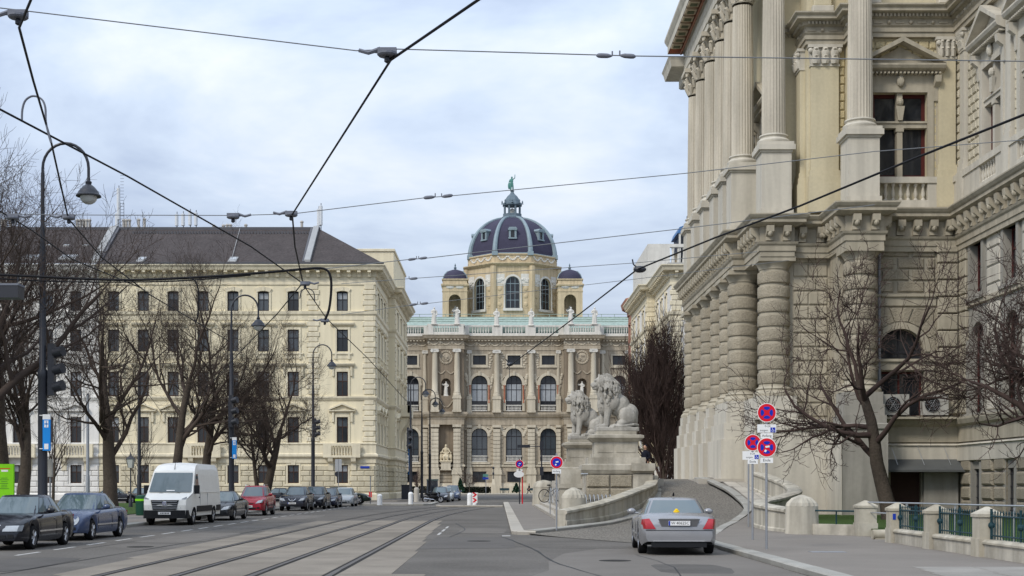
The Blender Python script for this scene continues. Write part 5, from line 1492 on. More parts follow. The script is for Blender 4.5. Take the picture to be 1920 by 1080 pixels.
b.box(15.4, 17.2, 60.6, 62.29, 4.8, 5.3); b.box(15.45, 17.15, 60.65, 62.29, 5.3, 5.85); b.done()
b = PB('pedestal_flank', M['palace_smooth']); b.box(15.2, 15.245, 60.36, 63.1, .3, 4.14); b.done()  # paler sheet covering the left flank of the grey pedestal
b = PB('drain_pipe', M['galvanised']); b.tube([(17.42, 62.2, .4), (17.42, 62.2, 12.3)], .07, 8); b.done()
# --- upper storey walls
UPH = [(c-1.15, c+1.15, 15.8, 19.7) for c in (6.4, 10.2, 13.9, 17.6)]
face('wall', 13.6, 86.5, -PI/2, 21.5, ZC, 27.5, UPH, M['palace_yellow'])
face('wall', 13.6, 65, 0, .8, ZC, 27.5, [], M['palace_yellow'])
face('wall', 14.4, 65, -PI/2, 1.4, ZC, 27.5, [], M['palace_yellow'])
face('wall', 14.4, 63.6, 0, 1.8, ZC, 27.5, [], M['palace_yellow'])
face('wall', 16.2, 63.6, -PI/2, 1.1, ZC, 27.5, [], M['palace_yellow'])
face('wall', 16.2, 62.5, 0, 4.9, ZC, 27.5, [(BW-1.25-16.2, BW+1.25-16.2, 15.8, 19.7)], M['palace_yellow'])
UY = (57.9, 53.6, 49.3)
face('wall', 21.1, 62.5, -PI/2, 22.5, ZC, 27.5, [(62.5-y-1.1, 62.5-y+1.1, 15.8, 19.7) for y in UY], M['palace_smooth'])
def palace_surround(w, h, m):
    s = MB(); a = w/2
    for k in (-1, 1):
        s.box(min(k*a, k*(a+.28)), max(k*a, k*(a+.28)), -.14, 0, 0, h+.28)
        s.box(min(k*(a+.28), k*(a+.52)), max(k*(a+.28), k*(a+.52)), -.08, 0, 0, h+.2)
        s.prism([(0, h+.7), (-.5, h+.7), (-.46, h+.4), (-.2, h+.2), (-.16, h-.4), (0, h-.5)], k*(a+.40)-.13, k*(a+.40)+.13, 'x')
    s.box(-a, a, -.14, 0, h, h+.28); s.box(-a-.5, a+.5, -.1, 0, h+.28, h+.85)
    W = a+.72
    s.prism([(0, h+.85), (-.25, h+.88), (-.55, h+1.0), (-.62, h+1.12), (-.62, h+1.2), (0, h+1.2)], -W, W, 'x')
    t = (h+2.42, h+2.2)
    for k in (-1, 1): s.prism([(k*W, h+1.2), (k*W, h+1.38), (0, t[0]), (0, t[1])][::k], -.62, 0, 'y')
    s.prism([(-W+.3, h+1.2), (W-.3, h+1.2), (0, t[1]-.1)], -.1, 0, 'y')
    for i in range(int(W/.09)):
        x = -W+.1+i*.18; s.box(x-.045, x+.045, -.45, 0, h+.78, h+.86)
    return s.mesh('window', m)
def palace_cross(w, h, m):
    s = MB(); zt_ = h*.62
    s.box(-w/2, w/2, -.02, .3, zt_-.13, zt_+.13); s.box(-w/2, w/2, -.08, .3, zt_+.08, zt_+.17)
    s.box(-.13, .13, -.02, .3, 0, zt_-.13); s.box(-.13, .13, -.02, .3, zt_+.17, h); s.box(-.18, .18, -.06, .3, zt_-.3, zt_-.13)
    s.ell((0, -.1, zt_+1.05), (.16, .16, .2), 8, 6); s.prism([(-.1, zt_+.2), (.1, zt_+.2), (.2, zt_+.85), (-.2, zt_+.85)], -.16, -.02, 'y')
    return s.mesh('stone_cross', m)
def palace_window(x, y, z, rz, w, h, m):
    wdw = put_window(pal, palace_surround(w, h, m), (x, y, z), rz, win_meshes(w, h, 0, 2, [.62, .38], M['frame_red'], M['glass_dark'], .17), .32)
    inst('stone_cross', palace_cross(w, h, m), wdw, local=True)
    g = MB(); g.ell((0, -.2, h+.5), (.18, .14, .28), 8, 6); g.ell((0, -.2, h+.85), (.1, .1, .12), 8, 6); inst('keystone', g.mesh('keystone', m, True), wdw, local=True)
    return wdw
palace_window(BW, 62.5, 15.8, 0, 2.5, 3.9, M['palace'])
for y in UY: palace_window(21.1, y, 15.8, -PI/2, 2.2, 3.9, M['palace_smooth'])
for c in (6.4, 10.2, 13.9, 17.6): palace_window(13.6, 86.5-c, 15.8, -PI/2, 2.3, 3.9, M['palace'])
# parapet with balusters below the windows
for (ox, oy, rz, u0, u1, spans) in ((16.2, 62.5, 0, 0, 4.85, [(BW-1.2-16.2, BW+1.2-16.2)]), (21.1, 62.5, -PI/2, .05, 22, [(62.5-y-.95, 62.5-y+.95) for y in UY])):
    p = MB(); p.box(u0, u1, -.32, 0, 14.4, 14.72); p.box(u0, u1, -.36, 0, 15.5, 15.78)
    prev = u0
    for a, c in spans+[(u1, u1)]:
        if a > prev: p.box(prev, a, -.3, 0, 14.72, 15.5)
        prev = c
    o = inst('parapet', p.mesh('parapet', M['palace_smooth']), pal, (ox, oy, 0), rz)
    g = MB(); g.lathe([(.1, 0), (.1, .06), (.05, .12), (.1, .3), (.05, .62), (.1, .7), (.1, .78)], 8, cap=False); g = g.mesh('baluster', M['palace_smooth'], True)
    for a, c in spans:
        n = int((c-a)/.31)
        for i in range(n): inst('baluster', g, o, (a+(i+.5)*(c-a)/n, -.16, 14.72), local=True)
# pilasters with leafy capitals
def pilaster(x0, x1, org, rz, z0=15.8, z1=22.2, proud=.22, m='palace_yellow'):
    p = MB(); w = x1-x0
    p.box(-.1, w+.1, -proud-.1, 0, z0, z0+.3); p.box(-.05, w+.05, -proud-.05, 0, z0+.3, z0+.55); p.box(0, w, -proud, 0, z0+.55, z1-1.0)
    p.box(-.12, w+.12, -proud-.15, 0, 14.4, z0)
    c_, s_ = math.cos(rz), math.sin(rz)
    o = inst('pilaster', p.mesh('pilaster', M[m]), pal, (org[0]+c_*x0, org[1]+s_*x0, 0), rz)
    q = MB(); zc = z1-1.0
    q.box(-.04, w+.04, -proud-.04, 0, zc, zc+.1); q.prism([(0, zc+.1), (w, zc+.1), (w+.1, zc+.85), (-.1, zc+.85)], -proud-.02, 0, 'y'); q.box(-.15, w+.15, -proud-.15, 0, zc+.85, z1-.01)
    n = 3
    for i in range(n):
        for zz, hh in ((zc+.12, .35), (zc+.42, .38)):
            x = w*(i+.5)/n; q.tube([(x, -proud-.02, zz), (x, -proud-.06, zz+hh*.7), (x, -proud-.16, zz+hh), (x, -proud-.2, zz+hh*.85)], [w*.14, w*.16, w*.1, w*.05], 6)
    for xx in (-.02, w+.02): q.ell((xx, -proud-.08, zc+.72), (.12, .1, .13), 8, 6)
    inst('capital', q.mesh('capital', M['palace_smooth'], 40), o, local=True)
pilaster(14.55, 15.85, (0, 63.6), 0); pilaster(20.15, 20.93, (0, 62.5), 0); pilaster(16.3, 16.95, (0, 62.5), 0)
for y in (61.3, 55.75, 51.45): pilaster(62.5-y-.28, 62.5-y+.28, (21.1, 62.5), -PI/2, m='palace_smooth')
pilaster(-.0, .9, (14.4, 64.9), -PI/2)
# bossed blocks of the yellow wall
def bosses(org, rz, u0, u1, z0, z1, w=.5, m='palace_boss'):
    z = z0; k = 0
    while z+.36 <= z1+.01:
        e_ = [u0]; 
        while e_[-1] < u1-.05: e_.append(min(u1, e_[-1]+(w if (k % 2 == 0 or len(e_) > 1) else w*.55)))
        for a, c in zip(e_, e_[1:]):
            if c-a > .14: rock_block(a+.015, c-.015, z+.015, z+.385, org, rz, m, .09, 'bossed_block', .05)
        z += .4; k += 1
bosses((0, 63.6), 0, 15.9, 16.2, 14.8, 22.2); bosses((0, 62.5), 0, 20.96, 21.08, 15.8, 22.2); bosses((0, 62.5), 0, 17.0, 20.1, 21.3, 22.2)
bosses((0, 62.5), 0, 19.95, 20.13, 15.8, 20.4)
for a, c, z1 in ((.05, .88, 22.2), (1.52, 2.9, 22.2), (6.3, 6.44, 22.2), (7.06, 7.2, 22.2), (2.9, 6.3, 15.0)): bosses((21.1, 62.5), -PI/2, a, c, 15.8, z1, .55, 'palace_pale')
# entablature of the upper order on the wing
UP = [(13.62, 65.2), (14.3, 65.2), (14.3, 63.3), (16.1, 63.3), (16.1, 62.25), (20.85, 62.25), (20.85, 40)]
psweep('entablature', UP, [(-.3, 22.2), (0, 22.2), (0, 22.42), (.06, 22.42), (.06, 22.62), (.14, 22.7), (.04, 22.72), (.04, 23.0), (.16, 23.05), (.2, 23.2), (.5, 23.25), (.5, 23.38), (.62, 23.48), (.62, 23.55), (-.4, 23.7)], M['palace'])
b = PB('dentils', M['palace'])
for (xa, ya), (xb, yb) in zip(UP, UP[1:]):
    d = math.hypot(xb-xa, yb-ya); ux, uy = (xb-xa)/d, (yb-ya)/d
    n = int(min(d, 12)/.17)
    for i in range(n):
        q = MB(); q.box(-.045, .045, -.3, -.14, 23.06, 23.2); rot_add(b, q, (xa+ux*(i+.5)*.17, ya+uy*(i+.5)*.17, 0), math.atan2(uy, ux))
o = b.done(); o['kind'] = 'stuff'
b = PB('frieze_relief', M['palace'])
for (xa, ya), (xb, yb) in zip(UP, UP[1:]):
    d = math.hypot(xb-xa, yb-ya); ux, uy = (xb-xa)/d, (yb-ya)/d
    if d < 1: continue
    for i in range(int(min(d, 12)/.5)):
        u_ = (i+.5)*.5; x, y = xa+ux*u_, ya+uy*u_; ox, oy = uy*.06, -ux*.06
        if i % 2: b.ell((x+ox, y+oy, 22.86), (.08+.02, .08+.02, .1), 8, 6)
        else:
            q = MB(); q.box(-.2, .2, -.08, 0, 22.8, 22.92); rot_add(b, q, (x, y, 0), math.atan2(uy, ux))
o = b.done(); o['kind'] = 'stuff'
# attic pilaster feet above that entablature
for org, rz, us in (((0, 63.6), 0, (14.6,)), ((0, 62.5), 0, (20.1, 16.5)), ((21.1, 62.5), -PI/2, (.6, 3.7, 6.8))):
    for u in us: rock_block(u, u+1.0, 23.7, 24.0, org, rz, 'palace_smooth', .4, 'attic_base'); rock_block(u+.08, u+.92, 24.0, 27.4, org, rz, 'palace_yellow', .3, 'attic_pilaster')
# --- giant fluted columns
R0, R1, zc0, zc1 = .56, .49, 17.75, 25.8
fl = MB(); nfl = 24; prof = []
for zi in range(7):
    t = zi/6; rr_ = lerp(R0, R1, t**1.6); z = zc0+.45+(zc1-zc0-.55)*t
    for k in range(nfl*4):
        q = k % 4; a = 2*PI*k/(nfl*4); f_ = (1.0, .965, .945, .965)[q]
        prof.append((rr_*f_*math.cos(a), rr_*f_*math.sin(a), z))
n4 = nfl*4
fl.add(prof, [(i*n4+k, i*n4+(k+1) % n4, (i+1)*n4+(k+1) % n4, (i+1)*n4+k) for i in range(6) for k in range(n4)])
fl.v = [(x, y, z-zc0) for x, y, z in fl.v]
shaft = fl.mesh('column', M['palace_column'], 25)
bs = MB(); bs.lathe([(.74, 0), (.78, .06), (.78, .14), (.72, .2), (.64, .25), (.64, .3), (.7, .36), (.68, .42), (.57, .46)], 28, cap=False); bs.box(-.8, .8, -.8, .8, -.14, 0)
bs = bs.mesh('base', M['palace_smooth'], 40)
cp = MB(); cp.lathe([(.52, 0), (.55, .06), (.49, .1), (.5, .6), (.56, 1.0), (.7, 1.25)], 20, cap=False)
for tier, (zz, hh, rr_, nn) in enumerate(((.1, .5, .5, 8), (.45, .55, .52, 8))):
    for k in range(nn):
        a = 2*PI*(k+.5*tier)/nn; ca, sa = math.cos(a), math.sin(a)
        cp.tube([(ca*(rr_-.04), sa*(rr_-.04), zz), (ca*(rr_+.06), sa*(rr_+.06), zz+hh*.6), (ca*(rr_+.2), sa*(rr_+.2), zz+hh*.98), (ca*(rr_+.27), sa*(rr_+.27), zz+hh*.82)], [.12, .16, .12, .05], 6)
for k in range(4):
    a = PI/4+k*PI/2; cp.tube([(.5*math.cos(a), .5*math.sin(a), .75), (.72*math.cos(a), .72*math.sin(a), 1.15), (.95*math.cos(a), .95*math.sin(a), 1.22), (.98*math.cos(a), .98*math.sin(a), 1.0)], [.08, .1, .13, .07], 6)
    a = k*PI/2; cp.ell((.68*math.cos(a), .68*math.sin(a), 1.3), (.14, .14, .14), 8, 6)
cp.box(-.82, .82, -.82, .82, 1.26, 1.5)
cp = cp.mesh('capital', M['palace_column'], 40)
pd = MB(); pd.box(-.78, .78, -.78, .78, 0, .3); pd.box(-.7, .7, -.7, .7, .3, 2.95); pd.box(-.76, .76, -.76, .76, 2.95, 3.05); pd.box(-.86, .86, -.86, .86, 3.05, 3.3)
pd = pd.mesh('column_pedestal', M['palace_smooth'])
UPC = [(12.27, 68.4), (12.27, 71.0), (12.27, 74.0), (12.27, 77.6), (12.27, 81.2), (12.27, 84.4), (13.0, 64.3), (16.35, 61.55)]
for i, (x, y) in enumerate(UPC):
    c = inst('column', shaft, pal, (x, y, zc0)); inst('base', bs, c, local=True); inst('capital', cp, c, (0, 0, zc1-zc0), local=True)
    inst('column_pedestal', pd, pal, (x, y, 14.31))
# scrolled stone ornaments leaning between the pedestals
for y in (72.5, 75.8, 79.4):
    b = PB('scroll_ornament', M['palace_smooth'], smooth=40); b.ell((12.3, y, 15.0), (.3, .25, .6), 8, 6); b.ell((12.3, y, 15.75), (.22, .2, .28), 8, 6); b.done()
# top entablature, painted soffit
TP = [(13.6, 86.3), (11.75, 86.3), (11.75, 63.2), (13.9, 63.2), (13.9, 64.0), (15.6, 64.0), (15.6, 60.8), (17.2, 60.8), (17.2, 62.2), (30, 62.2)]
psweep('entablature', TP, [(-.9, 27.31), (0, 27.31), (0, 27.7), (.05, 27.7), (.05, 28.15), (.12, 28.25), (.02, 28.28), (.02, 29.0), (.14, 29.1)], M['palace_smooth'])
psweep('soffit', TP, [(.1, 29.12), (.2, 29.3), (.92, 29.36)], M['soffit_red'])
psweep('cornice', TP, [(.92, 29.3), (.92, 29.75), (.98, 29.85), (1.1, 30.1), (1.1, 30.25), (-.2, 30.6)], M['palace_smooth'])
b = MB(); b.tube([(11.55, 86.2, 29.0), (11.55, 63.1, 29.0)], .07, 8); b.build('gutter_pipe', M['gutter_copper'], pal)
y = 85.4; k = 0
while y > 64:
    b = PB('soffit_panel', M['soffit_panel']); b.box(10.86, 11.5, y-.42, y+.42, 29.2, 29.345); pn = b.done()
    b = MB(); b.box(10.98, 11.38, y-.22, y+.22, 29.17, 29.2); b.build('painted_ornament', M['soffit_green'], pn)
    y -= 1.25
# the block beyond the portico
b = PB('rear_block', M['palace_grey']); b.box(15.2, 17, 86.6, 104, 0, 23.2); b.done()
RP_ = [(15.2, 104), (15.2, 88.4), (13.6, 88.4)]
psweep('cornice', RP_, [(0, 22.2), (.1, 22.3), (.1, 22.8), (.6, 23.0), (.7, 23.4), (0, 23.6)], M['palace_smooth'])
psweep('cornice', [(13.6, 88.2), (11.8, 88.2), (11.8, 86.7), (13.6, 86.7)], [(0, 27.31), (.1, 27.4), (.1, 27.9), (.9, 28.1), (1.0, 28.5), (1.1, 28.7), (0, 28.9)], M['palace_smooth'])
psweep('string_course', RP_, [(0, 13.2), (.3, 13.4), (.6, 13.9), (.6, 14.2), (0, 14.3)], M['palace'])
# ---------------------------------------------------------------- lions, parapets, fence
def lion_mesh():
    b = MB(); r_ = random.Random(12)
    E = lambda c, rad, rot=None: b.ell(c, rad, 14, 10, rot)
    from mathutils import Matrix
    ry = lambda a: Matrix.Rotation(a, 3, 'Y')
    # trunk: upright chest sloping down to the haunches
    E((-.28, 0, 1.35), (.52, .42, .72), ry(.35)); E((.18, 0, 1.12), (.6, .40, .55), ry(.75)); E((.62, 0, .68), (.52, .42, .56), ry(.6)); E((.78, 0, .42), (.36, .44, .42))
    E((-.55, 0, 1.15), (.32, .34, .5))
    # head with muzzle, brow, jaw
    E((-.70, 0, 2.22), (.30, .27, .32)); E((-.98, 0, 2.12), (.22, .17, .15), ry(.12)); E((-1.10, 0, 2.14), (.09, .12, .09)); E((-.95, 0, 1.96), (.17, .13, .08), ry(-.1))
    for s in (-1, 1):
        E((-.93, s*.13, 2.34), (.10, .07, .06)); E((-1.06, s*.09, 2.06), (.09, .07, .08)); E((-.52, s*.27, 2.46), (.10, .07, .12))
        # forelegs and paws
        dx_ = -.18 if s > 0 else 0
        b.tube([(-.32+dx_, s*.26, 1.3), (-.34+dx_, s*.28, .85), (-.42+dx_, s*.28, .45), (-.44+dx_, s*.28, .12)], [.25, .20, .155, .145], 12)
        E((-.54+dx_, s*.28, .10), (.24, .15, .12))
        for q in (-.08, 0, .08): E((-.72+dx_, s*.28+q, .07), (.07, .05, .07))
        # haunch, hind foot
        E((.58, s*.36, .55), (.42, .20, .46), ry(-.5)); E((.35, s*.42, .25), (.30, .14, .18)); E((.10, s*.44, .10), (.34, .13, .11)); E((-.18, s*.44, .08), (.12, .12, .09))
        E((-.1, s*.36, 1.25), (.3, .16, .4), ry(.3))
    # tail round the haunch
    b.tube([(1.05, .1, .12), (1.08, -.35, .14), (.85, -.62, .16), (.45, -.68, .1), (.1, -.66, .08), (-.12, -.64, .09)], [.08, .075, .07, .065, .07, .12], 8)
    # mane: a heavy ruff with overlapping locks
    E((-.38, 0, 2.12), (.42, .44, .58)); E((-.22, 0, 1.72), (.48, .46, .50)); E((-.58, 0, 1.62), (.30, .36, .48))
    for k in range(190):
        u = r_.random(); a = r_.uniform(-PI, PI)
        # lock runs backwards and down from the face
        cz = lerp(2.62, 1.15, u); rad = interp(u, [(0, .22), (.2, .46), (.5, .52), (.8, .46), (1, .28)])
        cx_ = interp(u, [(0, -.55), (.3, -.36), (.6, -.30), (1, -.48)])
        x = cx_+rad*.95*math.cos(a); y = rad*1.0*math.sin(a)
        if x < -.78 and cz > 1.9: continue
        tx = .16+.12*math.cos(a); l = r_.uniform(.16, .3)
        pts = [(x-.02, y*.96, cz+.06), (x+tx*.35+r_.uniform(-.03, .03), y*1.11, cz-l*.4), (x+tx*.3, y*1.12+r_.uniform(-.04, .04), cz-l*.85), (x+tx*.5, y*1.0, cz-l*1.15)]
        b.tube(pts, [.045, .075, .06, .015], 6)
    b.box(-.95, 1.12, -.72, .72, -.16, .03)
    return blob('lion', b, .022, M['lion_stone'], 1)
lion = lion_mesh()
def lion_set(x, y, label_l, label_p, near):
    zt = 4.22
    t = thing('lion_pedestal', (x, y, 0), label_p, 'pedestal', 'pedestals of the two lions')
    b = MB(); b.box(-1.55, 1.15, -1.05, 1.05, 2.68, 2.98); b.box(-1.3, .9, -.85, .85, 2.98, 3.15); b.box(-1.22, .82, -.78, .78, 3.15, 3.72)
    for x0, x1 in ((-1.1, -.35), (-.2, .7)):
        b.box(x0, x1, -.80, -.78, 3.22, 3.65)
    b.sweep([(.82, .78), (-1.22, .78), (-1.22, -.78), (.82, -.78)], [(0, 3.72), (.06, 3.74), (.2, 3.86), (.26, 3.9), (.26, 4.02), (.1, 4.06), (-.78, 4.07)], closed=True)
    b.box(-1.12, .75, -.76, .76, 4.06, zt)
    b.build('die', M['pedestal_stone'], t, local=True)
    b = MB(); b.box(-1.75, 1.5, -1.2, 1.6, 0, .3); b.box(-1.65, 1.4, -1.1, 1.6, .3, 2.2)
    b.sweep([(1.4, 1.6), (-1.65, 1.6), (-1.65, -1.1), (1.4, -1.1)], [(0, 2.2), (.08, 2.22), (.18, 2.4), (.18, 2.62), (.0, 2.68), (-1.1, 2.69)], closed=True)
    b.box(.55, 1.46, -1.25, -1.1, 0, 2.19); b.box(.45, 1.56, -1.4, -1.1, 2.35, 2.7)
    b.build('base', M['pedestal_stone'], t, local=True)
    for z in (.35, .98, 1.6):
        for x0, x1 in ((-1.6, -.55), (-.5, .5)):
            q = MB(); q.bevbox(x0, x1, -1.22, -1.1, z, z+.55, .05); q.build('rusticated_block', M['palace_rock'], t, local=True)
    tag(inst('lion_statue', lion, None, (x-.2, y, zt+.16), 0 if near else .06, (.97, 1.0, .97)), label_l, 'statue', 'stone lions')
lion_set(5.72, 64.6, 'large weathered stone lion seated on the near pedestal, facing left', 'stepped stone pedestal under the nearer lion', True)
lion_set(5.05, 76.0, 'smaller-looking stone lion half hidden behind the nearer lion', 'stone pedestal of the lion standing behind the nearer one', False)

def parapet_wall(name, path, tops, th, label, m, base=-.05):
    t = thing(name, (path[0][0], path[0][1], 0), label, 'wall')
    n = len(path); nr = []
    for i in range(n):
        a = path[max(i-1, 0)]; c = path[min(i+1, n-1)]; dx_, dy_ = c[0]-a[0], c[1]-a[1]; l = math.hypot(dx_, dy_) or 1
        nr.append((dy_/l, -dx_/l))
    def ring(offs):
        b = MB(); vs = []; k = len(offs)
        for i, p in enumerate(path):
            for o, zf in offs: vs.append((p[0]+nr[i][0]*o, p[1]+nr[i][1]*o, zf(i)))
        b.add(vs, [(i*k+q, (i+1)*k+q, (i+1)*k+q+1, i*k+q+1) for i in range(n-1) for q in range(k-1)]+[tuple(range(k)), tuple((n-1)*k+q for q in range(k))[::-1]])
        return b
    h = th/2
    g = lambda d: (lambda i: tops[i]+d)
    gb = lambda i: base
    ring([(h, gb), (h, g(-.16)), (-h, g(-.16)), (-h, gb)]).build('wall_body', m, t, smooth=30)
    ring([(h+.05, gb), (h+.05, lambda i: max(base+.05, zr(path[i][1])+.22)), (h+.003, lambda i: max(base+.06, zr(path[i][1])+.26))]).build('plinth', m, t, smooth=30)
    ring([(h+.004, g(-.17)), (h+.07, g(-.12)), (h+.07, g(-.04)), (h-.02, g(.0)), (-h+.02, g(.0)), (-h-.07, g(-.04)), (-h-.07, g(-.12)), (-h-.004, g(-.17))]).build('coping', m, t, smooth=30)
    return t
LPA = fine_path([(2.25, 49.6), (3.2, 51.2), (4.1, 53.0), (5.05, 55.5), (5.9, 58.3), (6.65, 61.2), (7.1, 63.2), (7.3, 64.6)], 4)
parapet_wall('curved_parapet', LPA, [interp(p[1], [(49.6, .78), (51.5, .95), (54, 1.2), (57, 1.45), (60, 1.62), (62.5, 1.75), (63.8, 2.0), (64.6, 2.15)]) for p in LPA], .42, 'weathered curving stone parapet sweeping up to the lion pedestal', M['parapet_stone'])
RPA = fine_path([(12.1, 63.4), (12.35, 60.5), (12.45, 57.8), (12.0, 55.2), (10.9, 52.8), (9.85, 50.6), (9.25, 48.2), (9.2, 46.0), (9.55, 44.3)], 4)
parapet_wall('curved_parapet', RPA, [interp(p[1], [(44, .92), (46, 1.02), (49, 1.10), (52, 1.2), (54, 1.35), (57, 1.6), (60, 1.95), (63.4, 2.3)]) for p in RPA], .45, 'white plastered S-shaped parapet right of the ramp, beside the traffic signs', M['white_plaster'])
def stone_bollard(x, y, z, r_, h, label, ribs=False, m='parapet_stone'):
    t = thing('stone_bollard', (x, y, z), label, 'bollard', 'stone bollards')
    b = MB(); b.lathe([(r_*1.06, 0), (r_*1.04, h*.1), (r_*.98, h*.72)], 20); b.build('shaft', M[m], t, local=True, smooth=40)
    b = MB()
    if ribs: 
        n = 32; vs = []
        for rr_, zz in ((r_*1.0, h*.72), (r_*.92, h*.8), (r_*.62, h*.92), (r_*.12, h)):
            for k in range(n): f_ = 1 if k % 2 else .93; vs.append((rr_*f_*math.cos(2*PI*k/n), rr_*f_*math.sin(2*PI*k/n), zz))
        b.add(vs, [(i*n+k, i*n+(k+1) % n, (i+1)*n+(k+1) % n, (i+1)*n+k) for i in range(3) for k in range(n)])
    else: b.lathe([(r_*1.0, h*.72), (r_*.9, h*.85), (r_*.62, h*.95), (r_*.1, h)], 20)
    b.build('cap', M[m], t, local=True, smooth=20 if ribs else 60)
stone_bollard(9.72, 43.6, .1, .52, 1.28, 'round white stone bollard with ribbed conical cap ending the S-shaped parapet', True, 'white_plaster')
stone_bollard(2.95, 53.6, .1, .5, 1.5, 'round stone bollard with ribbed conical cap at the foot of the lion parapet', True)
stone_bollard(3.45, 104, .12, .85, 1.95, 'big rounded stone bollard beyond the steps, left of the lions')
b = MB()
b.box(2.75, 3.75, 61.2, 62.2, .1, 1.55); b.box(2.68, 3.82, 61.13, 62.27, 1.55, 1.75); b.box(2.8, 3.7, 61.25, 62.15, 1.75, 2.4)
tag(b.build('stone_pier', M['pedestal_stone']), 'square stone pier rising behind the ribbed bollard near the bike rack', 'pier')
for (x0, y0, z0), (x1, y1, z1) in (((2.5, 66, 1.35), (3.6, 62.4, 2.2)),):
    b = MB(); b.tube([(x0, y0, z0-1.1), (x0, y0, z0), (x1, y1, z1), (x1+.5, y1, z1)], .03, 8); tag(b.build('handrail', M['steel']), 'thin pale handrail slanting up beside the stone steps', 'handrail')
# spiral bicycle racks and a bicycle
def bike_rack(x, y, z, n, label):
    t = thing('bike_rack', (x, y, z), label, 'bike rack', 'spiral bike racks')
    for k in range(n):
        b = MB(); b.tube([((k-n/2)*.17+.12*a/(2*PI), .36*math.sin(a), .40-.38*math.cos(a)) for a in [2*PI*i/16 for i in range(17)]], .022, 6)
        b.build('loop', M['steel'], t, local=True)
    for s in (-1, 1):
        b = MB(); b.tube([(s*n*.09, 0, 0), (s*n*.09, 0, .1)], .03, 6); b.build('foot', M['steel'], t, local=True)
bike_rack(4.05, 56.4, .50, 8, 'steel spiral bike rack behind the curving parapet')
bike_rack(3.0, 69.0, .75, 5, 'steel spiral bike rack farther back on the steps')
t = thing('bicycle', (2.85, 71.5, .78), 'dark bicycle leaning by the farther bike rack', 'bicycle', rz=.5)
for s in (-1, 1):
    b = MB(); b.tube([(s*.52+.34*math.cos(a), 0, .34+.34*math.sin(a)) for a in [2*PI*i/20 for i in range(21)]], .022, 6); w = b.build('wheel', M['rubber'], t, local=True)
    b = MB()
    for k in range(8): b.tube([(s*.52, 0, .34), (s*.52+.33*math.cos(k*PI/4), 0, .34+.33*math.sin(k*PI/4))], .005, 4)
    b.build('spokes', M['steel'], w, local=True)
b = MB(); b.tube([(-.52, 0, .34), (-.12, 0, .30), (-.22, 0, .82), (.34, 0, .78), (-.12, 0, .30)], .02, 6); b.tube([(.52, 0, .34), (.36, 0, .85)], .02, 6); b.tube([(-.52, 0, .34), (-.2, 0, .74)], .015, 6); b.build('frame', M['pole_black'], t, local=True)
b = MB(); b.tube([(.3, -.25, .98), (.38, 0, .95), (.3, .25, .98)], .018, 6); b.tube([(.36, 0, .85), (.37, 0, .95)], .018, 6); b.build('handlebar', M['pole_black'], t, local=True)
b = MB(); b.ell((-.25, 0, .9), (.13, .07, .04), 8, 6); b.build('saddle', M['rubber'], t, local=True)

# fence with stone posts, low wall and iron panels on the right
def fence_post(x, y, w, h, label):
    t = thing('fence_post', (x, y, .1), label, 'fence post', 'stone fence posts on the right pavement')
    b = MB(); b.box(-w*.55, w*.55, -w*.55, w*.55, 0, h*.38); b.box(-w/2, w/2, -w/2, w/2, h*.38, h*.80); b.build('shaft', M['parapet_stone'], t, local=True)
    b = MB(); b.box(-w*.56, w*.56, -w*.56, w*.56, h*.80, h*.86); b.frus(0, 0, h*.86, h, w*.56, w*.56, .03, .03); b.build('cap', M['parapet_stone'], t, local=True)
    return t
posts_ = [(11.3, 41.9, .55, 'stone fence post left of the gap with the steel gate frame'), (10.85, 37.0, .48, 'stone fence post with a small blue tag, right of the gate frame'),
          (10.75, 33.4, .48, 'middle stone fence post between two iron panels'), (10.7, 29.8, .48, 'nearest stone fence post, largest on the right')]
for i, (x, y, w, l) in enumerate(posts_):
    t = fence_post(x, y, w, 1.12, l)
    if i == 1:
        b = MB(); b.box(-.20, -.12, -.255, -.241, .66, .82); b.build('tag', M['plate_blue'], t, local=True)
rf = random.Random(8)
for (xa, ya, _, _), (xb, yb, _, _), pos in ((posts_[1], posts_[2], 'between the blue-tagged and the middle post'), (posts_[2], posts_[3], 'between the middle and the nearest post'), (posts_[3], (10.65, 25.8, 0, 0), 'right of the nearest post, cut by the picture edge')):
    an = math.atan2(yb-ya, xb-xa); d = math.hypot(xb-xa, yb-ya)-.5; mx_, my_ = (xa+xb)/2, (ya+yb)/2
    t = thing('low_wall', (mx_, my_, .1), 'low grey stone wall of the fence '+pos, 'wall', 'low fence walls', rz=an)
    b = MB(); b.box(-d/2, d/2, -.16, .16, 0, .32); b.build('wall_body', M['pedestal_stone'], t, local=True)
    b = MB(); b.prism([(-.2, .32), (.2, .32), (.2, .36), (.14, .41), (-.14, .41), (-.2, .36)], -d/2, d/2, 'x'); b.build('coping', M['parapet_stone'], t, local=True)
    t = thing('iron_panel', (mx_, my_, .52), 'dark green iron railing panel '+pos, 'railing', 'iron railing panels', rz=an)
    b = MB(); b.tube([(-d/2, 0, .08), (d/2, 0, .08)], .02, 6); b.tube([(-d/2, 0, .50), (d/2, 0, .50)], .02, 6); b.build('rail', M['iron_green'], t, local=True)
    n = int(d/.16)
    g = MB(); g.tube([(0, 0, 0), (0, 0, .55)], .012, 5); g.lathe([(.012, .55), (.022, .58), (.0, .64)], 5, 0, 0); g = g.mesh('bar', M['iron_green'])
    for k in range(n): inst('bar', g, t, (-d/2+(k+.5)*d/n, 0, 0), local=True)
    for u in (-d/2+.03, 0, d/2-.03):
        b = MB(); b.tube([(u, 0, 0), (u, 0, .66)], .03, 6); b.ell((u, 0, .3), .075, 8, 6); b.build('stanchion', M['iron_green'], t, local=True)
t = thing('low_wall', (10.6, 42.7, .1), 'low stone wall between the round white bollard and the first fence post', 'wall')
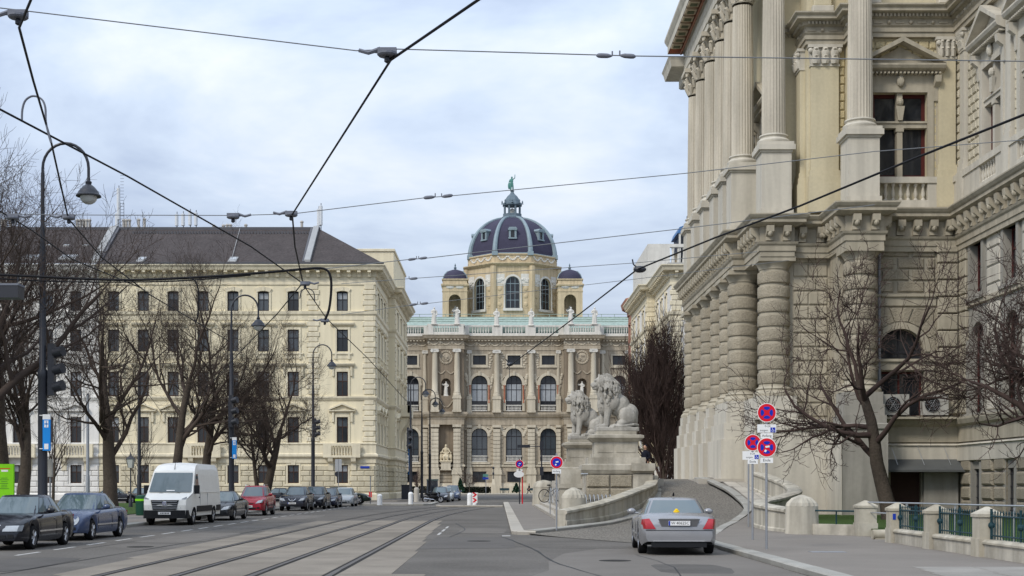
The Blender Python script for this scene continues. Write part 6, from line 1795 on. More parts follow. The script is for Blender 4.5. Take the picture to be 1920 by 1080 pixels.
b = MB(); b.tube([(-.5, .55, 0), (.5, -.55, 0)], .0001, 3)
b = MB(); b.add([(x+ox, y+oy, z) for z in (0, .36) for x, y, ox, oy in ((-.55, .55, .1, .12), (.55, -.6, .1, .12), (.55, -.6, -.1, -.12), (-.55, .55, -.1, -.12))], [(4, 5, 6, 7)[::-1], (0, 1, 5, 4), (1, 2, 6, 5), (2, 3, 7, 6), (3, 0, 4, 7)]); b.build('wall_body', M['pedestal_stone'], t, local=True)
t = thing('green_rail', (10.6, 42.7, .46), 'dark green tube rail above the low wall beside the round bollard', 'railing')
b = MB(); b.tube([(-.6, .6, .42), (.55, -.62, .42)], .03, 6); b.build('rail', M['iron_green'], t, local=True)
b = MB(); b.tube([(0, 0, 0), (0, 0, .42)], .025, 6); b.build('stanchion', M['iron_green'], t, local=True)
t = thing('concrete_pipe', (11.25, 39.3, .26), 'short pale concrete cylinder lying at the gap in the fence', 'concrete pipe')
b = MB(); b.tube([(-.45, .0, 0), (.45, -.0, 0)], .15, 14); b.build('pipe', M['parapet_stone'], t, local=True, smooth=40)
b = MB(); b.box(-.4, .4, -.14, .14, -.16, -.1); b.build('saddle', M['parapet_stone'], t, local=True)
t = thing('steel_railing', (11.9, 38, .3), 'plain steel tube railing running behind the fence posts', 'railing')
b = MB(); b.tube([(.3-.9, 4.2, .86), (-.1, 0, .88), (-.2, -4, .9), (-.3, -11, .95)], .025, 6); b.build('rail', M['steel'], t, local=True)
b = MB(); b.tube([(-.6, 4.2, .55), (-.6, 4.2, .86)], .022, 6); b.tube([(-.6, 4.2, .55), (-.12, 1.2, .55), (-.12, 1.2, .88)], .022, 6); b.build('gate_frame', M['steel'], t, local=True)
for q in (1.2, -3, -7):
    b = MB(); b.tube([(-.15, q, -.0), (-.15, q, .88)], .025, 6); b.build('post', M['steel'], t, local=True)
# air conditioners on the ledge
for x, lab in ((18.0, 'grey air conditioner on the palace ledge, left of the pair'), (19.78, 'grey air conditioner on the palace ledge, right of the pair')):
    t = thing('air_conditioner', (x, 61.75, 4.78), lab, 'air conditioner', 'air conditioners on the ledge')
    b = MB(); b.box(-.58, .58, -.2, .22, .08, 1.02); b.build('casing', M['ac_grey'], t, local=True)
    b = MB(); b.box(-.45, -.35, -.15, .2, 0, .08); b.box(.35, .45, -.15, .2, 0, .08); b.build('feet', M['black'], t, local=True)
    b = MB(); b.lathe([(.34, 0), (.34, .03)], 24); b.v = [(v[0]-.16, -.2-v[2], v[1]+.56) for v in b.v]; fan = b.build('fan_opening', M['black'], t, local=True)
    b = MB()
    for rr_ in (.1, .18, .26, .34): b.tube([(-.16+rr_*math.cos(a), -.24, .56+rr_*math.sin(a)) for a in [2*PI*i/24 for i in range(25)]], .008, 4)
    for k in range(6): b.tube([(-.16, -.24, .56), (-.16+.34*math.cos(k*PI/3), -.24, .56+.34*math.sin(k*PI/3))], .01, 4)
    b.build('guard', M['galvanised'], fan, local=True)
b = MB(); b.box(17.3, 20.9, 61.45, 62.28, 4.68, 4.775); b.build('ledge', M['palace'], pal)
# ---------------------------------------------------------------- bare winter trees
def tree_parts(seed, h, r0, trunk_h, spread=1.0, wander=.25, up=.15, levels=5, kids=(7, 7, 6, 6, 4), lean=(0, 0), first=.45, tw=.0065, gravity=0.0, forks=0):
    """returns (trunk MB, branch MB); a recursive crown of tapering limbs down to twigs"""
    rn = random.Random(seed); T = MB(); C = MB()
    def rv(): return Vector((rn.uniform(-1, 1), rn.uniform(-1, 1), rn.uniform(-1, 1)))
    def grow(mb, p, d, L, r, lev):
        seg = (7, 6, 5, 4, 3, 2)[min(lev, 5)]; sides = (10, 7, 5, 3, 3, 3)[min(lev, 5)]
        pts = [p.copy()]; rad = [r]; dirs = [d.copy()]
        rend = max(tw*.6, r*(.45 if lev == 0 else .3))
        for i in range(seg):
            d = (d + rv()*wander*(.35 if lev == 0 else 1) + Vector((0, 0, up - gravity*(lev/levels)))).normalized()
            p = p + d*(L/seg); pts.append(p.copy()); dirs.append(d.copy()); rad.append(lerp(r, rend, ((i+1)/seg)**(.8 if lev else 1.1)))
        if lev == 0:
            rad[0] *= 1.25
        mb.tube([tuple(q) for q in pts], rad, sides, cap=False)
        if lev >= levels: return
        n = kids[min(lev, len(kids)-1)]
        for k in range(n):
            t = first+(1-first)*(k+rn.random())/n if lev == 0 else .18+.82*(k+rn.random())/n
            if k == n-1: t = 1.0
            f = min(t, .9999)*seg; i = int(f); q = pts[i].lerp(pts[i+1], f-i); dd = dirs[min(i+1, seg)]
            ax = dd.cross(Vector((rn.uniform(-1, 1), rn.uniform(-1, 1), rn.uniform(-.3, .3))))
            if ax.length < .05: continue
            ax.normalize(); an = rn.uniform(.45, 1.0)*spread if t < 1 else rn.uniform(.05, .35)
            nd = (dd*math.cos(an)+ax*math.sin(an)).normalized()
            rr_ = lerp(r, rend, t)*rn.uniform(.5, .72)
            ll = L*(.78 if lev == 0 else .62)*rn.uniform(.7, 1.15)*(1.1-.35*t if lev else 1)
            grow(C, q, nd, ll, max(rr_, tw), lev+1)
    base = Vector((0, 0, -.1))
    grow(T, base, Vector((lean[0], lean[1], 1)).normalized(), trunk_h, r0, 0)
    zm = max(v[2] for v in C.v); s = h/zm
    if True:
        def sq(mb): mb.v = [(x*s, y*s, z*s) for x, y, z in mb.v]
        sq(T); sq(C)
    return T, C
def place_tree(x, y, z, label, rz=0.0, twm='twig', name='bare_tree', group='bare park trees on the left', cat='tree', **kw):
    T, C = tree_parts(**kw)
    t = thing(name, (x, y, z), label, cat, group, rz)
    T.build('trunk', M['bark'], t, smooth=60, local=True); C.build('crown', M[twm], t, smooth=60, local=True)
    return t
def TX(px, Y): return wx(px, Y)
place_tree(TX(207, 70), 70, .1, 'bare tree with a thick knotted trunk behind the blue saloon', seed=11, h=16, r0=.46, trunk_h=8.0, first=.42, spread=1.15, up=.11, wander=.28)
place_tree(TX(323, 86), 86, .1, 'bare tree directly behind the white van, left of two close trunks', seed=22, h=19, r0=.42, trunk_h=10, first=.36, spread=1.1, up=.12)
place_tree(TX(383, 90), 90, .1, 'bare tree behind the right side of the white van', seed=35, h=18, r0=.44, trunk_h=9.5, first=.4, spread=1.1, up=.12)
t6 = place_tree(TX(492, 97), 97, .1, 'bare spreading tree with a leaning trunk behind the red car', seed=41, h=12.6, r0=.36, trunk_h=5.5, first=.42, spread=1.15, up=.10, lean=(.25, 0))
place_tree(TX(484, 98), 98, .1, 'slim bare tree crossing the leaning one behind the red car', seed=44, h=10.5, r0=.24, trunk_h=6.5, first=.5, spread=.9, up=.14)
place_tree(TX(40, 60), 60, .1, 'bare forked tree between the green poster and the tall lamp pole', seed=53, h=14, r0=.38, trunk_h=6.5, first=.5, spread=1.0, up=.14)
place_tree(TX(6, 52), 52, .1, 'dark bare tree at the left picture edge behind the green poster', seed=61, h=15.5, r0=.40, trunk_h=8.0, first=.45, spread=1.1, up=.16)
place_tree(TX(-60, 46), 46, .1, 'bare tree just outside the left edge, its fine twigs reaching into the sky', seed=77, h=16.5, r0=.42, trunk_h=8.0, first=.4, spread=1.2, up=.12)
place_tree(TX(100, 92), 92, .1, 'young thin bare tree between tall lamp pole and blue saloon', seed=80, h=8.5, r0=.14, trunk_h=5, first=.3, spread=.8, up=.18, levels=3, kids=(9, 7, 5))
place_tree(TX(262, 100), 100, .1, 'small thin bare tree beside the park lantern', seed=81, h=7.5, r0=.12, trunk_h=4.5, first=.3, spread=.8, up=.18, levels=3, kids=(9, 7, 5))
# two gnarled trees by the palace wall
place_tree(15.2, 52.5, .3, 'gnarled bare tree with wide crooked branches before the palace wall', twm='twig_red', name='gnarled_tree', group='gnarled trees by the palace',
           seed=127, h=11.4, r0=.29, trunk_h=5.2, first=.45, spread=1.2, up=.06, wander=.36, kids=(8, 6, 5, 4, 3), lean=(-.14, 0), tw=.010)
place_tree(19.3, 47.0, .3, 'gnarled bare tree reaching in from the right picture edge', twm='twig_red', name='gnarled_tree', group='gnarled trees by the palace',
           seed=140, h=13.5, r0=.36, trunk_h=6.4, first=.4, spread=1.25, up=.08, wander=.36, kids=(8, 7, 6, 5, 3), tw=.011)
# dense upright tree between the lions and the palace
place_tree(11.95, 97.5, .1, 'dense dark upright tree between the lions and the palace columns', twm='twig_red', name='upright_tree', group=None,
           seed=200, h=15.0, r0=.20, trunk_h=6.4, first=.05, spread=.68, up=.185, wander=.15, levels=4, kids=(32, 10, 8, 5), tw=.013)
# ---------------------------------------------------------------- vehicles (front looks to -y)
CARME = {}
def wheel_meshes(r_, w=.2, spokes=5):
    k = ('wheel', r_, w, spokes)
    if k in CARME: return CARME[k]
    t = MB(); t.lathe([(r_*.66, -w/2), (r_*.9, -w/2), (r_*.98, -w*.42), (r_, -w*.25), (r_, w*.25), (r_*.98, w*.42), (r_*.9, w/2), (r_*.66, w/2)], 24, cap=False)
    t.v = [(z, x, y) for x, y, z in t.v]
    m = MB()
    m.lathe([(r_*.67, -w*.46), (r_*.62, -w*.46), (r_*.60, w*.1), (r_*.67, w*.2)], 24, cap=False); m.lathe([(r_*.14, -w*.5), (r_*.16, -w*.3), (r_*.12, w*.1)], 10)
    for k2 in range(spokes):
        a = 2*PI*k2/spokes
        for da in (-.17, .17):
            p = [(r_*.1*math.cos(a), r_*.1*math.sin(a), -w*.42), (r_*.64*math.cos(a+da), r_*.64*math.sin(a+da), -w*.40)]
            m.tube(p, [r_*.085, r_*.06], 4)
    m.v = [(z, x, y) for x, y, z in m.v]
    d = MB(); d.lathe([(.02, 0), (r_*.64, 0), (r_*.64, w*.3)], 20, cap=False); d.v = [(z, x, y) for x, y, z in d.v]
    CARME[k] = (t.mesh('wheel', M['rubber'], 40), m.mesh('rim', M['wheel_metal'], 40), d.mesh('brake_disc', M['black'], 40))
    return CARME[k]
def car(name, label, cat, x, y, rz, paint_, L=4.6, W=1.78, Hh=1.43, wb=2.65, fo=.9, wr=.315, zg=.2, nose=.62, hood=.92, belt=.93, deck=.98, tail=.70,
        ya=-.75, yb=.05, yc=1.0, yd=1.75, roof_w=.62, gw=.88, group='cars parked along the left kerb', grille='plain', lights='slanted', plate=None,
        cladding=None, nwin=2, z=0.0, rails=False, rear=False, spokes=5, hatch=False, sh=1.0):
    t = thing(name, (x, y, z), label, cat, group, rz)
    y0, y1 = -L/2, L/2; hw = W/2; fa = y0+fo; ra = fa+wb
    pm = M[paint_]
    # --- lower body: stations along the length, open at the wheel arches
    ys = set()
    for k in range(45): ys.add(y0+L*k/44)
    for q in (0, .012, .03, .06, .1, .16, .25): ys.add(y0+q); ys.add(y1-q)
    ar = wr*1.16
    for c in (fa, ra):
        for k in range(17): ys.add(c-ar*math.cos(PI*k/16))
        ys.add(c-ar-.004); ys.add(c+ar+.004)
    ys = sorted(ys)
    def plan(v):
        f_ = 1.0; d0 = v-y0; d1 = y1-v; e0, e1 = .75, .6
        if d0 < e0: f_ *= 1-.20*((1-d0/e0)**2.6)
        if d1 < e1: f_ *= 1-.14*((1-d1/e1)**2.6)
        return hw*f_
    def top(v):
        d0 = v-y0; d1 = y1-v
        if v <= ya:
            tt = (v-y0)/(ya-y0); zt_ = nose+(hood-nose)*(1-(1-tt)**2.2)
        elif v >= yd: tt = (v-yd)/(y1-yd+1e-6); zt_ = deck+(tail+.12-deck)*tt**2.5
        else: zt_ = lerp(hood, deck, (v-ya)/(yd-ya))
        if d0 < .22: zt_ = min(zt_, lerp(nose-.12, zt_, (d0/.22)**.5))
        if d1 < .14: zt_ = min(zt_, lerp(tail, zt_, (d1/.14)**.5))
        return zt_
    def low(v):
        zl = zg
        d0 = v-y0; d1 = y1-v
        if d0 < .5: zl = zg+.02+.04*(1-d0/.5)
        if d1 < .5: zl = zg+.12*(1-d1/.5)
        for c in (fa, ra):
            if abs(v-c) < ar: zl = max(zl, wr*.98+math.sqrt(max(0, ar*ar-(v-c)**2)))
        return zl
    b = MB(); rings = []
    for v in ys:
        w = plan(v); zt_ = top(v); zl = min(low(v), zt_-.12); hgt = zt_-zl
        zmid = lerp(zl, zt_, .55) if zl > zg+.2 else lerp(zg, zt_, .5)
        zmid = max(zmid, zl+.03)
        ww_ = [(w*.93, zl), (w*.985, min(zl+.10, zmid-.01)), (w, zmid), (w*.985, zt_-min(.16, hgt*.3)), (w*.955, zt_-min(.09, hgt*.18)), (w*.90, zt_-.03), (w*.78, zt_), (w*.4, zt_+.02), (0, zt_+.025)]
        rings.append([(px_, v, pz_) for px_, pz_ in ww_]+[(-px_, v, pz_) for px_, pz_ in ww_[-2::-1]])
    n = len(rings[0]); vs = [p for r_ in rings for p in r_]
    fs = [(i*n+k, i*n+k+1, (i+1)*n+k+1, (i+1)*n+k) for i in range(len(rings)-1) for k in range(n-1)]
    fs = [f[::-1] for f in fs]
    fs += [tuple(range(n)), tuple((len(rings)-1)*n+k for k in range(n))[::-1]]
    b.add(vs, fs); body = b.build('body', pm, t, local=True, smooth=38)
    # underside and wheel wells
    b = MB(); b.box(-hw*.86, hw*.86, y0+.2, y1-.2, zg+.03, zg+.1); b.box(-hw*.62, hw*.62, y0+.3, y1-.3, zg+.1, .6)
    b.build('underbody', M['black'], t, local=True)
    # --- cabin
    def gh(tt):    # height 0..1 -> front edge, rear edge, half width, z
        zz = lerp(min(hood, deck)-.04, Hh, tt)
        f_ = lerp(ya, yb, tt**1.0); r_ = lerp(yd, yc, tt**1.1)
        return f_, r_, lerp(gw, roof_w/.9*.9, tt**1.25)*hw, zz
    NX = 4.2
    def gpt(tt, a, off=0.0):
        f_, r_, w, zz = gh(min(tt, 1)); c, s_ = math.cos(a), math.sin(a)
        sx = math.copysign(abs(c)**(2/NX), c); sy = math.copysign(abs(s_)**(2/NX), s_)
        return ((w+off)*sx, (f_+r_)/2+((r_-f_)/2+off)*sy, zz)
    b = MB(); na = 40; lev = [0, .25, .5, .75, .93]
    vs = [gpt(tt, 2*PI*k/na) for tt in lev for k in range(na)]
    for rr_, dz_ in ((.93, .045), (.7, .075), (.35, .09)):       # crown of the roof
        f_, r_, w, zz = gh(.93)
        vs += [((gpt(.93, 2*PI*k/na)[0])*rr_, (f_+r_)/2+(gpt(.93, 2*PI*k/na)[1]-(f_+r_)/2)*(rr_ if rr_ > .9 else rr_), zz+(Hh-zz)*(dz_/.09)) for k in range(na)]
    nl = len(lev)+3
    b.add(vs, [(i*na+k, i*na+(k+1) % na, (i+1)*na+(k+1) % na, (i+1)*na+k) for i in range(nl-1) for k in range(na)]+[tuple((nl-1)*na+k for k in range(na))])
    b.build('cabin', pm, t, local=True, smooth=50)
    def patch(name, t0, t1, fn, n1, mm_, off=.006, par=t):
        q = MB(); vs = []; m1 = 5
        for i in range(m1+1):
            tt = lerp(t0, t1, i/m1)
            for k in range(n1+1): vs.append(fn(tt, k/n1, off))
        q.add(vs, [(i*(n1+1)+k, i*(n1+1)+k+1, (i+1)*(n1+1)+k+1, (i+1)*(n1+1)+k) for i in range(m1) for k in range(n1)])
        return q.build(name, mm_, par, local=True, smooth=True)
    def yat(tt, fr_): f_, r_, w, zz = gh(tt); return lerp(f_, r_, fr_)
    def front(tt, u, off):
        f_, r_, w, zz = gh(tt); p = lerp(-.86, .86, u); l = (r_-f_)/2
        return (p*w, (f_+r_)/2-(l+off)*(1-abs(p)**NX)**(1/NX), zz+.004)
    def back(tt, u, off):
        f_, r_, w, zz = gh(tt); p = lerp(.84, -.84, u); l = (r_-f_)/2
        return (p*w, (f_+r_)/2+(l+off)*(1-abs(p)**NX)**(1/NX), zz+.004)
    patch('windscreen', .10, .88, front, 10, M['glass_car'])
    patch('rear_window', .14, .86, back, 10, M['glass_car'])
    spl = {1: [(.10, .46)], 2: [(.09, .48), (.515, .88)], 3: [(.08, .40), (.43, .68), (.71, .90)]}[nwin]
    for s in (-1, 1):
        for a0, a1 in spl:
            def side(tt, u, off, a0=a0, a1=a1):
                f_, r_, w, zz = gh(tt); q = lerp(a0, a1, u)*2-1
                return (s*(w*(1-abs(q)**NX)**(1/NX)+off), lerp(f_, r_, (q+1)/2), zz)
            patch('side_window', .14, .84, side if s > 0 else (lambda tt, u, off, sd=side: sd(tt, 1-u, off)), 6, M['glass_car'])
        # mirror
        q = MB(); q.ell((s*(hw*.93+.13), ya+.42, belt+.08), (.12, .07, .08), 10, 8); q.tube([(s*hw*.88, ya+.45, belt+.03), (s*(hw*.93+.1), ya+.43, belt+.05)], .025, 5)
        q.build('mirror', pm if cladding != 'van' else M['plastic_black'], t, local=True, smooth=True)
        # door handles, seams and sill
        dmid = lerp(ya, yd, .46)
        for yy in ((dmid-.12, dmid+.95) if nwin > 1 else (dmid-.1,)):
            q = MB(); q.ell((s*hw*.985, yy, top(yy)-.17), (.025, .09, .018), 8, 5); q.build('door_handle', pm, t, local=True, smooth=True)
        q = MB()
        for yy in ((fa+ar+.12), dmid+.02, dmid+1.02 if nwin > 1 else dmid+.03):
            if yy < ra+.1: q.box(s*hw*1.003-.004, s*hw*1.003+.004, yy-.006, yy+.006, zg+.15, top(yy)-.2)
        q.build('door_seam', M['black'], t, local=True)
        q = MB(); q.box(s*hw*1.0-.012, s*hw*1.0+.012, fa+ar+.02, ra-ar-.02, lerp(zg, belt, .34), lerp(zg, belt, .40)); q.build('side_strip', M['chrome'] if cladding is None else M['plastic_black'], t, local=True)
        q = MB(); f0, r0_, w0_, z0_ = gh(.1); q.tube([(s*(w0_*(1-abs(k*2-1)**NX)**(1/NX)+.006), lerp(f0, r0_, k), z0_) for k in [.08+.82*i/10 for i in range(11)]], .012, 4); q.build('window_trim', M['black'], t, local=True)
        if cladding:
            q = MB(); q.box(s*hw*.985-.03, s*hw*.985+.035, fa+ar, ra-ar, zg, zg+.16); q.build('sill', M['plastic_black'], t, local=True)
    # --- wheels
    wm = wheel_meshes(wr, .21, spokes)
    for yy in (fa, ra):
        for s in (-1, 1):
            o = inst('wheel', wm[0], t, (s*(hw-.115), yy, wr), local=True)
            if s > 0: o.rotation_euler = (0, 0, PI)
            inst('rim', wm[1], o, local=True); inst('brake_disc', wm[2], o, (.02, 0, 0), local=True)
    # --- face
    def nosept(u, zz):          # point on the front skin at lateral u, height zz
        for k in range(90):
            v = y0+.008*k
            if plan(v)*.985 > abs(u) and top(v) >= zz: return v
        return y0+.1
    def fpatch(name, poly, mm_, off=.012, par=t, nose_=True):
        """a patch following the front or rear skin, spanned between four corners (or a fan for rounder outlines)"""
        q = MB(); fn = (lambda p: (p[0], nosept(p[0], p[1])-off, p[1])) if nose_ else (lambda p: (p[0], tailpt(p[0], p[1])+off, p[1]))
        if len(poly) == 4:
            A, B, C_, D = poly; n1 = 6; m1 = 3
            vs = [fn((lerp(lerp(A[0], B[0], i/n1), lerp(D[0], C_[0], i/n1), j/m1), lerp(lerp(A[1], B[1], i/n1), lerp(D[1], C_[1], i/n1), j/m1))) for j in range(m1+1) for i in range(n1+1)]
            q.add(vs, [(j*(n1+1)+i, j*(n1+1)+i+1, (j+1)*(n1+1)+i+1, (j+1)*(n1+1)+i) for j in range(m1) for i in range(n1)])
        else:
            c = (sum(p[0] for p in poly)/len(poly), sum(p[1] for p in poly)/len(poly)); k = len(poly)
            q.add([fn(c)]+[fn(p) for p in poly], [(0, i+1, (i+1) % k+1) for i in range(k)])
        return q.build(name, mm_, par, local=True, smooth=True)
    def tailpt(u, zz):
        for k in range(90):
            v = y1-.008*k
            if plan(v)*.985 > abs(u) and top(v) >= zz: return v
        return y1-.1
    zh = nose-.02
    for s in (-1, 1):
        if lights == 'oval':
            for cx_, rr_, rz_ in ((.66, .135, .13), (.42, .105, .11)):
                pts = [(s*hw*cx_*.98+rr_*math.cos(a)*s, zh-.0+rz_*math.sin(a)) for a in [2*PI*k/14 for k in range(14)]]
                fpatch('headlight', pts if s > 0 else pts, M['lens_clear'], .02)
        elif lights == 'tall': fpatch('headlight', [(s*hw*.60, zh-.16), (s*hw*.86, zh-.14), (s*hw*.87, zh+.30), (s*hw*.66, zh+.20)][::s], M['lens_clear'], .015)
        elif lights == 'box': fpatch('headlight', [(s*hw*.40, zh-.10), (s*hw*.90, zh-.10), (s*hw*.93, zh+.05), (s*hw*.42, zh+.04)][::s], M['lens_clear'], .022)
        else: fpatch('headlight', [(s*hw*.46, zh-.10), (s*hw*.88, zh-.05), (s*hw*.94, zh+.12), (s*hw*.60, zh+.05)][::s], M['lens_clear'], .022)
        fpatch('fog_light', [(s*hw*.55, zg+.13), (s*hw*.72, zg+.13), (s*hw*.72, zg+.22), (s*hw*.55, zg+.22)][::s], M['plastic_black'], .012)
        fpatch('tail_light', [(s*hw*.60, tail-.08), (s*hw*.97, tail-.08), (s*hw*.95, tail+.15), (s*hw*.76, tail+.17)][::-s], M['lens_red'], .025, nose_=False)
    gz0, gz1 = zh-.11, zh+.03
    gw_ = hw*.36
    if grille == 'tallgrille': gz0, gz1, gw_ = zh-.24, zh+.06, hw*.62
    if grille == 'chromebox': gz0, gz1, gw_ = zh-.13, zh+.05, hw*.30
    gp = fpatch('grille', [(-gw_*.92, gz0), (gw_*.92, gz0), (gw_, gz1), (-gw_, gz1)], M['plastic_black'], .016)
    if grille in ('chromebox', 'chrome'):
        q = MB(); pts = [(-gw_*.92, gz0), (gw_*.92, gz0), (gw_, gz1), (-gw_, gz1), (-gw_*.92, gz0)]
        q.tube([(p[0], nosept(p[0], p[1])-.02, p[1]) for p in pts], .014, 5); q.build('grille_surround', M['chrome'], gp, local=True)
    if grille == 'vee':
        q = MB(); q.tube([(-gw_*.75, nosept(gw_*.6, gz1)-.03, gz1+.01), (-gw_*.28, nosept(.1, gz0)-.03, gz0+.0), (gw_*.28, nosept(.1, gz0)-.03, gz0+.0), (gw_*.75, nosept(gw_*.6, gz1)-.03, gz1+.01)], .022, 5); q.build('grille_chevron', M['chrome'], gp, local=True)
    if grille == 'bar':
        q = MB(); q.box(-gw_, gw_, nosept(0, gz1)-.04, nosept(0, gz1)-.015, gz1-.05, gz1); q.build('grille_bar', M['chrome'], gp, local=True)
    if grille == 'tallgrille':
        for k in range(4):
            q = MB(); zz = lerp(gz0, gz1, (k+.5)/4); q.box(-gw_*.95, gw_*.95, nosept(0, zz)-.035, nosept(0, zz)-.017, zz-.012, zz+.022); q.build('grille_slat', M['galvanised'], gp, local=True)
    if grille != 'none':
        q = MB(); q.lathe([(.055 if grille != 'tallgrille' else .095, 0), (.05 if grille != 'tallgrille' else .085, .012)], 16); zz = (gz0+gz1)/2; yy = nosept(0, zz)-.03
        q.v = [(v[0], yy-v[2], v[1]+zz) for v in q.v]; q.build('emblem', M['chrome'], gp, local=True)
    fpatch('air_intake', [(-hw*.48, zg+.10), (hw*.48, zg+.10), (hw*.5, zg+.20), (-hw*.5, zg+.20)], M['plastic_black'], .012)
    def number_plate(yy, zz, rzp, txt):
        p = MB(); p.box(-.26, .26, -.008, .008, -.055, .055); o = p.build('number_plate', M['plate_white'], t, local=True); o.location = (0, yy, zz); o.rotation_euler = (0, 0, rzp)
        p = MB(); p.box(-.257, -.215, -.011, -.0085, -.052, .052); p.build('plate_band', M['plate_blue'], o, local=True)
        if txt: inst('lettering', text_mesh(txt, .095, M['black']), o, (.02, -.0105, 0), local=True)
        else:
            p = MB()
            for k in range(6): p.box(-.16+k*.065, -.125+k*.065, -.0105, -.0085, -.032, .032)
            p.build('lettering', M['black'], o, local=True)
    number_plate(y0-.035 if not rear else y0-.02, zg+.26 if Hh < 1.8 else zg+.30, 0, plate if not rear else None)
    number_plate(y1+.04 if rear else y1+.02, tail+.06 if rear else tail-.1, PI, plate if rear else None)
    if rails:
        for s in (-1, 1):
            q = MB(); f_, r_, w, zz = gh(.95); q.tube([(s*w*.9, f_+.2, Hh-.05), (s*w*.9, f_+.3, Hh+.04), (s*w*.9, r_-.3, Hh+.04), (s*w*.9, r_-.2, Hh-.05)], .018, 5); q.build('roof_rail', M['chrome'], t, local=True)
    return t
# left kerb, from the camera outwards
car('saloon_car', 'black saloon car nearest the camera, cut by the left picture edge', 'car', -13.12, 37.25, 0, 'paint_black', L=4.55, W=1.77, Hh=1.43, grille='chromebox', lights='box')
car('saloon_car', 'metallic blue saloon with oval headlights behind the black saloon', 'car', -13.35, 43.4, -.02, 'paint_blue', L=4.82, W=1.82, Hh=1.45, wb=2.85, nose=.63, lights='oval', grille='chrome', yd=1.8, ya=-.85, yc=.95)
car('saloon_car', 'black coupe-like saloon between the white van and the red car', 'car', -13.55, 66.6, 0, 'paint_charcoal', L=4.9, W=1.87, Hh=1.40, wb=2.85, lights='slanted', yc=.8, yd=1.95, roof_w=.58)
car('crossover_car', 'dark red compact crossover with black lower cladding and roof rails', 'car', -13.7, 76.4, 0, 'paint_red', L=4.28, W=1.78, Hh=1.66, wb=2.55, wr=.34, zg=.26, nose=.80, hood=1.05, belt=1.08, deck=1.12, tail=.95, ya=-.85, yb=-.15, yc=1.45, yd=1.95, cladding='suv', grille='bar', rails=True)
car('crossover_car', 'dark blue-grey crossover with a chrome V in its grille', 'car', -13.35, 90.0, 0, 'paint_graphite', L=4.38, W=1.81, Hh=1.6, wb=2.65, wr=.34, zg=.25, nose=.78, hood=1.03, belt=1.05, deck=1.1, tail=.92, ya=-.9, yb=-.15, yc=1.45, yd=2.0, cladding='suv', grille='vee')
car('compact_car', 'black compact car half hidden behind the blue-grey crossover', 'car', -12.95, 96.2, 0, 'paint_black', L=4.1, W=1.76, Hh=1.6, wb=2.5, nose=.78, hood=1.02, belt=1.04, deck=1.1, tail=.9, ya=-.9, yb=-.2, yc=1.4, yd=1.9)
car('compact_car', 'dark blue hatchback with round badge between two darker cars and a silver one', 'car', -12.75, 101.6, 0, 'paint_navy', L=4.2, W=1.76, Hh=1.47, wb=2.55, yc=1.3, yd=1.85, grille='bar', deck=1.0)
car('compact_car', 'silver hatchback at the far end of the parked row', 'car', -12.2, 107.6, 0, 'paint_lightsilver', L=4.2, W=1.76, Hh=1.5, wb=2.55, yc=1.3, yd=1.85, deck=1.0)
car('compact_car', 'dark green hatchback parked crosswise after the silver hatchback', 'car', -12.6, 112.6, PI/2, 'paint_green', L=4.0, W=1.7, Hh=1.42, wb=2.5, yc=1.3, yd=1.8, deck=1.0, z=.12)
# behind the park, partly seen under the trees
car('saloon_car', 'black car parked far behind the park lantern, left of a dark blue one', 'car', wx(222, 124), 124, PI/2, 'paint_black', group='cars parked behind the park')
car('saloon_car', 'dark blue car parked far behind the park lantern, right of a black one', 'car', wx(263, 126), 126, 0, 'paint_navy', group='cars parked behind the park')
car('saloon_car', 'dark car parked behind the red crossover on the far side of the lawn', 'car', wx(515, 122), 122, -PI/2, 'paint_black', group='cars parked behind the park')
# far end of the street
car('compact_car', 'dark car behind the motorcycle, nearest of three far cars', 'car', -5.75, 134, 0, 'paint_graphite', group='far cars in the side street', wb=2.5, L=4.1, Hh=1.5, yc=1.3, yd=1.8)
car('compact_car', 'grey car in the middle of three far cars', 'car', -5.5, 140, 0, 'paint_lightsilver', group='far cars in the side street', wb=2.5, L=4.1, Hh=1.52, yc=1.3, yd=1.8)
car('compact_car', 'blue-grey car, farthest of three far cars', 'car', -5.0, 146.5, 0, 'paint_blue', group='far cars in the side street', wb=2.5, L=4.2, Hh=1.65, nose=.75, hood=1.0, deck=1.05, tail=.9, yc=1.4, yd=1.9)
# the silver limousine seen from behind on the right
lim = car('saloon_car', 'silver saloon seen from behind, waiting at the foot of the ramp', 'car', 4.45, 35.1, PI-.05, 'paint_silver', L=5.04, W=1.86, Hh=1.38, wb=2.97, fo=.95, wr=.33, zg=.22, nose=.62, hood=.92, deck=1.0, tail=.72,
          ya=-.8, yb=.0, yc=.85, yd=1.75, group='moving cars', plate='W 40625C', rear=True, lights='slanted', grille='chrome')
b = MB(); b.ell((0, 1.72, 1.04), (.08, .05, .04), 10, 6); b.ell((0, 1.72, 1.08), (.045, .04, .035), 8, 6); b.build('dashboard_toy', M['toy_yellow'], lim, local=True, smooth=True)
b = MB(); b.tube([(0, .75, 1.43), (0, .82, 1.5)], [.03, .015], 6); b.build('aerial', M['plastic_black'], lim, local=True)
b = MB(); b.box(-.62, .62, 2.50, 2.53, .34, .37); b.build('bumper_strip', M['chrome'], lim, local=True)
b = MB(); b.prism([(-.42, .70), (.42, .70), (.50, .88), (-.50, .88)], 2.505, 2.53, 'y'); b.build('plate_recess_shade', mat('recess_shade_grey', (.10, .10, .105), .5, var=0), lim, local=True)  # flat panel; the shade of the plate recess is put into its grey
b = MB(); b.box(-.46, .46, 2.51, 2.545, .875, .895); b.build('boot_strip', M['chrome'], lim, local=True)
b = MB(); b.box(-.80, .80, 2.46, 2.528, .60, .612); b.build('bumper_seam', M['black'], lim, local=True)
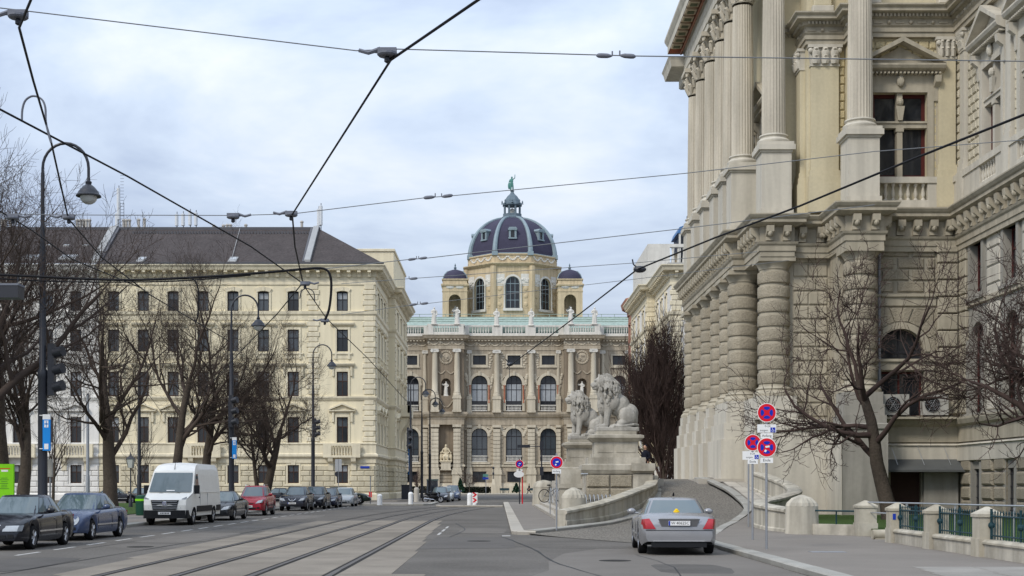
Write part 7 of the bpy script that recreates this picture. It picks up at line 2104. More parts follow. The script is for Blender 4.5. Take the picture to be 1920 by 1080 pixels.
b = MB(); b.box(-.66, .66, 2.44, 2.50, .20, .33); b.build('lower_bumper', M['plastic_black'], lim, local=True)  # darker band along the bottom of the bumper
# white delivery van
def van(x, y):
    t = thing('delivery_van', (x, y, 0), 'white high-roofed delivery van with black grille and bumper', 'van', 'cars parked along the left kerb', -.02)
    W, L, H_ = 1.99, 5.9, 2.62; hw = W/2; y0 = -L/2; fa, ra, wr = y0+1.0, y0+4.66, .35; ar = .42
    side = [(y0+.02, .42), (y0, .85), (y0+.06, 1.08), (y0+.85, 1.36), (y0+1.55, 2.28), (y0+1.95, 2.52), (y0+2.6, H_), (L/2-.25, H_-.02), (L/2-.05, H_-.15), (L/2, .6), (L/2, .38)]
    def arch(c): return [(c+ar*math.cos(a), wr+ar*math.sin(a)) for a in [PI*k/12 for k in range(13)]]
    low = [(ra+ar, .38)]+arch(ra)+[(fa+ar, .36)]+arch(fa)+[(fa-ar, .36)]
    poly = side+low
    # skins: sides lean in above the waist; top strip between them
    def wat(z, yy=0): return hw*interp(z, [(.3, .97), (.8, 1.0), (1.3, .985), (2.2, .90), (2.5, .84), (2.62, .76)])*interp(yy, [(y0, .88), (y0+.25, .955), (y0+.7, 1.0), (L/2, 1.0)])
    b = MB(); n = len(poly)
    for s in (-1, 1):
        # triangulate the side in vertical strips so that it can bend
        ysx = sorted({p[0] for p in poly} | {y0+L*k/30 for k in range(31)})
        up = sorted(side[:10], key=lambda p: p[0])
        def topz(v): return interp(v, [(y0, .85), (y0+.06, 1.08), (y0+.85, 1.36), (y0+1.55, 2.28), (y0+1.95, 2.52), (y0+2.6, H_), (L/2-.25, H_-.02), (L/2-.05, H_-.15), (L/2, 2.2)])
        def lowz(v):
            z = .38
            for c in (fa, ra):
                if abs(v-c) < ar: z = max(z, wr+math.sqrt(ar*ar-(v-c)**2))
            return z
        for a, c in zip(ysx, ysx[1:]):
            m1 = 9
            for k in range(m1):
                def P(v, f_): z = lerp(lowz(v), topz(v), f_); return (s*wat(z, v), v, z)
                q = [P(a, k/m1), P(c, k/m1), P(c, (k+1)/m1), P(a, (k+1)/m1)]
                b.add(q if s > 0 else q[::-1], [(0, 1, 2, 3)])
    prof_ = [(y0+.02, .42), (y0, .85), (y0+.06, 1.08), (y0+.85, 1.36), (y0+1.55, 2.28), (y0+1.95, 2.52), (y0+2.6, H_), (L/2-.25, H_-.02), (L/2-.05, H_-.15), (L/2, 2.2), (L/2, .38)]
    for (a, za), (c, zc_) in zip(prof_, prof_[1:]):
        m1 = 8
        for k in range(m1):
            u0, u1 = lerp(-1, 1, k/m1), lerp(-1, 1, (k+1)/m1); cr = lambda u: .04*(1-u*u)
            b.quad((u0*wat(za, a), a-cr(u0)*(za < 2), za+cr(u0)*(za > 2)), (u1*wat(za, a), a-cr(u1)*(za < 2), za+cr(u1)*(za > 2)), (u1*wat(zc_, c), c-cr(u1)*(zc_ < 2), zc_+cr(u1)*(zc_ > 2)), (u0*wat(zc_, c), c-cr(u0)*(zc_ < 2), zc_+cr(u0)*(zc_ > 2)))
    b.build('body', M['paint_white'], t, local=True, smooth=35)
    b = MB(); b.box(-hw*.8, hw*.8, y0+.25, L/2-.1, .3, .6); b.build('underbody', M['black'], t, local=True)
    def slab_(name, pts, m, th=.02, par=t):
        q = MB(); k = len(pts); bk = [(p[0], p[1]+th, p[2]) for p in pts]
        q.add(pts+bk, [tuple(range(k))]+[((i+1) % k, i, k+i, k+(i+1) % k) for i in range(k)]); return q.build(name, m, par, local=True)
    def wsp(u, f_):
        z = lerp(1.40, 2.22, f_); yy = interp(z, [(1.36, y0+.85), (2.28, y0+1.55)]); return (u*wat(z, yy)*.92, yy-.05-.04*(1-u*u), z)
    q = MB(); vs = [wsp(lerp(-1, 1, k/8), f_/4) for f_ in range(5) for k in range(9)]; q.add(vs, [(i*9+k, i*9+k+1, (i+1)*9+k+1, (i+1)*9+k) for i in range(4) for k in range(8)]); q.build('windscreen', M['glass_car'], t, local=True, smooth=True)
    slab_('paper', [(-.15, y0+.80, 1.44), (.2, y0+.80, 1.44), (.2, y0+.84, 1.48), (-.15, y0+.84, 1.48)], M['plate_white'])
    gx = .58
    g = slab_('grille', [(-gx*.86, y0-.045, .66), (gx*.86, y0-.045, .66), (gx, y0-.02, 1.06), (-gx, y0-.02, 1.06)], M['plastic_black'], .08)
    for k in range(4):
        q = MB(); z = .73+k*.09; q.box(-gx*.9, gx*.9, y0-.065, y0-.046, z-.012, z+.02); q.build('grille_slat', M['galvanised'], g, local=True)
    q = MB(); q.lathe([(.1, 0), (.09, .015)], 18); q.v = [(v[0], y0-.07-v[2], v[1]+.92) for v in q.v]; em = q.build('emblem', M['chrome'], g, local=True)
    q = MB(); q.tube([(-.065, y0-.092, .985), (-.03, y0-.092, .93), (0, y0-.092, .985), (.03, y0-.092, .93), (.065, y0-.092, .985)], .007, 4); q.tube([(-.07, y0-.092, .93), (-.035, y0-.092, .85), (0, y0-.092, .92), (.035, y0-.092, .85), (.07, y0-.092, .93)], .007, 4); q.build('emblem_letters', M['sign_blue'], em, local=True)
    for s in (-1, 1):
        slab_('headlight', [(s*.66, y0-.02, .72), (s*.86, y0+.06, .74), (s*.88, y0+.10, 1.20), (s*.70, y0+.06, 1.12)][::s], M['lens_clear'], .1)
        q = MB(); q.box(s*(hw+.08)-.1, s*(hw+.08)+.1, y0+1.05, y0+1.2, 1.32, 1.68); q.box(min(s*hw*.93, s*hw*1.03), max(s*hw*.93, s*hw*1.03), y0+1.09, y0+1.16, 1.4, 1.46); q.build('mirror', M['plastic_black'], t, local=True)
        q = MB(); pts = [(y0+1.12, 1.42), (y0+1.95, 1.42), (y0+1.95, 2.16), (y0+1.62, 2.16)]
        vs = [(s*(wat(z, yy)+.008), yy, z) for yy, z in pts]; q.add(vs, [(0, 1, 2, 3)[::s]]); q.build('side_window', M['glass_car'], t, local=True)
        q = MB(); q.box(s*hw*1.003-.02, s*hw*1.003+.025, fa+ar+.02, ra-ar-.02, .55, .80); q.box(s*hw*1.003-.02, s*hw*1.003+.025, ra+ar+.02, L/2-.05, .55, .80); q.build('side_moulding', M['plastic_black'], t, local=True)
        q = MB()
        for yy in (y0+2.05, y0+3.4): q.box(s*hw*.995-.008, s*hw*.995+.008, yy-.008, yy+.008, .82, 1.35)
        q.build('door_seam', M['galvanised'], t, local=True)
        q = MB(); q.box(s*(wat(1.35, 0)+.006)-.008, s*(wat(1.35, 0)+.006)+.008, y0+2.1, L/2-.15, 1.36, 1.39); q.build('body_crease', M['paint_white'], t, local=True)
        q = MB(); q.ell((s*hw*1.0, y0+1.9, 1.16), (.03, .08, .025), 8, 5); q.build('door_handle', M['plastic_black'], t, local=True)
    slab_('bonnet_vent', [(-.45, y0+.77, 1.345), (.45, y0+.77, 1.345), (.42, y0+.83, 1.365), (-.42, y0+.83, 1.365)], M['plastic_black'], .02)
    q = MB(); pl = [(-hw*.93, .1), (-hw*.86, 0), (-.5, -.055), (.5, -.055), (hw*.86, 0), (hw*.93, .1), (hw*.96, .55), (hw*.9, .55), (-hw*.9, .55), (-hw*.96, .55)]
    q.prism([(p[0], y0+p[1]) for p in pl], .30, .64); q.build('bumper', M['plastic_black'], t, local=True)
    q = MB(); q.box(-.26, .26, y0-.075, y0-.058, .46, .57); p = q.build('number_plate', M['plate_white'], t, local=True)
    q = MB()
    for k in range(6): q.box(-.16+k*.065, -.125+k*.065, y0-.079, y0-.0755, .485, .545)
    q.build('lettering', M['black'], p, local=True)
    q = MB(); q.tube([(0, y0+1.6, 2.3), (.0, y0+1.75, 2.7)], [.02, .008], 6); q.build('aerial', M['plastic_black'], t, local=True)
    wm = wheel_meshes(wr, .22, 6)
    for yy in (fa, ra):
        for s in (-1, 1):
            o = inst('wheel', wm[0], t, (s*(hw-.13), yy, wr), local=True)
            if s > 0: o.rotation_euler = (0, 0, PI)
            inst('rim', wm[1], o, local=True); inst('brake_disc', wm[2], o, (.02, 0, 0), local=True)
    return t
van(-13.85, 59.6)
# motorcycle at the far corner
t = thing('motorcycle', (wx(812, 128.5), 128.5, 0), 'black motorcycle parked sideways in front of the far cars', 'motorcycle', rz=0)
for s in (-1, 1):
    b = MB(); b.tube([(s*.72+.27*math.cos(a), 0, .31+.27*math.sin(a)) for a in [2*PI*i/18 for i in range(19)]], .06, 7); w = b.build('wheel', M['rubber'], t, local=True, smooth=True)
    b = MB(); b.lathe([(.2, -.02), (.2, .02)], 14); b.v = [(v[0]+s*.72, v[2], v[1]+.31) for v in b.v]; b.build('rim', M['wheel_metal'], w, local=True)
b = MB(); b.ell((.05, 0, .55), (.45, .16, .22), 10, 8); b.ell((.15, 0, .85), (.32, .16, .15), 10, 8); b.ell((-.45, 0, .82), (.42, .14, .09), 10, 8); b.tube([(.72, 0, .31), (.5, 0, 1.0)], .05, 6); b.tube([(-.72, 0, .31), (-.1, 0, .45)], .05, 6); b.build('body', M['black'], t, local=True, smooth=True)
b = MB(); b.tube([(.42, -.35, 1.05), (.5, 0, 1.0), (.42, .35, 1.05)], .025, 6); b.ell((.6, 0, .9), (.1, .1, .11), 8, 6); b.build('handlebar', M['plastic_black'], t, local=True)
b = MB(); b.tube([(.1, -.14, .3), (-.85, -.2, .42)], .05, 8); b.build('exhaust', M['chrome'], t, local=True)
b = MB(); b.box(-.95, -.6, -.2, .2, .9, 1.2); b.build('top_case', M['plastic_black'], t, local=True)
# ---------------------------------------------------------------- lamp posts, signals, signs
def lamp_post(px, Y, ztop, label, detail=True):
    x = wx(px, Y); t = thing('lamp_post', (x, Y, .1), label, 'lamp post', 'curved lamp posts along the street')
    b = MB(); b.lathe([(.20, 0), (.19, .5), (.165, .6), (.155, 5.2), (.17, 5.25), (.17, 5.45), (.115, 5.55), (.105, ztop*.72), (.075, ztop*.75), (.06, ztop-1.0)], 14); b.build('pole', M['pole_black'], t, local=True, smooth=40)
    r_ = .78; b = MB()
    pts = [(0, 0, ztop-1.05)]+[(r_-r_*math.cos(a), 0, ztop-.85+.85*math.sin(a)) for a in [PI*k/14 for k in range(15)]]+[(2*r_, 0, ztop-1.15)]
    b.tube(pts, .05, 8); b.build('arm', M['pole_black'], t, local=True, smooth=True)
    zl = ztop-1.15
    b = MB(); b.lathe([(.05, 0), (.06, -.12), (.11, -.16), (.09, -.25), (.2, -.33), (.34, -.5), (.37, -.58), (.42, -.62), (.42, -.66), (.30, -.66)], 18, 2*r_, 0, zl, cap=False); sh_ = b.build('lamp_shade', M['pole_black'], t, local=True, smooth=40)
    b = MB(); b.ell((2*r_, 0, zl-.66), (.29, .29, .27), 14, 8); b.build('globe', M['lamp_glass'], sh_, local=True, smooth=True)
    return t
lamp_post(80, 46.2, 13.2, 'tall black curved lamp post nearest the camera, beside the black saloon')
lamp_post(434, 78.9, 12.6, 'black curved lamp post behind the red crossover')
lamp_post(587, 113.6, 13.3, 'black curved lamp post behind the blue-grey crossover')
lamp_post(770, 141.5, 12.8, 'far black curved lamp post at the corner house flank, largest of three')
lamp_post(791, 158, 12.7, 'far black curved lamp post, middle of three before the museum')
lamp_post(806, 172, 12.6, 'far black curved lamp post, smallest of three before the museum')
def signal(x, y, z, label, gap=.62, r_=.13, dirx=1, n=3):
    t = thing('traffic_signal', (x, y, z), label, 'traffic signal', 'traffic signals on the lamp posts')
    b = MB(); b.box(-.02, .2, -.12, .12, -.25, gap*(n-1)+.35); b.tube([(-.1, 0, .1), (0, 0, .1)], .03, 6); b.tube([(-.1, 0, gap*1.6), (0, 0, gap*1.6)], .03, 6); b.build('housing', M['pole_black'], t, local=True)
    for k in range(n):
        b = MB(); b.tube([(.18, 0, k*gap+.03), (.50, -.10, k*gap-.0+.1)], [r_, r_*1.1], 12, cap=True); b.build('visor', M['pole_black'], t, local=True, smooth=40)
signal(wx(80, 46.2)+.22, 46.2, wz(728, 46.2), 'black three-light traffic signal on the nearest lamp post', gap=.58, r_=.17)
signal(wx(434, 78.9)-.1, 78.7, wz(793, 78.9), 'black three-light traffic signal on the lamp post behind the red crossover', gap=.62, r_=.17)
signal(wx(587, 113.6)+.1, 113.4, wz(815, 113.6), 'black three-light traffic signal on the lamp post behind the parked row', gap=.5, r_=.16)
signal(wx(769, 141.5)-.3, 141.3, wz(880, 141.5)+2.4, 'black traffic signal on the far lamp post by the corner house', gap=.8, r_=.2)
def stop_sign(x, y, z0, z1, label):
    t = thing('tram_stop_sign', (x, y, z0), label, 'stop sign', 'blue tram stop signs'); h = z1-z0
    b = MB(); b.box(-.125, .125, -.05, .05, 0, h*.86); b.build('panel', M['tram_blue'], t, local=True)
    b = MB(); b.box(-.125, .125, -.05, .05, h*.86, h); b.build('header', M['sign_white'], t, local=True)
    b = MB(); b.box(-.07, .07, -.055, -.051, h*.64, h*.83); p = b.build('pictogram', M['sign_white'], t, local=True)
    b = MB(); b.box(-.012, .012, -.058, -.0555, h*.65, h*.82); b.box(-.06, .06, -.058, -.0555, h*.72, h*.75); b.build('pictogram_lines', M['tram_blue'], p, local=True)
    b = MB(); b.box(-.07, .07, -.055, -.051, h*.04, h*.19); b.build('timetable', M['sign_white'], t, local=True)
    b = MB(); b.tube([(-.25, 0, h*.97), (0, 0, h*.97)], .02, 6); b.tube([(-.25, 0, h*.05), (0, 0, h*.05)], .02, 6); b.build('bracket', M['steel'], t, local=True)
stop_sign(wx(85, 46.0)+.05, 46.0, wz(845, 46), wz(777, 46), 'blue and white tram stop sign on the nearest lamp post')
stop_sign(wx(437, 78.6)+.08, 78.6, wz(860, 78.6), wz(820, 78.6), 'blue and white tram stop sign on the lamp post behind the red crossover')
def disc(r_, y0, y1, m, name, par, c=(0, 0), n=32):
    b = MB(); b.lathe([(r_, 0), (r_, y1-y0)], n); b.v = [(v[0]+c[0], y1-v[2], v[1]+c[1]) for v in b.v]; return b.build(name, M[m], par, local=True)
def no_stop(par, z, r_, sticker=False, plain=False):
    """round no-stopping plate centred at z, looking to -y"""
    d = disc(r_, -.045, -.04, 'sign_white', 'sign_plate', par, (0, z)); disc(r_*.98, -.039, -.03, 'sign_back', 'sign_back', par, (0, z))
    disc(r_*.93, -.048, -.0455, 'sign_red', 'red_field', d, (0, z))
    if plain: disc(r_*.64, -.051, -.0485, 'sign_blue', 'blue_field', d, (0, z))
    else:
        for k in range(4):
            a = k*PI/2; b = MB(); pts = []
            for q in range(12):
                p = 2*PI*q/12; u, v = r_*.46+r_*.19*math.cos(p), r_*.33*math.sin(p)*(1+.3*math.cos(p))
                pts.append((u*math.cos(a)-v*math.sin(a), z+u*math.sin(a)+v*math.cos(a)))
            b.prism(pts, -.051, -.0485, 'y'); b.build('blue_field', M['sign_blue'], d, local=True)
    if sticker:
        b = MB(); b.prism([(-.12*r_, z-.05*r_), (.3*r_, z+.02*r_), (.26*r_, z+.2*r_), (-.16*r_, z+.14*r_)], -.0535, -.0515, 'y'); b.prism([(-.28*r_, z-.42*r_), (-.1*r_, z-.5*r_), (.02*r_, z-.3*r_), (-.18*r_, z-.2*r_)], -.0535, -.0515, 'y'); b.build('sticker', M['sign_white'], d, local=True)
def plate_(par, x, z, w, h, lines, wheel=None):
    b = MB(); b.box(x-w/2, x+w/2, -.044, -.036, z-h/2, z+h/2); p = b.build('text_plate', M['sign_white'], par, local=True)
    for tx, dx_, dz_, sz in lines: inst('lettering', text_mesh(tx, sz, M['black']), p, (x+dx_, -.0455, z+dz_), local=True)
    if wheel:
        wx_, wz_, s = wheel
        b = MB(); b.box(x+wx_-s/2, x+wx_+s/2, -.0465, -.0445, z+wz_-s/2, z+wz_+s/2); q = b.build('wheelchair_symbol', M['sign_blue'], p, local=True)
        b = MB(); b.tube([(x+wx_-.1*s, -.0475, z+wz_+.3*s), (x+wx_-.08*s, -.0475, z+wz_-.02*s), (x+wx_+.18*s, -.0475, z+wz_-.02*s), (x+wx_+.28*s, -.0475, z+wz_-.3*s)], .05*s, 4)
        b.tube([(x+wx_-.04*s+.2*s*math.cos(a), -.0475, z+wz_-.17*s+.2*s*math.sin(a)) for a in [PI*.75+PI*1.2*k/10 for k in range(11)]], .035*s, 4); b.ell((x+wx_-.1*s, -.0475, z+wz_+.38*s), (.07*s, .002, .07*s), 8, 5); b.build('symbol_figure', M['sign_white'], q, local=True)
def post_(par, h, r_=.03, m='galvanised', y=0):
    b = MB(); b.lathe([(r_, 0), (r_, h)], 10, 0, y); b.build('post', M[m], par, local=True, smooth=40)
Y = 33.3; sc = Y/F
t = thing('no_stopping_sign', (wx(1437, Y), Y, .12), 'two stacked red and blue no-stopping signs on one post, lower one stickered', 'traffic sign', 'no-stopping signs')
post_(t, wz(758, Y)-.12)
zz = wz(774, Y)-.12; no_stop(t, zz, .235); plate_(t, 0.0, zz-.385, .46, .2, [('0-24', .02, .055, .075), ('ausgen.', -.06, -.045, .07)], (.15, -.035, .12)); plate_(t, 0, zz-.565, .30, .13, [('Anfang', 0, 0, .085)])
zz = wz(839, Y)-.12; no_stop(t, zz, .24, True); plate_(t, 0, zz-.315, .31, .13, [('Ende', 0, 0, .095)])
Y = 39.0
t = thing('no_stopping_sign', (wx(1411, Y), Y, .12), 'single no-stopping sign with wheelchair plate, left of the stacked pair', 'traffic sign', 'no-stopping signs')
post_(t, wz(812, Y)-.12); zz = wz(830, Y)-.12; no_stop(t, zz, .24); plate_(t, -.03, zz-.375, .43, .2, [('0-24', .02, .055, .075), ('ausgen.', -.06, -.045, .07)], (.14, -.035, .12)); plate_(t, .0, zz-.545, .29, .13, [('Ende', 0, 0, .095)])
Y = 47.5
t = thing('sign_post', (wx(1403.5, Y), Y, zr(Y)+.12), 'bare grey post with a plain plate close behind the wheelchair-plate sign', 'post')
post_(t, wz(845, Y)-zr(Y)-.12); b = MB(); b.box(-.22, .22, -.05, -.03, wz(862, Y)-zr(Y)-.12, wz(846, Y)-zr(Y)-.12); b.build('text_plate', M['sign_white'], t, local=True)
Y = 47.0
t = thing('no_stopping_sign', (wx(1043.5, Y), Y, .12), 'round blue sign with red rim and Anfang plate on the corner before the lions', 'traffic sign', 'no-stopping signs')
post_(t, wz(850, Y)-.12); zz = wz(867, Y)-.12; no_stop(t, zz, .225, True, True); plate_(t, 0, zz-.31, .31, .15, [('Anfang', 0, 0, .09)])
Y = 112
t = thing('no_stopping_sign', (wx(974, Y), Y, .12), 'far round blue sign with red rim above an oval white plate', 'traffic sign', 'no-stopping signs')
post_(t, wz(860, Y)-.12, .05, 'pole_black'); zz = wz(870, Y)-.12; no_stop(t, zz, .36, True, True); plate_(t, 0, zz-.52, .5, .18, [('Ende', 0, 0, .13)])
b = MB(); b.lathe([(.42, 0), (.42, .03)], 24, sy=.62); b.v = [(v[0]-.05, -.05-v[2], v[1]+zz-.85) for v in b.v]; b.build('oval_plate', M['sign_white'], t, local=True)
t = thing('red_post', (wx(979.5, Y), Y+.1, .12), 'slim red post beside the far round sign', 'post')
b = MB(); b.lathe([(.05, 0), (.05, 2.7)], 8); b.build('post', M['sign_red'], t, local=True); b = MB(); b.tube([(-.5, 0, 2.6), (.05, 0, 2.6)], .04, 6); b.build('crossbar', M['sign_red'], t, local=True)
# chevron beacon, white bollards
Y = 105
t = thing('chevron_beacon', (wx(890, Y), Y, .12), 'red and white chevron beacon on the traffic island', 'traffic sign')
b = MB(); b.lathe([(.17, 0), (.17, .12), (.1, .16)], 12); b.build('foot', M['sign_white'], t, local=True)
b = MB(); b.box(-.21, .21, -.02, .02, .18, .98); bo = b.build('board', M['sign_white'], t, local=True)
for k in range(2):
    b = MB(); z0 = .22+k*.42
    b.prism([(-.2, z0), (-.02, z0), (.19, z0+.17), (-.02, z0+.34), (-.2, z0+.34), (.0, z0+.17)], -.024, -.0205, 'y'); b.build('chevron', M['sign_red'], bo, local=True)
def white_bollard(px, py_b, h, r_, label, m='sign_white'):
    Y = (H-.12)*F/(py_b-CY); t = thing('bollard', (wx(px, Y), Y, .12), label, 'bollard', 'white bollards at the far kerbs')
    b = MB(); b.lathe([(r_*1.05, 0), (r_, .1), (r_, h*.85)], 14); b.build('shaft', M[m], t, local=True, smooth=40)
    b = MB(); b.lathe([(r_, h*.85), (r_*.85, h*.94), (r_*.4, h)], 14); b.build('cap', M[m], t, local=True, smooth=60)
white_bollard(881, 947, .95, .21, 'white bollard left of the chevron beacon')
white_bollard(712, 947, .85, .2, 'white square-looking bollard before the corner house')
white_bollard(770, 945.5, 1.0, .19, 'white bollard with dark mark left of the motorcycle')
white_bollard(781, 941, 1.35, .24, 'tall grey-white post behind the bollards near the motorcycle', 'kerb_light')
Y = 112.5
t = thing('slim_post', (wx(694.5, Y), Y, .12), 'slim red-grey post at the kerb before the house corner', 'post'); post_(t, wz(893, Y)-.12, .04)
b = MB(); b.box(-.12, .12, -.03, .03, .55, 1.0); b.build('red_box', M['sign_red'], t, local=True)
Y = 111
t = thing('traffic_sign', (wx(634.5, Y), Y, .12), 'grey traffic sign seen from behind, before the corner balcony', 'traffic sign'); post_(t, wz(861, Y)-.12, .035)
b = MB(); b.box(-.27, .27, -.02, .02, wz(884, Y)-.12, wz(861, Y)-.12); b.build('sign_plate', M['sign_back'], t, local=True); disc(.22, -.03, -.0, 'pole_black', 'lower_disc', t, (-.08, wz(889, Y)-.12))
b = MB(); b.box(bx(676), bx(693), BY-.2, BY-.14, bz(878), bz(874)); o = tag(b.build('street_name_plate', M['plate_blue']), 'small dark street name plate on the rusticated corner wall', 'sign')
# green poster column, bin, lantern, plain poles
Y = 50
t = thing('poster_stand', (wx(6, Y), Y, .12), 'bright green poster stand at the left picture edge', 'poster stand')
b = MB(); b.box(-.42, .40, -.06, .06, .25, wz(870, Y)-.12); bo = b.build('board', M['lime'], t, local=True)
b = MB(); b.box(-.3, .28, -.064, -.0605, 2.16, 2.19); b.build('red_strip', M['sign_red'], bo, local=True); b = MB(); b.box(-.05, .2, -.064, -.0605, 2.06, 2.13); b.build('white_strip', M['sign_white'], bo, local=True)
b = MB()
for k in range(7): w = rf.uniform(.1, .17); b.box(.06-w, .06+w, -.064, -.0605, 1.82-k*.065, 1.835-k*.065)
b.build('text_lines', M['bin_green'], bo, local=True)
for s in (-.36, .34):
    b = MB(); b.box(s-.03, s+.03, -.03, .03, 0, .25); b.build('foot', M['galvanised'], t, local=True)
Y = 70
t = thing('litter_bin', (wx(266, Y), Y, .12), 'dark green litter bin with lime band left of the white van', 'bin')
b = MB(); b.lathe([(.28, 0), (.31, .1), (.33, .75)], 14); b.build('body', M['bin_green'], t, local=True, smooth=40); b = MB(); b.lathe([(.34, .75), (.34, .86)], 14); b.build('band', M['lime'], t, local=True); b = MB(); b.lathe([(.33, .86), (.3, 1.0), (.1, 1.06)], 14); b.build('lid', M['bin_green'], t, local=True)
Y = 96
t = thing('park_lantern', (wx(245, Y), Y, .12), 'old-fashioned black park lantern left of the white van', 'lantern'); b = MB(); b.lathe([(.16, 0), (.12, .5), (.06, .6), (.045, 2.7), (.09, 2.75)], 10); b.build('post', M['pole_black'], t, local=True, smooth=40)
b = MB(); b.frus(0, 0, 2.78, 3.4, .14, .14, .24, .24); g_ = b.build('glass', M['lamp_glass'], t, local=True)
b = MB(); b.frus(0, 0, 3.4, 3.62, .28, .28, .1, .1); b.frus(0, 0, 3.62, 3.9, .08, .08, .015, .015)
for sx in (-1, 1):
    for sy in (-1, 1): b.tube([(sx*.145, sy*.145, 2.77), (sx*.245, sy*.245, 3.41)], .02, 4)
b.build('hood', M['pole_black'], g_, local=True)
for px_, Y, zt_, l in ((164.5, 100, 8.2, 'plain grey pole right of the blue saloon, among the trees'), (261, 92, 9.2, 'plain dark grey pole just left of the white van')):
    t = thing('pole', (wx(px_, Y), Y, .12), l, 'pole'); b = MB(); b.lathe([(.16, 0), (.15, 2.2), (.12, 2.3), (.10, zt_)], 12); b.build('shaft', M['galvanised' if px_ < 200 else 'pole_black'], t, local=True, smooth=40); b = MB(); b.lathe([(.11, zt_), (.06, zt_+.1)], 12); b.build('cap', M['pole_black'], t, local=True)
t = thing('switch_box', (wx(94, 62), 62, .12), 'small grey box on a post behind the nearest lamp post', 'box'); post_(t, wz(862, 62)-.12, .04); b = MB(); b.box(-.1, .1, -.08, .08, wz(894, 62)-.12, wz(861, 62)-.12); b.build('box', M['ac_grey'], t, local=True)
# ---------------------------------------------------------------- overhead wires
def cw(px, py, z=6.0): Y = (z-H)*F/(CY-py); return (wx(px, Y), Y, z)
def at(px, py, Y): return (wx(px, Y), Y, wz(py, Y))
def wire(name, label, pts, r_, m='wire', cat='wire', group='tram overhead wires'):
    if name != 'feeder_cable':      # the wires go on beyond the picture
        q = [Vector(p) for p in pts]; e = 16 if name == 'contact_wire' else 9
        d0 = (q[0]-q[1]).normalized(); d1 = (q[-1]-q[-2]).normalized()
        if abs(q[0].y) < 24: pts = [tuple(q[0]+d0*e)]+list(pts)
        if abs(q[-1].y) < 24: pts = list(pts)+[tuple(q[-1]+d1*e)]
    b = MB(); b.tube(fine_path(pts, 3) if 'cable' in name else pts, r_, 6); return tag(b.build(name, M[m], smooth=True), label, cat, group)
wire('contact_wire', 'black contact wire falling from the top centre to the crossing before the cream house', [cw(905, -6), cw(733, 112), cw(640, 258), cw(548, 402), cw(553, 462), cw(568, 530), cw(520, 588), cw(455, 655), cw(400, 715)], .014)
wire('contact_wire', 'black contact wire slanting from the left edge down to the house corner', [cw(-40, 185), cw(0, 205), cw(240, 331), cw(470, 462), cw(566, 530), cw(612, 597), cw(690, 672), cw(762, 752)], .013)
wire('contact_wire', 'black contact wire beside the tall lamp post at the upper left', [cw(62, -10), cw(36, 52), cw(62, 150), cw(95, 262), cw(128, 410), cw(190, 482), cw(280, 552), cw(430, 640)], .013)
wire('contact_wire', 'thick black wire rising from the museum centre to the right edge', [cw(950, 690), cw(1085, 590), cw(1195, 505), cw(1340, 446), cw(1500, 386), cw(1700, 303), cw(1925, 213)], .016)
wire('contact_wire', 'thin black wire crossing the white house roof at the left', [cw(20, 408), cw(60, 432), cw(135, 486), cw(265, 540)], .011)
Y1 = 13.7
wire('span_wire', 'thin grey span wire across the very top of the picture', [at(-60, 8, Y1), at(45, 20, Y1), at(668, 95, Y1), at(745, 92, Y1), at(1120, 103, Y1), at(1192, 105, Y1), at(2000, 116, Y1)], .006, 'wire_grey')
Y2 = 21.7
wire('span_wire', 'thin grey span wire running past the roof antennas and the dome statue', [at(-60, 400, Y2), at(130, 403, Y2), at(440, 404, Y2), at(548, 401, Y2), at(795, 371, Y2), at(848, 367, Y2), at(1285, 325, Y2), at(1640, 284, Y2), at(2000, 256, Y2)], .007, 'wire_grey')
for pts, Yk, l in (([(590, 506), (762, 487), (800, 484), (1285, 428), (1640, 384)], 35, 'thin span wire crossing the middle of the dome'), ([(640, 532), (760, 523), (1190, 493), (1420, 472)], 46, 'thin span wire crossing the foot of the dome'), ([(640, 590), (770, 572), (802, 569), (1185, 524), (1480, 488)], 52, 'lowest thin span wire, just above the museum statues')):
    wire('span_wire', l, [at(a, c, Yk) for a, c in pts], .011, 'wire_grey')
Yk = 27
wire('feeder_cable', 'thick black cable crossing the cream house just under its cornice', [at(-40, 512, Yk), at(0, 515, Yk), at(80, 519, Yk), at(160, 523, Yk), at(240, 525, Yk), at(310, 523, Yk), at(420, 517, Yk), at(520, 509, Yk), at(590, 503, Yk), at(612, 506, Yk), at(620, 520, Yk), at(621, 545, Yk), at(617, 580, Yk), at(609, 600, Yk)], .027)
wire('feeder_cable', 'black cable loop dropping between two bare trees before the cream house', [at(340, 521, Yk-.05), at(362, 523, Yk-.05), at(372, 545, Yk-.05), at(371, 590, Yk-.05), at(366, 606, Yk-.05)], .016)
wire('feeder_cable', 'second black cable beside the thick one at the left', [at(-40, 520, Yk+.1), at(60, 526, Yk+.1), at(180, 529, Yk+.1), at(330, 527, Yk+.1), at(470, 516, Yk+.1)], .014)
def hanger(p, d, label):
    t = thing('wire_hanger', p, label, 'wire hanger', 'wire hangers'); t.scale = (.68, .68, .68)
    b = MB(); b.box(-.14, .14, -.05, .05, .02, .10); b.lathe([(.13, -.02), (.15, .0), (.15, .03), (.08, .05)], 12); b.build('bracket', M['insulator'], t, local=True)
    b = MB(); b.lathe([(.02, -.12), (.045, -.1), (.045, -.05), (.025, -.02)], 8); b.build('clamp', M['pole_black'], t, local=True)
    b = MB(); b.tube([(d*.1, 0, .09), (d*.28, 0, .03), (d*.42, 0, .07)], [.035, .03, .03], 6); b.tube([(d*.1, 0, .03), (d*.42, 0, .07)], .014, 6); b.build('arm', M['insulator'], t, local=True)
hanger(at(726, 103, Y1), -1, 'wire hanger at the top centre of the picture'); hanger(at(34, 32, Y1), -1, 'wire hanger at the top left corner')
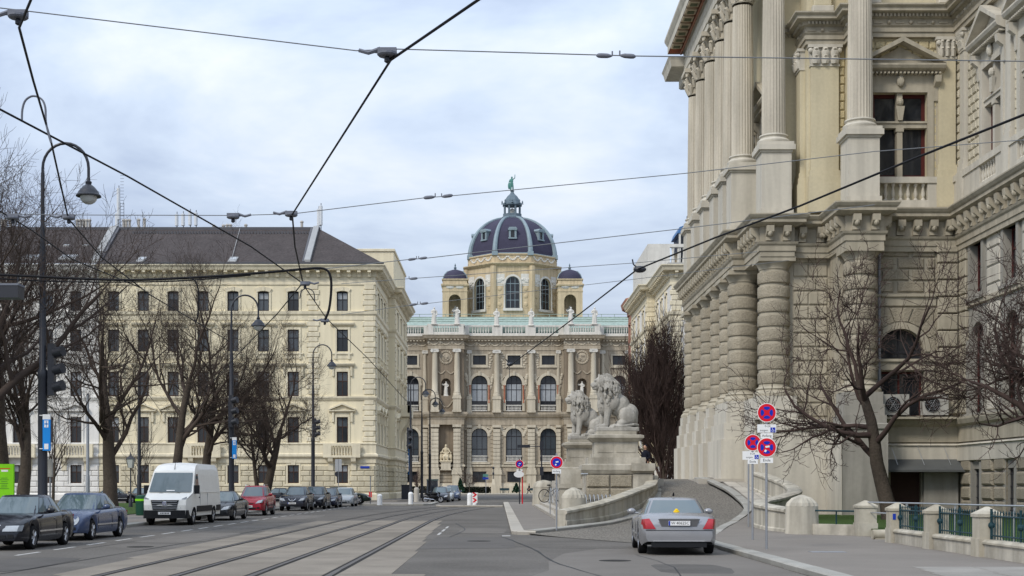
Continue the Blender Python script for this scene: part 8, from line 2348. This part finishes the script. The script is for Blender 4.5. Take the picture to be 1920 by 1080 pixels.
hanger(at(546, 404, Y2), -1, 'wire hanger above the right end of the tiled roof'); hanger(at(437, 408, Y2), 1, 'wire hanger above the middle of the tiled roof'); hanger(at(129, 410, Y2), -1, 'wire hanger above the white house, right one'); hanger(at(24, 410, Y2), 1, 'wire hanger above the white house, left one')
hanger(at(572, 534, 28), 1, 'wire hanger at the wire crossing before the cream house'); hanger(at(609, 603, 33), -1, 'wire hanger below the end of the cable loop')
def insulator(p, q, label):
    a, c = Vector(p), Vector(q); d = c-a
    b = MB(); b.tube([tuple(a+d*k) for k in (0, .12, .3, .7, .88, 1)], [x*d.length for x in (.06, .14, .16, .15, .1, .04)], 8)
    b.tube([tuple(c), tuple(c+Vector((0, 0, d.length*.3)))], .05*d.length, 5)
    tag(b.build('insulator', M['insulator'], smooth=50), label, 'insulator', 'dark insulators on the span wires')
for (a, c, Yk, l) in (((1118, 104), (1148, 105), Y1, 'left insulator of the pair on the top span wire'), ((1192, 106), (1162, 104), Y1, 'right insulator of the pair on the top span wire'),
                      ((794, 371), (816, 369), Y2, 'left insulator of the pair left of the dome statue'), ((849, 366), (828, 369), Y2, 'right insulator of the pair left of the dome statue'),
                      ((765, 487), (781, 485), 35, 'left insulator of the pair left of the dome'), ((801, 483), (785, 485), 35, 'right insulator of the pair left of the dome'),
                      ((783, 521.5), (767, 523), 46, 'insulator left of the left dome turret'),
                      ((768, 572), (783, 570), 52, 'left insulator of the lowest pair beside the house cornice'), ((803, 568), (788, 570), 52, 'right insulator of the lowest pair beside the house cornice')):
    insulator(at(*a, Yk), at(*c, Yk), l)
p = cw(1195, 505)
t = thing('wire_clamp', p, 'black clamp on the thick wire in front of the balustraded house', 'wire clamp'); b = MB(); b.ell((.05, 0, 0), (.13, .08, .07), 8, 6); b.build('body', M['pole_black'], t, local=True); b = MB(); b.tube([(0, 0, .03), (-.08, 0, .1), (-.1, 0, .2)], .015, 5); b.build('hook', M['pole_black'], t, local=True)
p = cw(956, 683); t = thing('wire_clamp', p, 'black clamp on the wire before the museum attic window', 'wire clamp'); b = MB(); b.ell((0, 0, 0), (.12, .1, .07), 8, 6); b.build('body', M['pole_black'], t, local=True); b = MB(); b.tube([(0, 0, 0), (-.15, 0, .18)], .02, 5); b.tube([(0, 0, 0), (-.02, 0, -.5)], .012, 5); b.build('hook', M['pole_black'], t, local=True)
Yk = 16.2; b = MB(); b.tube(fine_path([at(41, 226, Yk), at(42, 205, Yk), at(48, 188, Yk), at(62, 180, Yk), at(78, 186, Yk), at(85, 202, Yk), at(86, 228, Yk), at(92, 255, Yk), at(96, 268, Yk)], 4), .013, 6); tag(b.build('wire_bow', M['insulator'], smooth=True), 'curved tube bow on the wires above the tall lamp post', 'wire bow')
b = MB(); b.tube(fine_path([at(562, 560, 29), at(566, 545, 29), at(577, 541, 29), at(588, 548, 29), at(590, 566, 29)], 4), .012, 6); tag(b.build('wire_bow', M['pole_black'], smooth=True), 'small black bow at the wire crossing before the cream house', 'wire bow')
t = thing('hanging_signal', at(15, 560, 27), 'black box-shaped signal hanging from the thick cable at the left edge', 'signal'); b = MB(); b.box(-.55, .26, -.18, .18, 0, .24); b.build('housing', M['pole_black'], t, local=True); b = MB(); b.box(-.56, .27, -.19, .19, .24, .28); b.build('lid', M['insulator'], t, local=True)
for s in (-.3, .2):
    b = MB(); b.tube([(s, 0, .28), (s, 0, .46)], .015, 5); b.build('strap', M['pole_black'], t, local=True)

# ---------------------------------------------------------------- people
def person_mesh(pose, h=1.75):
    b = MB(); k = h/1.75
    hip, sh = (0, 0, .93), (0, .02, 1.43)
    b.tube([(0, 0, .9), (0, .01, 1.1), (0, .02, 1.3), (0, .02, 1.44)], [.16, .155, .175, .12], 12); b.ell((0, .02, 1.36), (.205, .12, .12), 12, 8)
    b.tube([(0, .02, 1.42), (0, 0, 1.54)], .06, 8); b.ell((0, -.015, 1.64), (.078, .098, .115), 12, 10); b.ell((0, -.115, 1.63), (.016, .022, .024), 6, 5)
    for s in (-1, 1): b.ell((s*.08, 0, 1.64), (.012, .025, .03), 6, 5)
    if pose == 'walk': legs = {1: [(.09, 0, .92), (.1, -.16, .5), (.1, -.30, .07)], -1: [(-.09, 0, .92), (-.1, .08, .5), (-.1, .38, .14)]}; arms = {1: [(.2, .02, 1.4), (.24, .12, 1.13), (.23, .12, .88)], -1: [(-.2, .02, 1.4), (-.24, -.04, 1.13), (-.22, -.22, .95)]}
    else: legs = {s: [(s*.09, 0, .92), (s*.11, -.01, .5), (s*.12, 0, .07)] for s in (-1, 1)}; arms = {s: [(s*.2, .02, 1.4), (s*.25, .05, 1.12), (s*.16, -.14, 1.02)] for s in (-1, 1)}
    for s in (-1, 1):
        b.tube(legs[s], [.105, .075, .055], 10); f = legs[s][2]; b.ell((f[0], f[1]-.07, f[2]-.02), (.05, .13, .05), 8, 6)
        b.tube(arms[s], [.07, .055, .038], 8); a = arms[s][2]; b.ell((a[0], a[1]-.02, a[2]-.05), (.03, .04, .06), 8, 6)
        for q in range(4): b.tube([(a[0]-.02+q*.014, a[1]-.03, a[2]-.08), (a[0]-.02+q*.014, a[1]-.04, a[2]-.14+.008*abs(q-1.5))], .009, 5)
        b.tube([(a[0]-s*.02, a[1]-.04, a[2]-.05), (a[0]-s*.03, a[1]-.08, a[2]-.09)], .01, 5)
    me = blob('body', b, .018, M['cloth_dark'], 2); me.materials.append(M['skin'])
    for p in me.polygons:
        if p.center.z > 1.5 or (p.center.z < 1.0 and abs(p.center.x) > .17 and p.center.z > .7): p.material_index = 1
    hm = MB(); hm.ell((0, .012, 1.665), (.088, .102, .11), 12, 8); hm.v = [v for v in hm.v]
    return me, hm.mesh('hair', M['cloth_dark'], True)
for pose, loc, rz, lab in (('walk', (wx(992, 238.5), 238.5, .13), PI/2+PI, 'person in dark clothes walking along the museum pavement'), ('stand', (wx(1210, 70), 70, 1.996), -.8, 'person in black standing on the terrace right of the lion pedestal')):
    me, hm = person_mesh(pose); t = thing('person', loc, lab, 'person', rz=rz); inst('body', me, t, local=True); inst('hair', hm, t, (0, .018, .012), local=True)

# ---------------------------------------------------------------- planting and furniture before the museum
rh_ = random.Random(17)
def leafy(name, label, cat, x, y, z, shape, n, leaf, m, group=None, trunk=True):
    t = thing(name, (x, y, z), label, cat, group); b = MB()
    for k in range(n):
        p = shape(); a = rh_.uniform(0, 2*PI); u = Vector((math.cos(a), math.sin(a), rh_.uniform(-.6, .6)))*leaf; v = Vector((-math.sin(a)*.4, math.cos(a)*.4, rh_.uniform(.4, 1)))*leaf*.7
        p = Vector(p); b.quad(tuple(p-u-v), tuple(p+u-v), tuple(p+u+v), tuple(p-u+v))
    o = b.build('foliage', M[m], t, local=True)
    if trunk: b = MB(); b.tube([(0, 0, 0), (0, 0, .6)], .06, 6); b.build('trunk', M['bark'], t, local=True)
    return t
def cone(h, r_):
    def f():
        u = rh_.random()**.7; q = r_*(1-u)*math.sqrt(rh_.random()); a = rh_.uniform(0, 2*PI); return (q*math.cos(a), q*math.sin(a), .15+u*h)
    return f
def boxs(l, w, h): return lambda: (rh_.uniform(-l, l), rh_.uniform(-w, w), rh_.uniform(.05, h))
leafy('conifer', 'small dark conifer in front of the left museum niche', 'shrub', wx(863, 250), 250, .13, cone(2.6, .95), 500, .16, 'conifer'); leafy('conifer', 'low dark round shrub before the middle of the museum', 'shrub', wx(968, 252), 252, .13, cone(1.7, .95), 400, .16, 'conifer')
leafy('hedge', 'long low dark hedge along the museum front, right of the conifer', 'hedge', wx(893, 254), 254, .13, boxs(2.7, .5, 1.15), 1200, .14, 'hedge', trunk=False); leafy('hedge', 'low dark hedge at the far left of the museum front', 'hedge', wx(790, 254), 254, .13, boxs(4.2, .5, 1.25), 1200, .14, 'hedge', trunk=False)
place_tree(wx(880, 250), 250, .1, 'small bare tree before the left museum windows', group=None, seed=300, h=5.2, r0=.11, trunk_h=2.6, first=.5, spread=1.1, up=.1, levels=3, kids=(7, 6, 5), tw=.02); place_tree(wx(783, 250), 250, .1, 'reddish bare shrub at the left end of the museum front', twm='twig_red', group=None, seed=301, h=5.0, r0=.09, trunk_h=2.2, first=.2, spread=.9, up=.14, levels=3, kids=(9, 6, 5), tw=.02)
for px_, l in ((946, 'green bench before the museum, left one'), (997, 'green bench before the museum behind the walking person')):
    t = thing('bench', (wx(px_, 253), 253, .13), l, 'bench', 'green museum benches'); b = MB(); b.box(-.9, .9, -.25, .2, .42, .48); b.build('seat', M['iron_green'], t, local=True); b = MB(); b.box(-.9, .9, .16, .22, .55, .95); b.build('backrest', M['iron_green'], t, local=True)
    for s in (-.75, .75): b = MB(); b.box(s-.04, s+.04, -.2, .2, 0, .42); b.build('leg', M['pole_black'], t, local=True)
Y = 246; t = thing('stone_post', (wx(925, Y), Y, .13), 'stone gatepost with small lamps before the museum', 'post'); b = MB(); b.box(-.4, .4, -.4, .4, 0, 1.6); b.frus(0, 0, 1.6, 2.6, .34, .34, .2, .2); b.build('shaft', M['museum_light'], t, local=True); b = MB(); b.lathe([(.06, 2.6), (.05, 4.6)], 8); b.build('pole', M['pole_black'], t, local=True)
for zz in (4.6, 3.6):
    b = MB(); b.ell((0, 0, zz), (.2, .2, .28), 8, 6); b.build('lamp', M['pole_black'], t, local=True)
Y = 206; t = thing('direction_sign', (wx(911, Y), Y, .0), 'green and blue direction signs on a thin post before the museum', 'traffic sign'); post_(t, wz(888, Y), .05); b = MB(); b.box(-.45, .35, -.05, 0, wz(894, Y), wz(889, Y)); b.build('green_board', M['copper_dark'], t, local=True); b = MB(); b.box(-.5, .4, -.05, 0, wz(899, Y), wz(895, Y)); b.build('blue_board', M['plate_blue'], t, local=True)
Y = 190; t = thing('kiosk', (wx(811, Y), Y, .0), 'small grey-green shelter behind the far parked cars', 'shelter'); b = MB(); b.box(-.7, .7, -.6, .6, 0, 2.3); b.build('cabin', M['glass_sky'], t, local=True); b = MB(); b.box(-.8, .8, -.7, .7, 2.3, 2.5); b.build('roof', M['copper_green'], t, local=True)
for s in (-.72, .72): b = MB(); b.box(s-.06, s+.06, -.63, -.6, 0, 2.3); b.build('post', M['galvanised'], t, local=True)
Y = 118; t = thing('far_signal', (wx(1009, Y)+.3, Y, .12), 'slim far traffic signal with a cross arm before the museum', 'traffic signal'); post_(t, 5.0, .06, 'pole_black')
for zz in (2.4, 4.6): b = MB(); b.box(-.16, .16, -.2, -.05, zz, zz+.75); b.build('housing', M['pole_black'], t, local=True)
b = MB(); b.tube([(0, 0, 4.9), (-2.0, 0, 4.95)], .04, 6); b.box(-2.1, -1.0, -.08, .08, 4.8, 5.05); b.build('arm', M['pole_black'], t, local=True)
b = MB(); b.box(-.45, .45, -.4, .4, 0, 1.5); b.box(-.48, .48, -.43, .43, 1.5, 1.58); b.v = [(v[0]+wx(761, 146), v[1]+146, v[2]+.13) for v in b.v]; tag(b.build('waste_container', M['pole_black']), 'black waste container at the flank of the corner house', 'container')
b = MB(); b.box(0, .1, -.4, .4, 3.0, 7.0); b.v = [(v[0]+XP+.5, v[1]+BY+33, v[2]) for v in b.v]; tag(b.build('banner', M['tram_blue']), 'upright blue banner on the flank of the corner house', 'banner')
